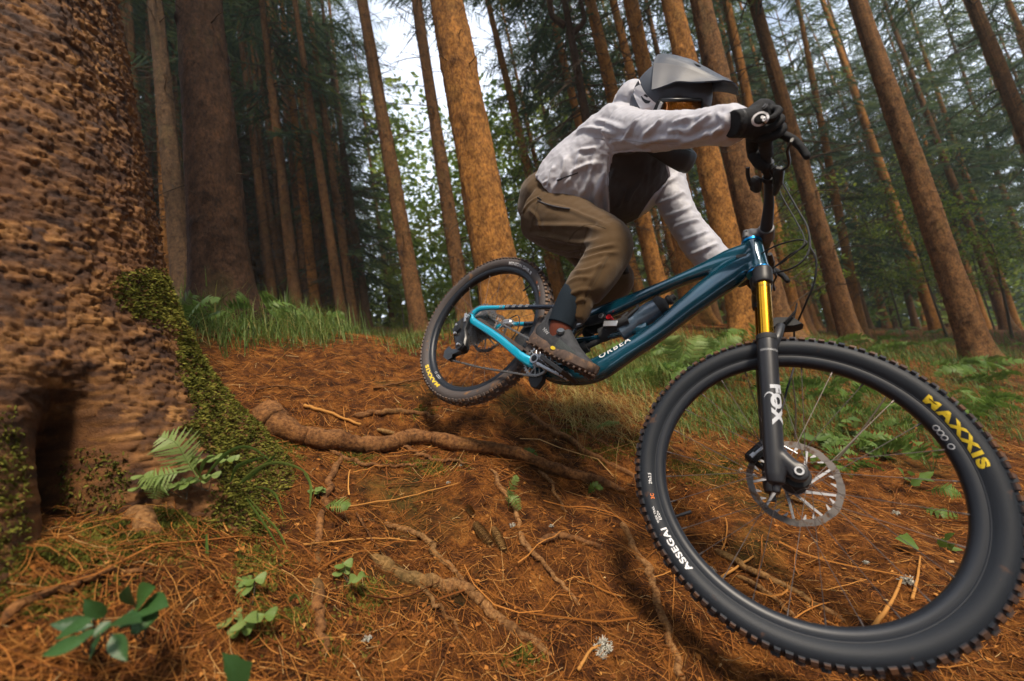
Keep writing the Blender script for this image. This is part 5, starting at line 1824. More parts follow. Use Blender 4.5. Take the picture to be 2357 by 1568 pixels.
g = G(); g.add(*seam(B_, [(1238, 462), (1258, 470), (1285, 477), (1312, 481)], .0032)); zp = g.build('pocket_zip', mat('zip_grey', (.06, .055, .06), rough=.6), tro)
g = G(); q = on(B_, 1243, 459, .005); g.add(*rbox(W(q), (.030, .007, .007), np.stack([nrm(C2W @ np.array([.75, .5, .2])), nrm(np.cross(C2W @ np.array([.75, .5, .2]), UP)), nrm(np.cross(C2W @ np.array([.75, .5, .2]), np.cross(C2W @ np.array([.75, .5, .2]), UP)))], 1), .3)); g.build('zip_pull', m_black, zp)
g = G()
for pl in ([(1222, 535), (1255, 548), (1285, 565), (1302, 562), (1322, 535), (1345, 518)], [(1345, 518), (1368, 518), (1395, 526)], [(1240, 468), (1228, 500), (1220, 535)], [(1353, 522), (1340, 560), (1330, 600)], [(1400, 590), (1375, 640), (1348, 690), (1340, 705)]):
    g.add(*seam(B_, pl, .0014, off=.0006))
g.build('seam', mat('seam_brown', (.07, .045, .020), rough=.9), tro)['kind'] = 'stuff'
# knitted cuffs, socks
g = G(); p, r = st((1336, 650, 1.457, .044), (1317, 684, 1.441, .0460), (1304, 714, 1.433, .0455), (1290, 748, 1.424, .0435))
V, F = tube(spline(p, 40), spline(r, 40) * (1 + .0 * np.arange(40)[:, None]), 96); th_ = np.arange(96)
V = V.reshape(40, 96, 3); c = V.mean(1, keepdims=True); V = c + (V - c) * (1 + .016 * np.cos(th_ * np.pi * .5 * 2))[None, :, None]
g.add(W(V.reshape(-1, 3)), F); g.build('knit_cuff', m_knit, tro, sharp=None)
g = G(); g.add(*[x if k else W(x) for k, x in enumerate(limb([(1298, 732, 1.427, .0400), (1290, 756, 1.422, .0385), (1286, 778, 1.42, .036)], 24, 10))]); g.build('sock', m_sock, rider)
g = G(); g.add(*[x if k else W(x) for k, x in enumerate(limb([(1290, 765, 1.82, .05), (1262, 785, 1.81, .045), (1250, 810, 1.80, .045)], 24, 10))]); g.build('sock', m_sock, rider)

# shoes, in bike axes from the heel
SPRO = [(0, -.026, .026), (.02, -.034, .034), (.07, -.034, .034), (.12, -.032, .034), (.17, -.042, .044), (.215, -.050, .046), (.255, -.044, .038), (.283, -.026, .020), (.292, -.004, .002)]


def make_shoe(heel, s):
    Rm = rotm((0, 1, 0), R_(3.0))

    def fn(V): return W(bike2cam(np.asarray(V) * [1, s, 1] @ Rm.T + heel))
    g = G()
    secs = [(.004, .040, .020, .038), (.022, .052, .034, .052), (.060, .060, .036, .060), (.100, .056, .036, .056), (.140, .044, .037, .046), (.180, .034, .043, .036), (.220, .028, .046, .028), (.255, .023, .038, .023), (.280, .018, .022, .015), (.290, .015, .008, .006)]
    g.add(*tube(np.array([(x, 0, z) for x, z, _, _ in secs]), np.array([(a, b) for _, _, a, b in secs]), 24, side=Y, sq=2.4))
    g.add(*tube(np.array([(.055, 0, .06), (.050, 0, .10), (.048, 0, .138)]), np.array([(.036, .050), (.037, .050), (.039, .053)]), 24, side=Y))
    g.add(*tube(np.array([(.005, 0, .06), (.000, 0, .11), (-.008, 0, .150)]), np.array([(.022, .012), (.018, .008), (.012, .005)]), 12, side=Y))
    g.add(*tube(np.array([(.09, 0, .085), (.105, 0, .115), (.108, 0, .145)]), np.array([(.024, .012), (.024, .010), (.020, .006)]), 12, side=Y))
    V, F = fuse(g, .0032, 5); V = V.copy(); V[:, 2] = np.maximum(V[:, 2], .012)
    N = normals(V, F); V += N * ((fbm(V * 60, 3) - .5) * .0018)[:, None]
    shoe = None
    g = G(); g.add(fn(V), F); shoe = g.build('shoe', m_shoe, rider, sharp=None)
    bv = bvh_of(V, F)
    out = [(x, a) for x, a, _ in SPRO] + [(x, b) for x, _, b in SPRO[::-1]]
    ol = spline(np.array(out + [out[0]], float), 70)[:-1]
    g = G(); lay = [(.94, .000), (1.03, .006), (1.04, .020), (1.0, .031), (.93, .032)]
    cen = np.array([.14, 0]); Vs = []
    for k_, z in lay:
        q = cen + (ol - cen) * [1 + (k_ - 1) * .4, k_]
        Vs.append(np.stack([q[:, 0], q[:, 1], z + .010 * np.clip((.05 - q[:, 0]) / .05, 0, 1) * (k_ > .95) + .010 * np.clip((q[:, 0] - .235) / .055, 0, 1) ** 2], -1))
    n2 = len(ol); Vs = np.concatenate(Vs); i = np.arange(n2); j = (i + 1) % n2
    Fs = [np.concatenate([np.stack([k * n2 + i, k * n2 + j, (k + 1) * n2 + j, (k + 1) * n2 + i], -1) for k in range(4)]), i[::-1][None]]
    g.add(fn(Vs), Fs)
    for k in range(0, n2, 2):
        q = cen + (ol[k] - cen) * [1.0, .97]; t = nrm(np.append(ol[(k + 1) % n2] - ol[k - 1], 0)); nn = np.array([-t[1], t[0], 0])
        z0 = .010 * max(0, (q[0] - .235) / .055) ** 2
        V1, F1 = rbox((q[0], q[1], -.003 + z0), (.0065, .007, .007), np.stack([t, nn, [0, 0, 1]], 1), .15); g.add(fn(V1), F1)
    for x in np.arange(.02, .27, .022):
        for y in (-.018, .0, .018):
            V1, F1 = rbox((x, y, -.002), (.012, .012, .007), None, .15); g.add(fn(V1), F1)
    g.build('sole', m_sole, shoe, sharp=35)
    if heel[1] < 0:
        def hit(x, z, o=.0015):
            h = bv.ray_cast(Vector((x, -.2, z)), Vector((0, 1, 0)))
            return np.array(h[0]) + [0, -o, 0] if h[0] else np.array([x, -.03, z])
        # dial, logo, mesh panel, toe cap edge
        c = hit(.115, .080, .004)
        g = G(); V1, F1 = lathe([(.001, .008), (.0105, .008), (.0125, .004), (.0130, -.003), (.001, -.003)], 26, c, nrm([.15, -.85, .5])); g.add(fn(V1), F1)
        for q in range(14):
            a = q * 2 * np.pi / 14; n = nrm([.15, -.85, .5]); t1 = nrm(np.cross(n, [1, 0, 0])); t2 = np.cross(n, t1)
            V1, F1 = rbox(c + (t1 * math.cos(a) + t2 * math.sin(a)) * .0125 + n * .003, (.003, .003, .005), None, .2); g.add(fn(V1), F1)
        g.build('dial', mat('dial_grey', (.10, .11, .12), rough=.3, metal=.6), shoe, sharp=30)
        g = G()
        rows_ = 14
        P_ = [[hit(.125 + .095 * a / rows_, .024 + (.034 - .018 * a / rows_) * b / 8, .0011) for b in range(9)] for a in range(rows_ + 1)]
        P_ = np.array(P_); i = np.arange(rows_)[:, None] * 9; j = np.arange(8)[None]
        g.add(fn(P_.reshape(-1, 3)), np.stack([i + j, i + j + 1, i + 10 + j, i + 9 + j], -1).reshape(-1, 4)); g.build('mesh_panel', m_mesh, shoe, sharp=None)
        lx2, lf2 = lettering('NW', .02, .25, 1, 1.0)
        P2 = np.array([hit(.040 + a * .013, .058 + b * .013 - a * .004, .0012) for a, b in lx2]); g = G(); g.add(fn(P2), lf2); g.build('lettering', m_grey, shoe, sharp=None)
        oc = [(.125 + .011 * math.cos(a), .020 + .0062 * math.sin(a)) for a in np.arange(8) * np.pi / 4 + .39]
        g = G(); V1 = np.array([(x, -.0372, z) for x, z in oc] + [(x, -.0352, z) for x, z in oc]); i = np.arange(8); j = (i + 1) % 8
        g.add(fn(V1), [i[None], np.stack([i, j, 8 + j, 8 + i], -1)]); g.build('sole_badge', m_yellow, shoe, smooth=False)
    return shoe


make_shoe(np.array([.440, -.130, .003]), 1.0)
make_shoe(np.array([.105, .130, -.018]), -1.0)

# jacket
g = G()
g.add(*limb([(1290, 470, 1.87, .180, .150), (1325, 437, 1.84, .192, .188), (1392, 384, 1.79, .195, .188), (1445, 332, 1.735, .195, .170), (1478, 280, 1.69, .182, .135), (1492, 242, 1.66, .125, .105), (1500, 222, 1.63, .085, .085)], 36, 40, LAT))
g.add(*limb([(1352, 448, 1.80, .165, .085), (1410, 448, 1.78, .175, .105), (1462, 418, 1.77, .175, .105), (1505, 372, 1.76, .16, .08)], 30, 24, LAT))
g.add(*ball(Cc(1456, 236, 1.66), (.075, .078, .09)))
g.add(*limb([(1440, 303, 1.56, .084), (1468, 303, 1.46, .066), (1505, 304, 1.36, .0600), (1560, 300, 1.25, .0510), (1612, 295, 1.165, .0475), (1650, 291, 1.115, .0475), (1680, 288, 1.080, .0470), (1696, 286, 1.055, .0400), (1702, 286, 1.047, .031)], 26, 50))
g.add(*limb([(1505, 360, 1.86, .10), (1528, 400, 1.85, .084), (1544, 445, 1.80, .070), (1572, 507, 1.73, .0625), (1620, 573, 1.66, .0645), (1668, 625, 1.61, .052), (1700, 648, 1.585, .034)], 26, 44))
V, F = fuse(g, .0054, 5); N = normals(V, F); B_ = bvh_of(V, F)
px_ = V[:, 0] / V[:, 2] * FPX + 1178.5; py_ = V[:, 1] / V[:, 2] * FPX + 784
D = (ridged(V * np.array([16, 11, 11]) + 9, 3) - .4) * .0042 + (ridged(V * 34 + 2, 2) - .4) * .0022
u_ = np.stack([(px_ * .7 + py_) / 55, (px_ - py_) / 190, V[:, 2] * 7], -1)
D += (ridged(u_, 3) - .45) * .0036 * sstep(1400, 1470, px_)
u_ = np.stack([(px_ - py_ * .35) / 46, (px_ * .4 + py_) / 230, V[:, 2] * 5], -1)
D += (ridged(u_, 3) - .45) * .0050 * sstep(1470, 1380, px_)
D += folds(V, N, B_, [
    # sleeve
    (.010, .011, [(1475, 322), (1500, 300), (1515, 285), (1528, 272)]), (.009, .010, [(1455, 335), (1510, 322), (1560, 318), (1610, 322)]),
    (.008, .009, [(1590, 300), (1610, 285), (1628, 272), (1640, 262)]), (.007, .008, [(1600, 325), (1630, 310), (1655, 300), (1672, 296)]),
    (.007, .007, [(1545, 285), (1570, 278), (1600, 270)]), (.008, .008, [(1530, 305), (1560, 300), (1590, 305)]), (.007, .008, [(1640, 318), (1655, 300), (1668, 290)]),
    (.008, .009, [(1430, 330), (1450, 305), (1462, 285), (1475, 275)]), (.006, .007, [(1560, 330), (1600, 318), (1640, 300)]), (.006, .006, [(1660, 262), (1668, 275), (1674, 290)]), (.005, .006, [(1650, 258), (1658, 272), (1662, 290)]),
    # side and front
    (.013, .015, [(1275, 440), (1290, 415), (1300, 385), (1303, 355)]), (.010, .012, [(1298, 432), (1318, 405), (1330, 375), (1335, 350)]),
    (.011, .014, [(1335, 455), (1352, 425), (1360, 395), (1372, 365)]), (.013, .017, [(1365, 485), (1372, 450), (1385, 420), (1398, 380)]),
    (.010, .014, [(1398, 500), (1398, 460), (1402, 420), (1415, 385)]), (.009, .010, [(1310, 400), (1340, 385), (1370, 375)]), (.008, .009, [(1330, 350), (1350, 345), (1375, 340)]),
    (.009, .010, [(1262, 432), (1268, 405), (1275, 380)]), (.007, .008, [(1225, 425), (1232, 412), (1240, 400)]), (.007, .008, [(1240, 440), (1248, 425), (1262, 415)]), (.006, .007, [(1217, 420), (1222, 410), (1226, 402)]),
    (.012, .012, [(1320, 315), (1345, 300), (1385, 300), (1430, 312)]), (.009, .009, [(1370, 280), (1400, 285), (1440, 300)]), (.008, .008, [(1400, 330), (1430, 322), (1470, 330)]),
    (.010, .010, [(1440, 470), (1455, 440), (1475, 415)]), (.008, .009, [(1420, 480), (1432, 455), (1440, 430)]),
    # lower sleeve
    (.009, .009, [(1505, 470), (1545, 460), (1575, 440)]), (.009, .009, [(1520, 500), (1560, 490), (1595, 475)]), (.008, .009, [(1535, 530), (1580, 515), (1612, 505)]),
    (.008, .009, [(1555, 560), (1600, 545), (1632, 530)]), (.008, .009, [(1580, 590), (1620, 575), (1652, 560)]), (.009, .008, [(1510, 440), (1530, 425), (1555, 410)])])
V = V + N * D[:, None] * 1.0
# chest shade put into the colour: dark cloth from zip edge to lower arm
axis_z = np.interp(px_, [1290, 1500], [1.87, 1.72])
shade_ = in_poly([(1401, 530), (1399, 470), (1397, 420), (1402, 385), (1412, 352), (1470, 346), (1520, 350), (1534, 378), (1540, 410), (1520, 435), (1502, 452), (1470, 500), (1430, 530)], px_, py_) & (V[:, 2] < axis_z + .12)
Fj = [f[~shade_[f].all(1)] for f in F]; Fo = [f[shade_[f].all(1)] for f in F]
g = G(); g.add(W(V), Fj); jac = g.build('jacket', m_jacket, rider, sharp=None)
g = G(); g.add(W(V - N * .0008), [f[shade_[f].any(1)] for f in F]); g.build('chest_shade', mat('shaded_cloth', (.050, .044, .044), rough=.9, bump=.2, bscale=600), rider, sharp=None)
B_ = bvh_of(V, F)
g = G()
for pl in ([(1212, 432), (1235, 438), (1262, 448), (1290, 458), (1330, 470), (1365, 488), (1400, 508)],): g.add(*seam(B_, pl, .0046, 60, -.0015))
g.build('hem', m_jacket, jac)
g = G(); g.add(*seam(B_, [(1402, 512), (1399, 470), (1397, 420), (1402, 385), (1412, 353), (1440, 348), (1470, 346), (1500, 347)], .0044, 70, -.0010)); g.build('zip_edge', m_jacket, jac)
g = G(); g.add(*seam(B_, [(1522, 352), (1534, 378), (1540, 410), (1521, 435), (1503, 452), (1472, 498)], .0048, 60, -.0016)); g.build('facing', m_jacket, jac)  # jacket-coloured trim over the border of the painted chest shade
g = G(); g.add(*seam(B_, [(1368, 318), (1430, 322), (1500, 330), (1560, 332)], .0012)); g.add(*seam(B_, [(1400, 360), (1398, 410), (1402, 470), (1402, 505)], .0022)); g.add(*seam(B_, [(1415, 232), (1420, 205), (1436, 190)], .0022))
g.build('seam', mat('seam_grey', (.36, .34, .36), rough=.8), jac)['kind'] = 'stuff'
g = G(); g.add(*seam(B_, [(1282, 415), (1302, 408), (1330, 398)], .0024)); zp = g.build('pocket_zip', m_black, jac)
g = G(); a, b_ = on(B_, 1283, 416, .004), on(B_, 1294, 411, .004); g.add(*tube(W(np.array([a, b_])), .0045, 8)); g.build('zip_pull', m_black, zp)
# collar gaiter under the helmet
g = G(); g.add(*[x if k else W(x) for k, x in enumerate(limb([(1500, 262, 1.62, .062), (1520, 262, 1.56, .060), (1535, 270, 1.53, .060)], 24, 10))]); g.build('neck_gaiter', m_dark, rider)

# gloves: palm, four fingers and thumb closed on the grip
UB = lambda V: W(bike2cam(steer(V)))
cam2ub = lambda c: SA0 + (((np.asarray(c) - BT) @ BR) - SA0) @ SROT


def make_glove(s, wrist_px):
    wr_ = cam2ub(Cc(*wrist_px))
    e1 = nrm(bat(s * .37) - bat(s * .28)); e2 = nrm(np.array([1.0, 0, 0]) - e1 * e1[0]); e3 = np.cross(e2, e1) * (1 if s < 0 else -1)
    if e3[2] < 0: e3 = -e3
    B = lambda y, f, u: bat(s * y) + e2 * f + e3 * u
    g = G()
    ys = [.298, .323, .348, .371]; rad_ = [.0105, .0110, .0105, .0092]; kn = []
    for k, (y, r) in enumerate(zip(ys, rad_)):
        K = B(y, .012 - .004 * k, .036 - .003 * k); kn.append(K)
        if k == 0:      # forefinger reaches for the lever
            pts = [K - e2 * .012, K, B(y - .014, .056, .020), B(y - .030, .084, .002), B(y - .040, .100, -.014)]
        else:
            pts = [K - e2 * .012, K, B(y, .040 - .002 * k, .012), B(y, .032, -.018), B(y, .006, -.029), B(y, -.010, -.024)]
        g.add(*tube(spline(np.array(pts), 22), np.linspace(r * 1.12, r * .82, 22), 12)); g.add(*ball(pts[-1], r * .84)); g.add(*ball(K, r * 1.25))
    V1, F1 = fuse(g, .0022, 3)
    g2 = G(); g2.add(V1, F1)
    mid = (kn[0] + kn[3]) / 2
    back = wr_ + (mid - wr_) * .55 + e3 * .006
    latv = nrm(kn[3] - kn[0])
    g = G()
    g.add(*tube(spline(np.array([wr_ - (mid - wr_) * .30, wr_ + (mid - wr_) * .25, back, mid - e2 * .006]), 18), spline(np.array([(.031, .028), (.036, .030), (.049, .028), (.045, .017)]), 18), 24, side=latv))
    g.add(*tube(spline(np.array([wr_ + (mid - wr_) * .35, B(.350, -.040, -.010), B(.345, -.026, -.020)]), 10), np.array([.024, .022, .020, .019, .018, .017, .016, .015, .014, .012]), 14))
    th = [wr_ + (mid - wr_) * .3 - latv * .018, B(.278, -.036, .004), B(.262, -.024, -.014), B(.246, -.006, -.024), B(.240, .004, -.024)]
    g.add(*tube(spline(np.array(th), 18), np.linspace(.017, .0105, 18), 14)); g.add(*ball(th[-1], .0108))
    g.add(V1, F1)
    V, F = fuse(g, .0024, 4); N = normals(V, F)
    V = V + N * ((ridged(V * 60, 2) - .4) * .0009)[:, None]
    g = G(); g.add(UB(V), F); gl = g.build('glove', m_glove, rider, sharp=None)
    g = G(); d = nrm(mid - wr_)
    g.add(*tube(np.array([wr_ - d * .026, wr_ - d * .010]), np.array([(.0300, .0280), (.033, .030)]), 26, side=latv)); g.v[-1] = UB(g.v[-1]); g.build('cuff', m_dark, gl)
    if s < 0:
        bv = bvh_of(W2C(UB(V)), F)
        c = on(bv, 1750, 274, .0008); d = nrm(c)
        ux = nrm(np.array([1, -.28, 0]) - d * (np.array([1, -.28, 0]) @ d)); uy = np.cross(d, ux)
        if uy[1] > 0: uy = -uy
        g = G()
        for (r0_, r1_, m_) in ((.0165, .0118, 'w'),):
            a = np.linspace(0, 2 * np.pi, 33)[:-1]; V2 = []
            for r in (r0_, r1_):
                for q in a:
                    h = bv.ray_cast(Vector(c - d * .03 + (ux * math.cos(q) * 1.15 + uy * math.sin(q)) * r), Vector(d)); V2.append(np.array(h[0]) - d * .0012 if h[0] else c + (ux * math.cos(q) + uy * math.sin(q)) * r)
            i = np.arange(32); j = (i + 1) % 32; g.add(W(np.array(V2)), np.stack([i, j, 32 + j, 32 + i], -1))
        for (ox, oy, r) in ((.0075, -.0035, .0038), (.0042, .0030, .0036), (.0085, .0012, .0025)):
            a = np.arange(14) * 2 * np.pi / 14; V2 = []
            for q in a:
                h = bv.ray_cast(Vector(c - d * .03 + ux * (ox + r * math.cos(q)) + uy * (oy + r * math.sin(q))), Vector(d)); V2.append(np.array(h[0]) - d * .0012 if h[0] else c)
            g.add(W(np.array(V2)), np.arange(14)[None])
        g.build('glove_emblem', m_strap, gl, sharp=None)
    return gl


def W2C(V): return (np.asarray(V) - EYE) @ C2W


make_glove(-1, (1706, 284, 1.045))
make_glove(1, (1712, 640, 1.60))

# ------------------------------------------------------------------ helmet (head axes: f forward, l left, u up)
HC = Cc(1542, 247, 1.53)
hf = nrm([.57, .56, -.60]); hu = np.array([.34, -.78, -.52]); hu = nrm(hu - hf * (hu @ hf)); hl = np.cross(hu, hf)
if hl[2] < 0: hl = -hl
HR = np.stack([hf, hl, hu], 1) * 1.08
HW = lambda V: W(HC + np.asarray(V) @ HR.T)
SH = np.array([.140, .116, .130])


def shell_pt(az, el, k=1.0, dz=.0):
    """point on the egg of the shell: az from the front towards the right side, el up"""
    return np.array([math.cos(el) * math.cos(az), -math.cos(el) * math.sin(az), math.sin(el)]) * SH * k + np.array([-.010, 0, .012 + dz])


g = G()
g.add(*ball((-.010, 0, .012), SH, None, 40, 26))
g.add(*ball((-.03, 0, -.055), (.112, .104, .095), None, 32, 20))
for s in (-1, 1):
    g.add(*tube(spline(np.array([(-.06, .094 * s, -.075), (.00, .100 * s, -.098), (.075, .090 * s, -.120), (.125, .060 * s, -.132), (.148, .022 * s, -.136), (.150, 0, -.136)]), 26), spline(np.array([(.052, .020), (.046, .019), (.036, .017), (.034, .016), (.036, .017), (.036, .017)]), 26), 18, side=np.array([0, 0, 1.0]), sq=2.6))
V, F = fuse(g, .0042, 8)
# eye port cut back into the shell
port = sstep(.055, .085, V[:, 0]) * sstep(.030, .012, V[:, 2]) * sstep(-.098, -.080, V[:, 2])
V[:, 0] -= port * np.clip(V[:, 0] - .060, 0, 1)
up_ridge = sstep(.02, .05, V[:, 2])
az_ = np.arctan2(-V[:, 1], V[:, 0])
N = normals(V, F)
grv = np.exp(-((V[:, 2] - (-.012 + .16 * np.clip(-V[:, 0], -.1, .2))) / .006) ** 2) * (V[:, 0] < .09)
V = V - N * (grv * .004)[:, None]
scoop = np.exp(-((np.abs(V[:, 1]) - .075) / .022) ** 2 - ((V[:, 0] - .005) / .05) ** 2 - ((V[:, 2] - .085) / .025) ** 2)
V = V - N * (scoop * .014)[:, None]
zcut = V[:, 2] < -.04
g = G(); low = (V[:, 2] < -.092) | ((V[:, 0] > .075) & (V[:, 2] < -.03))
Fu = [f[(~low)[f].all(1)] for f in F]; Fl = [f[~((~low)[f].all(1))] for f in F]
g.add(HW(V), [f for f in Fu if len(f)]); hel = g.build('helmet', m_helmet, rider, sharp=None)
g = G(); g.add(HW(V), [f for f in Fl if len(f)]); g.build('chin_bar', m_dark, hel, sharp=None)
bv_h = bvh_of(V, F)


def shrink(p, off):
    """drop a point onto the shell from outside"""
    c = np.array([-.010, 0, .0]); d = nrm(c - p); h = bv_h.ray_cast(Vector(np.asarray(p) - d * .2), Vector(d))
    return np.array(h[0]) - d * off if h[0] else np.asarray(p)


def band(path, w0, w1, off, n=40):
    """strip laid on the shell: path of (az, el) in degrees, half widths in degrees of elevation"""
    q = spline(np.array(path, float), n); V = []
    for k, (a, e) in enumerate(q):
        w = w0 + (w1 - w0) * k / (n - 1)
        t = nrm(q[min(k + 1, n - 1)] - q[max(k - 1, 0)]); nn = np.array([-t[1], t[0]])
        for j in np.linspace(-1, 1, 5):
            aa, ee = q[k] + nn * j * w
            V.append(shrink(shell_pt(R_(aa), R_(ee), 1.3), off))
    V = np.array(V); i = np.arange(n - 1)[:, None] * 5; j = np.arange(4)[None]
    return V, np.stack([i + j, i + j + 1, i + 6 + j, i + 5 + j], -1).reshape(-1, 4)


# goggle strap: white at the side, dark behind, white edges (draped on the shell)
VC = HC + V @ HR.T
bv_c = bvh_of(VC, F)


def on_shell(px, py, off):
    q = on(bv_c, px, py, 0.0)
    if q is None: return None
    k = bv_c.find_nearest(Vector(q))
    return q - nrm(q) * off


def strip(eL, eR, n, m, off):
    A_, B_2 = spline(np.array(eL, float), n), spline(np.array(eR, float), n); out = []; last = None
    for a, b_ in zip(A_, B_2):
        row = []
        for t in np.linspace(0, 1, m):
            q = None
            for tt in np.linspace(t, 1, 9):
                q = on_shell(*(a * (1 - tt) + b_ * tt), off)
                if q is not None: break
            row.append(q if q is not None else (out[-1][len(row)] if out else HC))
        out.append(row)
    out = np.array(out).reshape(-1, 3); i = np.arange(n - 1)[:, None] * m; j = np.arange(m - 1)[None]
    return W(out), np.stack([i + j, i + j + 1, i + m + 1 + j, i + m + j], -1).reshape(-1, 4)


g = G(); g.add(*strip([(1492, 272), (1472, 247), (1460, 222), (1456, 204)], [(1516, 242), (1500, 230), (1484, 212), (1474, 194)], 24, 9, .003)); stp = g.build('goggle_strap', m_strap, hel, sharp=None)
g = G(); g.add(*strip([(1456, 204), (1453, 186), (1458, 162), (1470, 140), (1484, 124)], [(1474, 194), (1468, 176), (1470, 158), (1480, 140), (1494, 124)], 24, 7, .003)); g.build('strap_back', m_strapd, stp, sharp=None)
g = G()
for pl in ([(1474, 194), (1468, 176), (1470, 158), (1480, 140), (1494, 124)], [(1456, 204), (1454, 186), (1459, 163), (1471, 141)]):
    q = [on_shell(x, y, .004) for x, y in spline(np.array(pl, float), 26)]; q = np.array([a_ for a_ in q if a_ is not None])
    if len(q) > 3: g.add(*tube(W(q), .0020, 6))
g.build('strap_edge', m_strap, stp)
g = G()
g.add(*strip([(1475, 222), (1479, 231), (1486, 238), (1494, 238)], [(1477, 221), (1482, 227), (1490, 231), (1498, 232)], 12, 3, .0045))
g.add(*strip([(1481, 219), (1484, 222), (1489, 225)], [(1485, 217), (1489, 219), (1492, 223)], 6, 3, .0045))
g.build('strap_emblem', m_strapd, stp, sharp=None)
# goggles: curved mirror lens under the brow, frame and outrigger
LN = spline(np.array([Cc(1521, 250, 1.425), Cc(1540, 250, 1.385), Cc(1566, 250, 1.370), Cc(1594, 250, 1.378), Cc(1616, 250, 1.405)]), 30)
uy = nrm(np.array([.10, -.98, -.16])); Vl = []
for q in LN:
    for t in np.linspace(-1, 1, 9): Vl.append(q + uy * (.026 * t - .002) + hf * (-.010 * t * t))
Vl = np.array(Vl); nL, mL = 30, 9; i = np.arange(nL - 1)[:, None] * mL; j = np.arange(mL - 1)[None]
g = G(); g.add(W(Vl), np.stack([i + j, i + j + 1, i + mL + 1 + j, i + mL + j], -1).reshape(-1, 4)); gog = g.build('goggle_lens', m_lens, hel, sharp=None)
G2 = Vl.reshape(nL, mL, 3); loop = np.concatenate([G2[:, 0], G2[-1], G2[::-1, -1], G2[0, ::-1]])
g = G(); g.add(*tube(W(loop), .0060, 10))
Ro = np.stack([nrm(C2W @ hf), nrm(C2W @ hl), nrm(C2W @ hu)], 1)
g.add(*rbox(W(Cc(1514, 252, 1.425)), (.030, .014, .052), Ro, .25)); g.build('goggle_frame', m_black, gog)
g = G(); g.add(*rbox(W(Cc(1517, 250, 1.410)), (.012, .006, .038), Ro, .25)); g.build('outrigger', m_grey, gog)
# visor: a wide ridged peak traced along its ridge and near edge, mirrored about the middle of the helmet
RID = spline(np.array([Cc(*q) for q in ((1528, 128, 1.515), (1548, 128, 1.490), (1570, 131, 1.46), (1610, 147, 1.42), (1650, 168, 1.385), (1690, 190, 1.355))]), 40)
NEA = spline(np.array([Cc(*q) for q in ((1500, 206, 1.412), (1512, 203, 1.404), (1532, 196, 1.395), (1558, 187, 1.375), (1590, 188, 1.362), (1622, 187, 1.335))]), 40)
hlu = nrm(hl); nA, nB = 40, 33; Vv = np.zeros((nA, nB, 3))
for a in range(nA):
    t = a / (nA - 1); dlt = NEA[a] - RID[a]; wl = dlt @ hlu; hv = dlt - hlu * wl
    out = nrm(RID[a] - HC)
    for b_ in range(nB):
        v = -1 + 2 * b_ / (nB - 1); av = abs(v)
        q = RID[a] + hlu * wl * -v + hv * av ** (2.3 - .5 * t) * (1 - (.55 * t if v > 0 else 0))
        bump = .0085 * math.exp(-((av - .50) / .07) ** 2) * sstep(.05, .3, np.array(t)) * (1 - .7 * t) - .013 * math.exp(-((av - .27) / .12) ** 2) * sstep(.25, .5, np.array(t)) * (1 - t)
        bump -= .009 * sstep(.62, .74, np.array(av)) * (1 - sstep(.9, 1.0, np.array(av))) * (1 - .8 * t)
        Vv[a, b_] = q + out * float(bump)
i = np.arange(nA - 1)[:, None] * nB; j = np.arange(nB - 1)[None]
Ft = np.stack([i + j, i + j + 1, i + nB + 1 + j, i + nB + j], -1)
keep = np.ones((nA - 1, nB - 1), bool)
vv = np.abs(-1 + 2 * (np.arange(nB - 1) + .5) / (nB - 1)); tt = (np.arange(nA - 1) + .5) / (nA - 1)
keep[np.ix_((tt > .40) & (tt < .66), (vv > .16) & (vv < .42))] = False
side_m = np.zeros((nA - 1, nB - 1), bool); side_m[:, vv > .64] = True
Ft, side_m = Ft[keep], side_m[keep]
flat = Vv.reshape(-1, 3); under = flat - hu / np.linalg.norm(hu) * .0045; M_ = nA * nB
rim_i = np.concatenate([np.arange(nB), np.arange(1, nA) * nB + nB - 1, (nA - 1) * nB + np.arange(nB - 1)[::-1], np.arange(1, nA - 1)[::-1] * nB]); rn = np.roll(rim_i, -1)
g = G(); g.add(W(np.concatenate([flat, under])), [Ft[~side_m], Ft[:, ::-1] + M_, np.stack([rim_i, rn, rn + M_, rim_i + M_], -1)])
vis = g.build('visor', mat('visor_slate', (.040, .050, .072), rough=.5, spec=.45), hel, sharp=50)
g = G(); g.add(W(flat), Ft[side_m]); g.build('visor_flank', m_helmet2, vis, sharp=None)
lx3, lf3 = lettering('SUPERVISOR', .01, 0, 1, 1.0)
P3 = []
for a, b_ in lx3:
    v = .50 - a * .085; t = .915 + b_ * .045
    ia, ib = t * (nA - 1), (v + 1) / 2 * (nB - 1); i0, j0 = min(int(ia), nA - 2), min(max(int(ib), 0), nB - 2)
    fa, fb = ia - i0, ib - j0
    P3.append(Vv[i0, j0] * (1 - fa) * (1 - fb) + Vv[i0 + 1, j0] * fa * (1 - fb) + Vv[i0, j0 + 1] * (1 - fa) * fb + Vv[i0 + 1, j0 + 1] * fa * fb + hu * .002)
g = G(); g.add(W(np.array(P3)), lf3); g.build('lettering', m_grey, vis, sharp=None)

# ------------------------------------------------------------------ roots, litter and plants of the forest floor
m_root = bark_mat('root_bark', ((.27, .125, .045), (.17, .075, .028), (.08, .038, .018)), 70, (1, 1, 1))
m_root2 = bark_mat('pale_root', ((.36, .19, .075), (.24, .115, .042), (.12, .055, .024)), 90, (1, 1, 1))


def ground_line(px, lift, n):
    q = spline(np.array([p[:2] for p in px], float), n)
    out = []
    for a, b in q:
        c = ghit(a, b)
        c[1] = gy(c[0], c[2]) - lift
        out.append(c)
    return np.array(out)


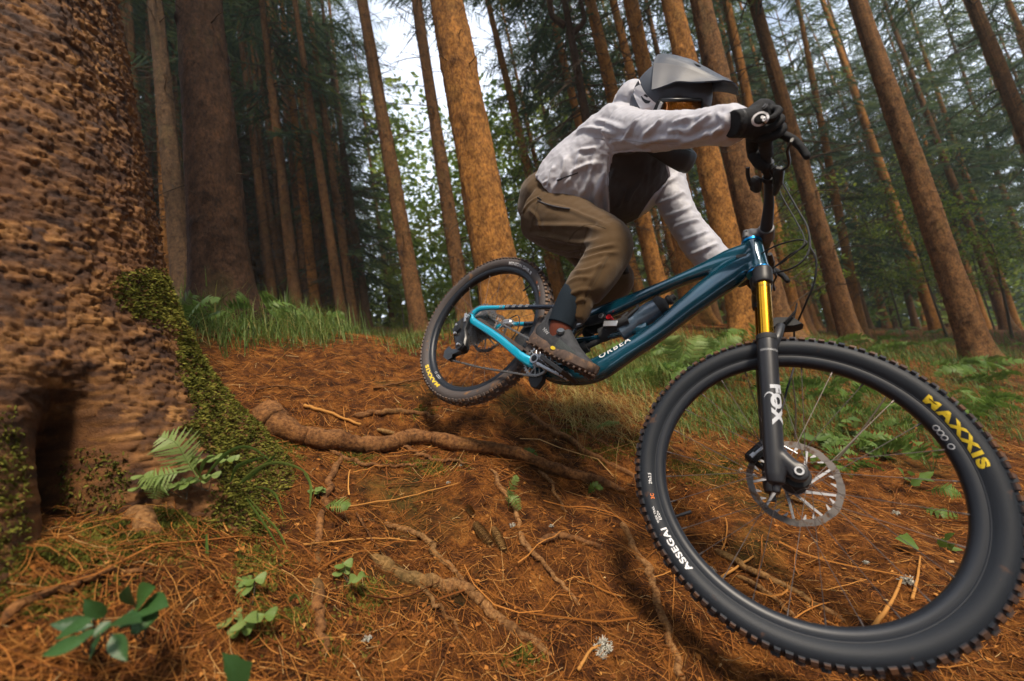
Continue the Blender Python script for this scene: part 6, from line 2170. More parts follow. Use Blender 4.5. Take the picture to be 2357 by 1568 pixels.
def rough_tube(pts, r, n, amp, seed):
    V, F = tube(pts, r, n)
    k = fbm(V * 30 + seed, 3) - .5; k2 = fbm(V * 8 + seed, 2) - .5
    c = np.repeat(pts, n, 0); d = V - c
    return c + d * (1 + k[:, None] * amp + k2[:, None] * amp * .5), F


ROOTS = [   # (photo line, start radius, end radius, lift, label, pale)
    ([(612, 972), (650, 1000), (705, 1022), (780, 1030), (850, 1040), (905, 1035), (935, 1022), (990, 1022), (1050, 1035), (1120, 1045), (1180, 1055), (1240, 1078), (1310, 1100), (1380, 1118), (1440, 1135)], .047, .020, .026, 'thick main root running right from the mossy trunk under the rear wheel', 0),
    ([(812, 962), (860, 955), (915, 952), (970, 957), (1030, 965)], 0.0246, .014, .009, 'mossy root stub lying on the bank above the main root', 0),
    ([(1210, 950), (1250, 985), (1300, 1012), (1360, 1050), (1430, 1085), (1470, 1100)], 0.0269, .014, .009, 'dark mossy root slanting down right of the rear wheel', 0),
    ([(1130, 1085), (1155, 1130), (1185, 1180), (1192, 1225)], 0.0134, .011, .006, 'thin root dropping from the main root beside a small fern', 1),
    ([(1192, 1232), (1215, 1270), (1255, 1310), (1300, 1350), (1340, 1400)], 0.0157, .006, .006, 'pale worn root running down past the two cones', 1),
    ([(880, 1210), (930, 1222), (975, 1245), (1010, 1285), (1050, 1325), (1095, 1352)], 0.0157, .010, .006, 'pale curved root left of the cones', 1),
    ([(855, 1285), (905, 1320), (970, 1345), (1040, 1352), (1085, 1362), (1110, 1400), (1160, 1440), (1230, 1480), (1290, 1520)], 0.0269, .015, .006, 'broad worn root crossing the bottom of the slope', 1),
    ([(1430, 1205), (1458, 1260), (1490, 1310), (1505, 1370), (1530, 1440), (1560, 1530), (1580, 1590)], .018, .012, .007, 'long root running down beside the front tyre', 1),
    ([(735, 1330), (728, 1390), (735, 1450), (745, 1520)], 0.0179, .012, .006, 'upright root stump at bottom left of centre', 0),
    ([(1235, 1255), (1290, 1240), (1350, 1255), (1410, 1262)], 0.0202, .010, .008, 'half buried root level with the cones', 0),
    ([(1640, 1270), (1720, 1310), (1800, 1350), (1880, 1400), (1960, 1430)], 0.0179, .008, .006, 'pale root seen through the front wheel', 1),
    ([(1700, 1330), (1760, 1370), (1810, 1410), (1830, 1425)], 0.0123, .007, .006, 'short root below another, seen through the front wheel', 1),
    ([(300, 1180), (330, 1205), (365, 1235)], 0.0360, .020, .002, 'reddish bare root stub at the foot of the mossy trunk', 1),
    ([(790, 1050), (760, 1110), (745, 1180), (730, 1250), (738, 1320)], 0.0179, .012, .006, 'root falling over the bank edge left of centre', 0),
    ([(1480, 905), (1520, 935), (1580, 960), (1640, 1000)], 0.0134, .007, .006, 'thin root behind the front tyre', 0),
    ([(760, 1040), (800, 1062), (850, 1075), (905, 1078), (960, 1070), (1010, 1060)], .012, .007, .008, 'thin root looping under the main root', 0),
    ([(930, 1030), (960, 1050), (1000, 1062), (1060, 1066), (1110, 1075)], .013, .007, .008, 'mossy thin root under the bend of the main root', 0),
    ([(1240, 1080), (1270, 1120), (1290, 1165), (1330, 1200)], .012, .005, .007, 'thin root dropping from the end of the main root', 1),
    ([(1300, 985), (1350, 1000), (1400, 1030), (1455, 1050)], .012, .006, .007, 'thin root above the dark mossy slanting root', 0),
    ([(960, 1345), (1000, 1400), (1050, 1440), (1080, 1500)], .009, .004, .006, 'thin root branching down from the broad worn root', 1),
    ([(0, 1440), (120, 1380), (240, 1335), (380, 1300)], 0.0112, .005, .008, 'thin dead stem lying at the lower left', 0),
]
root_tip = []
for k, (px, r0_, r1_, lift, lab, pale) in enumerate(ROOTS):
    n = len(px) * 7
    pts = ground_line(px, lift, n)
    rr = np.linspace(r0_, r1_, n) * (.9 + .25 * (vnoise(np.stack([np.arange(n) * .23 + k, np.zeros(n)], -1))))
    rr[-3:] *= [.8, .55, .2]
    if k == 0: rr[:14] *= np.linspace(1.75, 1, 14)
    if k:
        rr[:3] *= [.25, .6, .85]; pts[0, 1] += lift * .9
    pts[:, 1] += np.linspace(0, 1, n) ** 6 * .02
    pts += (np.stack([vnoise(np.stack([np.arange(n) * .45 + k * 7, np.full(n, c_)], -1)) for c_ in (1.5, 4.5, 8.5)], -1) - .5) * [.028, .016, .028] * (1 if k else .5)
    V, F = rough_tube(pts, rr * (.92 if k == 0 else .68), 14, .38, k * 3.0)
    g = G(); g.add(W(V), F)
    o_ = g.build('tree_root', m_root2 if pale else m_root, None, sharp=None)
    tag(o_, lab, 'root', 'roots on the slope')

# needle litter: thousands of straw-thin needles, twigs and flakes
m_litter = mat('needle_litter', (.3, .13, .04), rough=.85, spec=.2,
               tone=[(0, (.050, .017, .006)), (.3, (.18, .060, .013)), (.6, (.35, .130, .025)), (.85, (.45, .215, .055)), (1, (.52, .36, .17))])


def strands(n, pick, L, r0_, seed, curl=.35, up=.25, k=3, lift=.002):
    """n bent straws lying on the ground; pick() gives their foot points (X, Z)"""
    r = np.random.default_rng(seed)
    X, Z = pick(r, n)
    az = r.uniform(0, 2 * np.pi, n); le = L[0] + (L[1] - L[0]) * r.random(n) ** 2.2
    tl = r.normal(0, up, n); cu = r.normal(0, curl, n)
    pts = []
    x, z = X.copy(), Z.copy()
    h = np.abs(r.normal(0, lift * 2, n)) + lift
    for s in range(k + 1):
        f = s / k
        pts.append(np.stack([x, gy(x, z) - h - le * f * np.clip(tl, -.02, .9) * (1 - .3 * f), z], -1))
        x = x + np.cos(az) * le / k; z = z + np.sin(az) * le / k; az = az + cu
    pts = np.stack(pts, 1)
    rad_ = r0_[0] + (r0_[1] - r0_[0]) * r.random(n)
    T = pts[:, -1] - pts[:, 0]; T /= np.linalg.norm(T, axis=1)[:, None] + 1e-9
    a = np.cross(T, r.normal(0, 1, (n, 3))); a /= np.linalg.norm(a, axis=1)[:, None]; b = np.cross(T, a)
    Vs = []
    for s in range(k + 1):
        tp = 1 - .45 * s / k
        for q in range(3):
            c, sn = math.cos(q * 2.094), math.sin(q * 2.094)
            Vs.append(pts[:, s] + (a * c + b * sn) * (rad_ * tp)[:, None])
    V = np.stack(Vs, 1)
    m = 3 * (k + 1); base = (np.arange(n) * m)[:, None, None]
    fs = np.array([[s * 3 + q, s * 3 + (q + 1) % 3, s * 3 + 3 + (q + 1) % 3, s * 3 + 3 + q] for s in range(k) for q in range(3)])
    tone = np.clip(r.beta(1.8, 2.5, n) * 1.05, 0, 1)
    return W(V.reshape(-1, 3)), (fs[None] + base).reshape(-1, 4), np.repeat(tone, m)


def fan(z0, z1, a0=-1.5, a1=1.5, pw=1.0):
    """foot points spread over the near ground, thinning with distance"""
    def f(r, n):
        z = z0 * (z1 / z0) ** (r.random(n) ** pw); a = r.uniform(a0, a1, n)
        return a * z, z
    return f


g = G()
g.add(*strands(38000, fan(.42, 4.5), (.018, .075), (.0005, .0010), 1, k=2, up=.14))
g.add(*strands(7500, fan(.5, 4.5), (.05, .18), (.0004, .0011), 2, curl=.22, up=.10, k=4, lift=.004))
g.add(*strands(260, fan(.95, 4.0), (.15, .5), (.0014, .0032), 3, curl=.18, up=.05, k=5, lift=.006))
g.add(*strands(11000, fan(1.6, 5.2), (.03, .12), (.0009, .0019), 7, k=2, up=.10))
lit = g.build('needle_litter', m_litter, smooth=False)
tag(lit, 'orange needles, straws and thin twigs strewn over the forest floor', 'litter', kind='stuff')
# bark flakes and dead leaf crumbs
g = G(); r = np.random.default_rng(9); n = 9000
X, Z = fan(.42, 5)(r, n); Yg = gy(X, Z)
for k in range(n):
    c = np.array([X[k], Yg[k] - .004, Z[k]]); d = nrm(r.normal(0, 1, 3) * [1, .35, 1]); s = nrm(np.cross(d, UP + r.normal(0, .35, 3))); l = r.uniform(.003, .011); w = l * r.uniform(.4, .9)
    g.add(W(np.array([c - d * l, c + s * w + UP * .002, c + d * l * .9, c - s * w * .8 + UP * .001])), np.array([[0, 1, 2, 3]]), np.clip(r.beta(2, 2.6), 0, 1))
o_ = g.build('bark_crumbs', m_litter, smooth=False); tag(o_, 'loose bark crumbs and needle mould on the slope', 'litter', kind='stuff')

# patches of ground moss
g = G(); r = np.random.default_rng(12)
MP = [(620, 1040, 90, 40), (820, 1050, 40, 20), (250, 1230, 120, 30), (80, 1260, 110, 40), (60, 1330, 130, 60), (300, 1260, 120, 30), (420, 1190, 80, 30), (560, 1200, 60, 30), (590, 1310, 50, 40), (990, 1075, 60, 12), (1330, 985, 70, 14), (1400, 1040, 60, 18), (850, 1370, 30, 14),
      (120, 1340, 120, 40), (640, 1400, 50, 30), (960, 950, 40, 8), (1500, 1020, 60, 18), (1200, 1500, 40, 10), (1640, 1080, 120, 30), (800, 1480, 40, 20), (690, 1010, 70, 20)]
for (cx_, cy_, sx, sy) in MP:
    m = int(8 * math.sqrt(sx * sy))
    base_c = np.array([ghit(cx_ + r.normal(0, sx * .5), min(1600, cy_ + r.normal(0, sy * .5))) for _ in range(m // 3)])
    c = np.repeat(base_c, 22, 0) + r.normal(0, 1, (len(base_c) * 22, 3)) * [.018, 0, .022]
    c[:, 1] = gy(c[:, 0], c[:, 2])
    c = c[fbm(c * 22, 2) > .42]
    tn = fbm(c * 25, 2)
    tv, tf = tufts(c, np.tile(UP, (len(c), 1)), r, (.006, .016), (.0012, .0026), .6)
    g.add(tv, tf, np.repeat(np.clip(tn + r.normal(0, .15, len(c)), 0, 1), 5))
o_ = g.build('ground_moss', m_moss, smooth=False); tag(o_, 'dark green moss patches on roots and soil', 'moss', kind='stuff')

# grass
m_grass = mat('grass_blade', (.09, .16, .03), rough=.5, spec=.3, trans=.35, tone=[(0, (.040, .085, .024)), (.4, (.095, .165, .034)), (.75, (.20, .27, .065)), (1, (.40, .29, .10))])


def blades(g, X, Z, L, w, r, droop=.6, dirv=None, k=4, tone=(.45, .2)):
    n = len(X); foot = np.stack([X, gy(X, Z) + .004, Z], -1)
    az = r.uniform(0, 2 * np.pi, n)
    hd = np.stack([np.cos(az), np.zeros(n), np.sin(az)], -1)
    if dirv is not None: hd = hd + np.asarray(dirv); hd /= np.linalg.norm(hd, axis=1)[:, None]
    le = L[0] + (L[1] - L[0]) * r.random(n); dr = np.abs(r.normal(droop, .3, n)); side = np.cross(hd, UP); side /= np.linalg.norm(side, axis=1)[:, None]
    wd = w[0] + (w[1] - w[0]) * r.random(n)
    Vs = []
    for s in range(k + 1):
        f = s / k
        p = foot + UP * (le * f * (1 - .45 * dr * f))[:, None] + hd * (le * (.15 * f + .75 * dr * f ** 2))[:, None] - UP * (le * .30 * dr * f ** 3)[:, None]
        ww = wd * (1 - f ** 1.6) * .5 + .0002
        Vs += [p - side * ww[:, None], p + side * ww[:, None]]
    V = np.stack(Vs, 1); m = 2 * (k + 1); base = (np.arange(n) * m)[:, None, None]
    fs = np.array([[2 * s, 2 * s + 1, 2 * s + 3, 2 * s + 2] for s in range(k)])
    g.add(W(V.reshape(-1, 3)), (fs[None] + base).reshape(-1, 4), np.repeat(np.clip(r.normal(tone[0], tone[1], n), 0, 1), m))


def zone(poly, n, r, z_min=0):
    p = np.array(poly, float); out = []
    while len(out) < n:
        x = r.uniform(p[:, 0].min(), p[:, 0].max(), n); y = r.uniform(p[:, 1].min(), p[:, 1].max(), n)
        for a, b in np.stack([x, y], 1)[in_poly(p, x, y)]:
            out.append((a, b))
            if len(out) >= n: break
    out = np.array(out[:n]); m = max(40, n // 14)
    c = np.array([ghit(a, b) for a, b in out[:m]])
    i = r.integers(0, m, n); sc = c[i, 2]
    return c[i, 0] + r.normal(0, .028, n) * sc, c[i, 2] + r.normal(0, .045, n) * sc


r = np.random.default_rng(21)
for name, polys, n, L, w, lab, tn, dr in (
    ('grass', [[(420, 760), (480, 735), (640, 735), (760, 745), (840, 765), (760, 795), (640, 790), (470, 790)]], 1900, (.06, .36), (.0022, .0055), 'wispy tall green grass along the crest between the left trunks', (.55, .2), .6),
    ('grass', [[(880, 770), (1010, 765), (1000, 800), (890, 800)]], 700, (.05, .16), (.002, .005), 'grass fringe at the crest left of the rear wheel', (.5, .2), .6),
    ('grass', [[(1270, 820), (1420, 790), (1620, 770), (1720, 800), (1600, 860), (1500, 910), (1400, 900), (1280, 880)]], 5200, (.08, .26), (.0025, .006), 'green grass bank under the bike frame', (.58, .2), .7),
    ('grass', [[(1600, 880), (1760, 840), (2000, 860), (2357, 850), (2357, 980), (2200, 1010), (2000, 1010), (1800, 1020), (1600, 1000), (1480, 980)]], 8000, (.05, .22), (.002, .005), 'dim green grass seen through and beyond the front wheel', (.42, .18), .8),
    ('grass', [[(1250, 900), (1480, 900), (1560, 960), (1440, 1010), (1280, 970)]], 1000, (.08, .24), (.002, .004), 'dry straw grass flattened below the frame', (.97, .06), 1.6),
    ('grass', [[(1780, 760), (2357, 765), (2357, 850), (1900, 840)]], 4200, (.06, .30), (.004, .01), 'low undergrowth at the feet of the right trunks', (.35, .2), .6),
    ('grass', [[(430, 700), (900, 735), (1150, 750), (1150, 770), (760, 770), (430, 745)]], 2500, (.10, .42), (.006, .014), 'weeds at the feet of the left trunks', (.5, .2), .5),
):
    g = G()
    for po in polys:
        X, Z = zone(po, n, r)
        blades(g, X, Z, L, w, r, dr, None, 4, tn)
    o_ = g.build(name, m_grass); tag(o_, lab, 'grass', kind='stuff')



def zfront(pts, z0, gap=.03):
    """keep a plant in front of the big trunk"""
    for px, py in pts:
        h = _tb.ray_cast(Vector((0, 0, 0)), Vector(nrm(Cc(px, py, 1.0))))
        if h[0] is not None: z0 = min(z0, h[0][2] - gap)
    return z0


# single long blades and plants near the lens
m_fern = mat('fern_frond', (.12, .2, .04), rough=.5, spec=.3, trans=.4, tone=[(0, (.05, .11, .02)), (.5, (.13, .215, .040)), (1, (.28, .36, .12))])


def frond(pts, width, npin, tone, seed, serr=7):
    """a fern frond along a 3-D line: midrib and paired leaflets with toothed edges"""
    r = np.random.default_rng(seed); p = spline(np.array(pts, float), 40); g = G()
    g.add(*tube(p, np.linspace(.0016, .0005, 40), 5), tone)
    T = np.gradient(p, axis=0); T /= np.linalg.norm(T, axis=1)[:, None]
    Lr = np.linalg.norm(np.diff(p, axis=0), axis=1).sum()
    nrm0 = nrm(UP * .55 - nrm(p[20]) * .75)
    for k in range(npin):
        f = (k + 1) / (npin + 1); f = .12 + .88 * f; x = f * 39; i_ = int(x); c = p[i_]; t = T[i_]
        n = nrm(nrm0 - t * (nrm0 @ t)); s = np.cross(t, n)
        l = width * math.sin(math.pi * min(1, (1.02 - f) * .95 + .02)) ** .8 * r.uniform(.85, 1.1)
        for sd in (-1, 1):
            d = nrm(s * sd + t * .38 + n * r.uniform(-.25, .05)); wl = Lr / npin * .42
            e = nrm(np.cross(d, n)); pts_a, pts_b = [], []
            for q in range(serr + 1):
                u = q / serr; w = wl * (1 - u) ** .7 * (1.0 if q % 2 == 0 else .72)
                m_ = c + d * l * u - n * l * .12 * u * u
                pts_a.append(m_ + e * w); pts_b.append(m_ - e * w)
            V = np.array(pts_a + pts_b); i = np.arange(serr)
            g.add(V, np.stack([i, i + 1, serr + 2 + i, serr + 1 + i], -1), np.clip(tone + r.normal(0, .08), 0, 1))
    return g


FERNS = [   # fronds: photo points with depth offsets, width, leaflets
    ('pale fern frond against the dark bark at the foot of the mossy trunk', 'fern', [[(455, 1100, 0), (430, 1060, -.01), (405, 1020, -.02), (365, 1003, -.03)]], .055, 13, .85),
    ('small drooping pale fern left of the grass at the trunk foot', 'fern', [[(430, 1085, 0), (385, 1092, -.02), (345, 1100, -.03), (320, 1105, -.03)], [(400, 1090, 0), (365, 1115, -.03), (352, 1150, -.03)]], .030, 11, .75),
    ('bright little fern beside the thin root in the middle of the slope', 'fern', [[(1170, 1172, 0), (1172, 1140, -.01), (1182, 1110, -.02), (1192, 1095, -.02)], [(1168, 1130, 0), (1185, 1150, -.02), (1198, 1175, -.02)]], .024, 13, .7),
    ('small fern tip at the bank edge left of centre', 'fern', [[(740, 1170, 0), (765, 1160, -.02), (790, 1160, -.03), (803, 1168, -.03)]], .030, 11, .6),
    ('dark fern leaves on the main root right of the middle', 'fern', [[(1190, 1045, 0), (1215, 1035, -.02), (1240, 1052, -.02)], [(1190, 1048, 0), (1205, 1065, -.02), (1232, 1062, -.02)]], .022, 9, .2),
    ('low fern sprig above the dark root behind the front tyre', 'fern', [[(1365, 988, 0), (1395, 975, -.02), (1430, 972, -.02)]], .022, 10, .65),
    ('fern sprig by the main root end near the front tyre', 'fern', [[(1350, 1140, 0), (1372, 1120, -.02), (1390, 1125, -.02)], [(1352, 1142, 0), (1360, 1120, -.02), (1378, 1108, -.02)]], .018, 9, .5),
    ('tall fern with upright fronds behind the front tyre', 'fern', [[(1585, 880, 0), (1560, 830, -.04), (1548, 790, -.06), (1545, 775, -.06)], [(1590, 880, 0), (1590, 830, -.02), (1602, 790, -.02), (1612, 770, 0)], [(1570, 880, 0), (1535, 850, -.05), (1512, 828, -.08)], [(1592, 875, 0), (1640, 830, .02), (1690, 800, .03)]], .10, 22, .8),
    ('fern fronds arching by the orange trunk behind the front tyre', 'fern', [[(1620, 850, 0), (1650, 812, -.03), (1680, 785, -.05), (1705, 775, -.05)], [(1625, 850, 0), (1625, 815, -.03), (1640, 775, -.05)]], .085, 18, .75),
    ('leafy fern seen low inside the right rim of the front wheel', 'fern', [[(2110, 1165, 0), (2160, 1180, -.05), (2210, 1195, -.06), (2240, 1205, -.06)], [(2130, 1130, 0), (2175, 1125, -.05), (2215, 1140, -.06)], [(2180, 1280, 0), (2215, 1275, -.03), (2240, 1285, -.03)]], .045, 12, .45),
    ('fern standing at the foot of the dark thick trunk', 'fern', [[(430, 760, 0), (440, 720, -.05), (470, 690, -.08), (510, 690, -.08)], [(425, 760, 0), (425, 705, -.04), (440, 668, -.06)], [(430, 750, 0), (470, 730, -.06), (520, 718, -.08)]], .07, 14, .5),
]
for k, (lab, cat_, fr, wd_, npn, tn) in enumerate(FERNS):
    c0 = ghit(fr[0][0][0], fr[0][0][1]); z0 = c0[2]
    if k in (0, 1, 3): z0 = zfront([q[:2] for f in fr for q in f], z0)
    root = empty('fern', W(c0), lab, cat_)
    for q, f in enumerate(fr):
        pts = np.array([Cc(a, b, z0 + dz * z0) for a, b, dz in f])
        g = frond(pts, wd_ * (1 if z0 < 2.5 else z0 / 3.2), npn, tn, k * 7 + q)
        g.tr(lambda V: W(V) - W(c0)); g.build('frond', m_fern, root, sharp=None)

# low ferns and broad leaves filling the shade beyond the front wheel
FR = []
for q in range(3):
    L_ = .16 + .05 * q; r = np.random.default_rng(300 + q)
    mh = []
    for w_ in range(6):
        a = w_ * 1.047 + r.uniform(-.3, .3); d = C2W.T @ np.array([math.cos(a), math.sin(a), 0])
        pts = [d * 0, d * L_ * .4 + UP * L_ * .75, d * L_ * .9 + UP * L_ * .85, d * L_ * 1.35 + UP * L_ * .55]
        g = frond([p_ + np.array([0, 0, 3.0]) for p_ in pts], .045 + .012 * q, 12, .30 + .1 * (w_ % 3), 400 + q * 10 + w_, 4); g.tr(lambda V: (V - [0, 0, 3.0]) @ C2W.T); mh.append(g.mesh('frond', m_fern, True, None))
    FR.append(mh)
r = np.random.default_rng(41); spots = []
for (x0, y0, x1, y1, n) in ((1480, 800, 1760, 900, 9), (1760, 830, 2340, 1000, 17), (1880, 1010, 2200, 1110, 5), (1300, 790, 1480, 850, 5), (1800, 765, 2340, 830, 14), (450, 735, 760, 765, 5)):
    for q in range(n): spots.append((r.uniform(x0, x1), r.uniform(y0, y1)))
spots.sort()
NTH = ['leftmost', 'second', 'third', 'fourth', 'fifth', 'sixth', 'seventh', 'eighth', 'ninth', 'tenth']
cnt_f = {}
for k, (px, py) in enumerate(spots):
    c = ghit(px, py); where = 'low fern in the shade seen through or beyond the front wheel' if px > 1480 else ('low fern on the grassy bank under the frame' if px > 1000 else 'low fern on the grassy crest by the left trunks')
    q = cnt_f[where] = cnt_f.get(where, 0) + 1
    where = ('%s from the left: ' % (NTH[q - 1] if q <= 10 else '%d%s' % (q, {1: 'st', 2: 'nd', 3: 'rd'}.get(q % 10 if not 10 < q < 20 else 0, 'th'))) if q > 1 else 'leftmost ') + where
    root = empty('fern', W(c), where, 'fern', {'l': 'low ferns beyond the front wheel', 'b': 'low ferns under the frame', 'c': 'low ferns on the crest'}['l' if px > 1480 else ('b' if px > 1000 else 'c')])
    root.rotation_euler = (0, 0, r.uniform(0, 6.28)); s_ = r.uniform(.55, 1.25); root.scale = (s_, s_, s_ * r.uniform(.7, 1.1))
    for me in FR[k % 3]: link('frond', me, root)

# arching grass blades by the trunk foot
BL = [[(470, 1100), (520, 1045), (575, 1030), (640, 1075)], [(460, 1090), (472, 1060), (500, 1048)], [(545, 1120), (590, 1080), (640, 1065), (700, 1085), (722, 1130)], [(560, 1110), (610, 1070), (640, 1040)],
      [(565, 1145), (590, 1180), (620, 1225), (650, 1275)], [(575, 1150), (610, 1190), (645, 1230), (690, 1330)], [(475, 1230), (477, 1290), (479, 1360)], [(590, 1120), (630, 1135), (655, 1190)], [(470, 1110), (440, 1060), (462, 1050)],
      [(530, 1110), (545, 1075), (580, 1060), (625, 1050)], [(700, 1090), (715, 1120), (712, 1180)], [(660, 1390), (680, 1370), (695, 1395)]]
for k, b in enumerate(BL):
    c0 = ghit(*b[0]); z0 = zfront(b, c0[2])
    pts = spline(np.array([Cc(x, y, z0 * (1 - .02 * j)) for j, (x, y) in enumerate(b)]), 16)
    T = np.gradient(pts, axis=0); s = np.cross(T, np.array([0, .25, -1.0])); s /= np.linalg.norm(s, axis=1)[:, None]
    w = .0042 * np.sin(np.linspace(.35, np.pi, 16))[:, None] + .0003
    n_ = np.cross(s, T); n_ /= np.linalg.norm(n_, axis=1)[:, None]
    V = np.stack([pts - s * w, pts + n_ * w * .35, pts + s * w], 1).reshape(-1, 3); i = np.arange(15)[:, None] * 3
    g = G(); g.add(W(V), np.concatenate([np.stack([i + j, i + j + 1, i + j + 4, i + j + 3], -1).reshape(-1, 4) for j in (0, 1)]), .35 + .3 * (k % 3) / 2)
    o_ = g.build('grass_blade', m_grass, None, sharp=None); tag(o_, ['arching blade curving right over the sorrel', 'short bent blade beside the pale fern', 'long blade arching down to the bank edge', 'blade rising to a point by the mossy root', 'hanging blade in the middle of the clump', 'longest blade hanging down the slope', 'upright blade standing alone below the fern', 'blade drooping under the long arch', 'bent blade leaning left by the fern', 'blade arching low over the moss', 'short blade hanging at the bank edge', 'small curved blade low on the slope'][k] + ' at the trunk foot', 'grass blade', 'arching grass blades by the trunk')

# broad-leaved plants
m_dleaf = mat('dark_leaf', (.04, .09, .03), rough=.42, spec=.4, trans=.2, tone=[(0, (.022, .060, .022)), (.5, (.048, .120, .030)), (1, (.11, .21, .045))], bump=.2, bscale=120)


def leaf(c, d, n, L, w, kind, r):
    """a veined leaf blade: 'oval', 'heart' (three lobes of sorrel), 'lobed' (bramble)"""
    d = nrm(d); n = nrm(n - d * (n @ d)); s = np.cross(d, n); m = 9
    u = np.linspace(0, 1, m)
    if kind == 'oval': ww = np.sin(np.pi * u ** .8) ** .9
    elif kind == 'heart': ww = np.where(u < .86, np.sin(np.pi * .5 * u / .86) ** .8, .72)
    else: ww = np.sin(np.pi * u ** .7) * (1 + .16 * np.cos(u * 34))
    mid = c + d * (L * u)[:, None] - n * (L * .18 * u ** 2)[:, None]
    if kind == 'heart': mid[-1] -= d * L * .16
    ed = (w * .5 * np.clip(ww, .02, 2))[:, None]
    V = np.stack([mid - s * ed + n * ed * .28, mid - s * ed * .5 + n * ed * .08, mid, mid + s * ed * .5 + n * ed * .08, mid + s * ed + n * ed * .28], 1).reshape(-1, 3)
    i = np.arange(m - 1)[:, None] * 5; j = np.arange(4)[None]
    return V, np.stack([i + j, i + j + 1, i + 6 + j, i + 5 + j], -1).reshape(-1, 4)


def plant(lab, foot, leaves, mat_, z0=None, name='leafy_plant', cat_='plant', group=None, tone=.5, seed=0):
    """leaves: (px, py of base, px, py of tip, width share, kind, depth offset)"""
    r = np.random.default_rng(seed)
    c0 = ghit(*foot); z = (c0[2] if z0 is None else c0[2] - .05)
    z = zfront([q[:2] for q in leaves], z)
    root = empty(name, W(c0), lab, cat_, group)
    g = G()
    for (x0, y0, x1, y1, ws, kd, dz) in leaves:
        a, b = Cc(x0, y0, z + dz), Cc(x1, y1, z + dz - .02)
        L = np.linalg.norm(b - a) * (.86 if mat_ is m_dleaf else 1); d = b - a
        V, F = leaf(a, d, nrm(UP * .75 + np.array([0, 0, -.65]) + r.normal(0, .25, 3)), L, L * ws, kd, r)
        gg = G(); gg.add(W(V) - W(c0), F, np.clip(tone + r.normal(0, .12), 0, 1)); gg.build('leaf', mat_, root, sharp=None)
        g.add(*tube(spline(np.array([c0 + UP * -.003, (c0 + a) / 2 + r.normal(0, .006, 3), a]), 8), .0011, 5))
    g.tr(lambda V: W(V) - W(c0)); g.build('stem', m_stem, root)
    return root


plant('dark leafy seedling spreading low in the bottom left corner', (215, 1500),
      [(215, 1440, 95, 1432, .42, 'oval', 0), (215, 1425, 100, 1475, .40, 'oval', -.02), (225, 1450, 130, 1500, .42, 'oval', -.03), (235, 1460, 190, 1530, .5, 'oval', -.03), (250, 1440, 330, 1410, .5, 'oval', 0),
       (240, 1420, 185, 1380, .6, 'oval', .01), (260, 1460, 290, 1530, .5, 'oval', -.04), (200, 1470, 65, 1515, .38, 'oval', -.05), (255, 1430, 205, 1470, .7, 'oval', -.06)], m_dleaf, .70, tone=.30, seed=1)
plant('dark clover-like leaf cluster right of the corner seedling', (330, 1470),
      [(310, 1395, 280, 1350, .9, 'oval', 0), (315, 1390, 345, 1348, .85, 'oval', 0), (325, 1400, 385, 1385, .7, 'oval', -.01), (305, 1402, 290, 1455, 1.0, 'heart', -.02), (320, 1405, 345, 1452, 1.0, 'heart', -.02)], m_dleaf, .74, tone=.40, seed=2)
plant('single dark leaf cut off by the bottom edge', (560, 1590), [(560, 1590, 523, 1490, .55, 'lobed', -.02)], m_dleaf, .72, tone=.45, seed=3)


def sorrel(px, py, lab, size=.016, n=3, seed=0, tone=.75):
    r = np.random.default_rng(seed); c0 = ghit(px, py); zf = zfront([(px, py), (px - 20, py - 25), (px + 20, py - 25)], c0[2], .02)
    if zf < c0[2]: c0 = Cc(px, py, zf)
    root = empty('wood_sorrel', W(c0), lab, 'plant', 'wood sorrel at the trunk foot')
    for k in range(n):
        h = c0 + UP * r.uniform(.02, .045) + np.array([r.normal(0, .022), 0, r.normal(0, .012)])
        g = G(); g.add(*tube(spline(np.array([c0, (c0 + h) / 2 + r.normal(0, .004, 3), h]), 6), .0008, 5)); g.tr(lambda V: W(V) - W(c0)); g.build('stem', m_stem, root)
        a0 = r.uniform(0, 6.28); fx = nrm(np.cross(UP, [0, 0, 1.0])); fy = nrm(np.cross(fx, UP))
        for q in range(3):
            a = a0 + q * 2.094; d = fx * math.cos(a) + fy * math.sin(a) - UP * .15
            V, F = leaf(h, d, nrm(UP + np.array([0, 0, -.7])), size * r.uniform(.8, 1.2), size * 1.15, 'heart', r)
            g = G(); g.add(W(V) - W(c0), F, np.clip(tone + r.normal(0, .1), 0, 1)); g.build('leaf', m_fern, root, sharp=None)


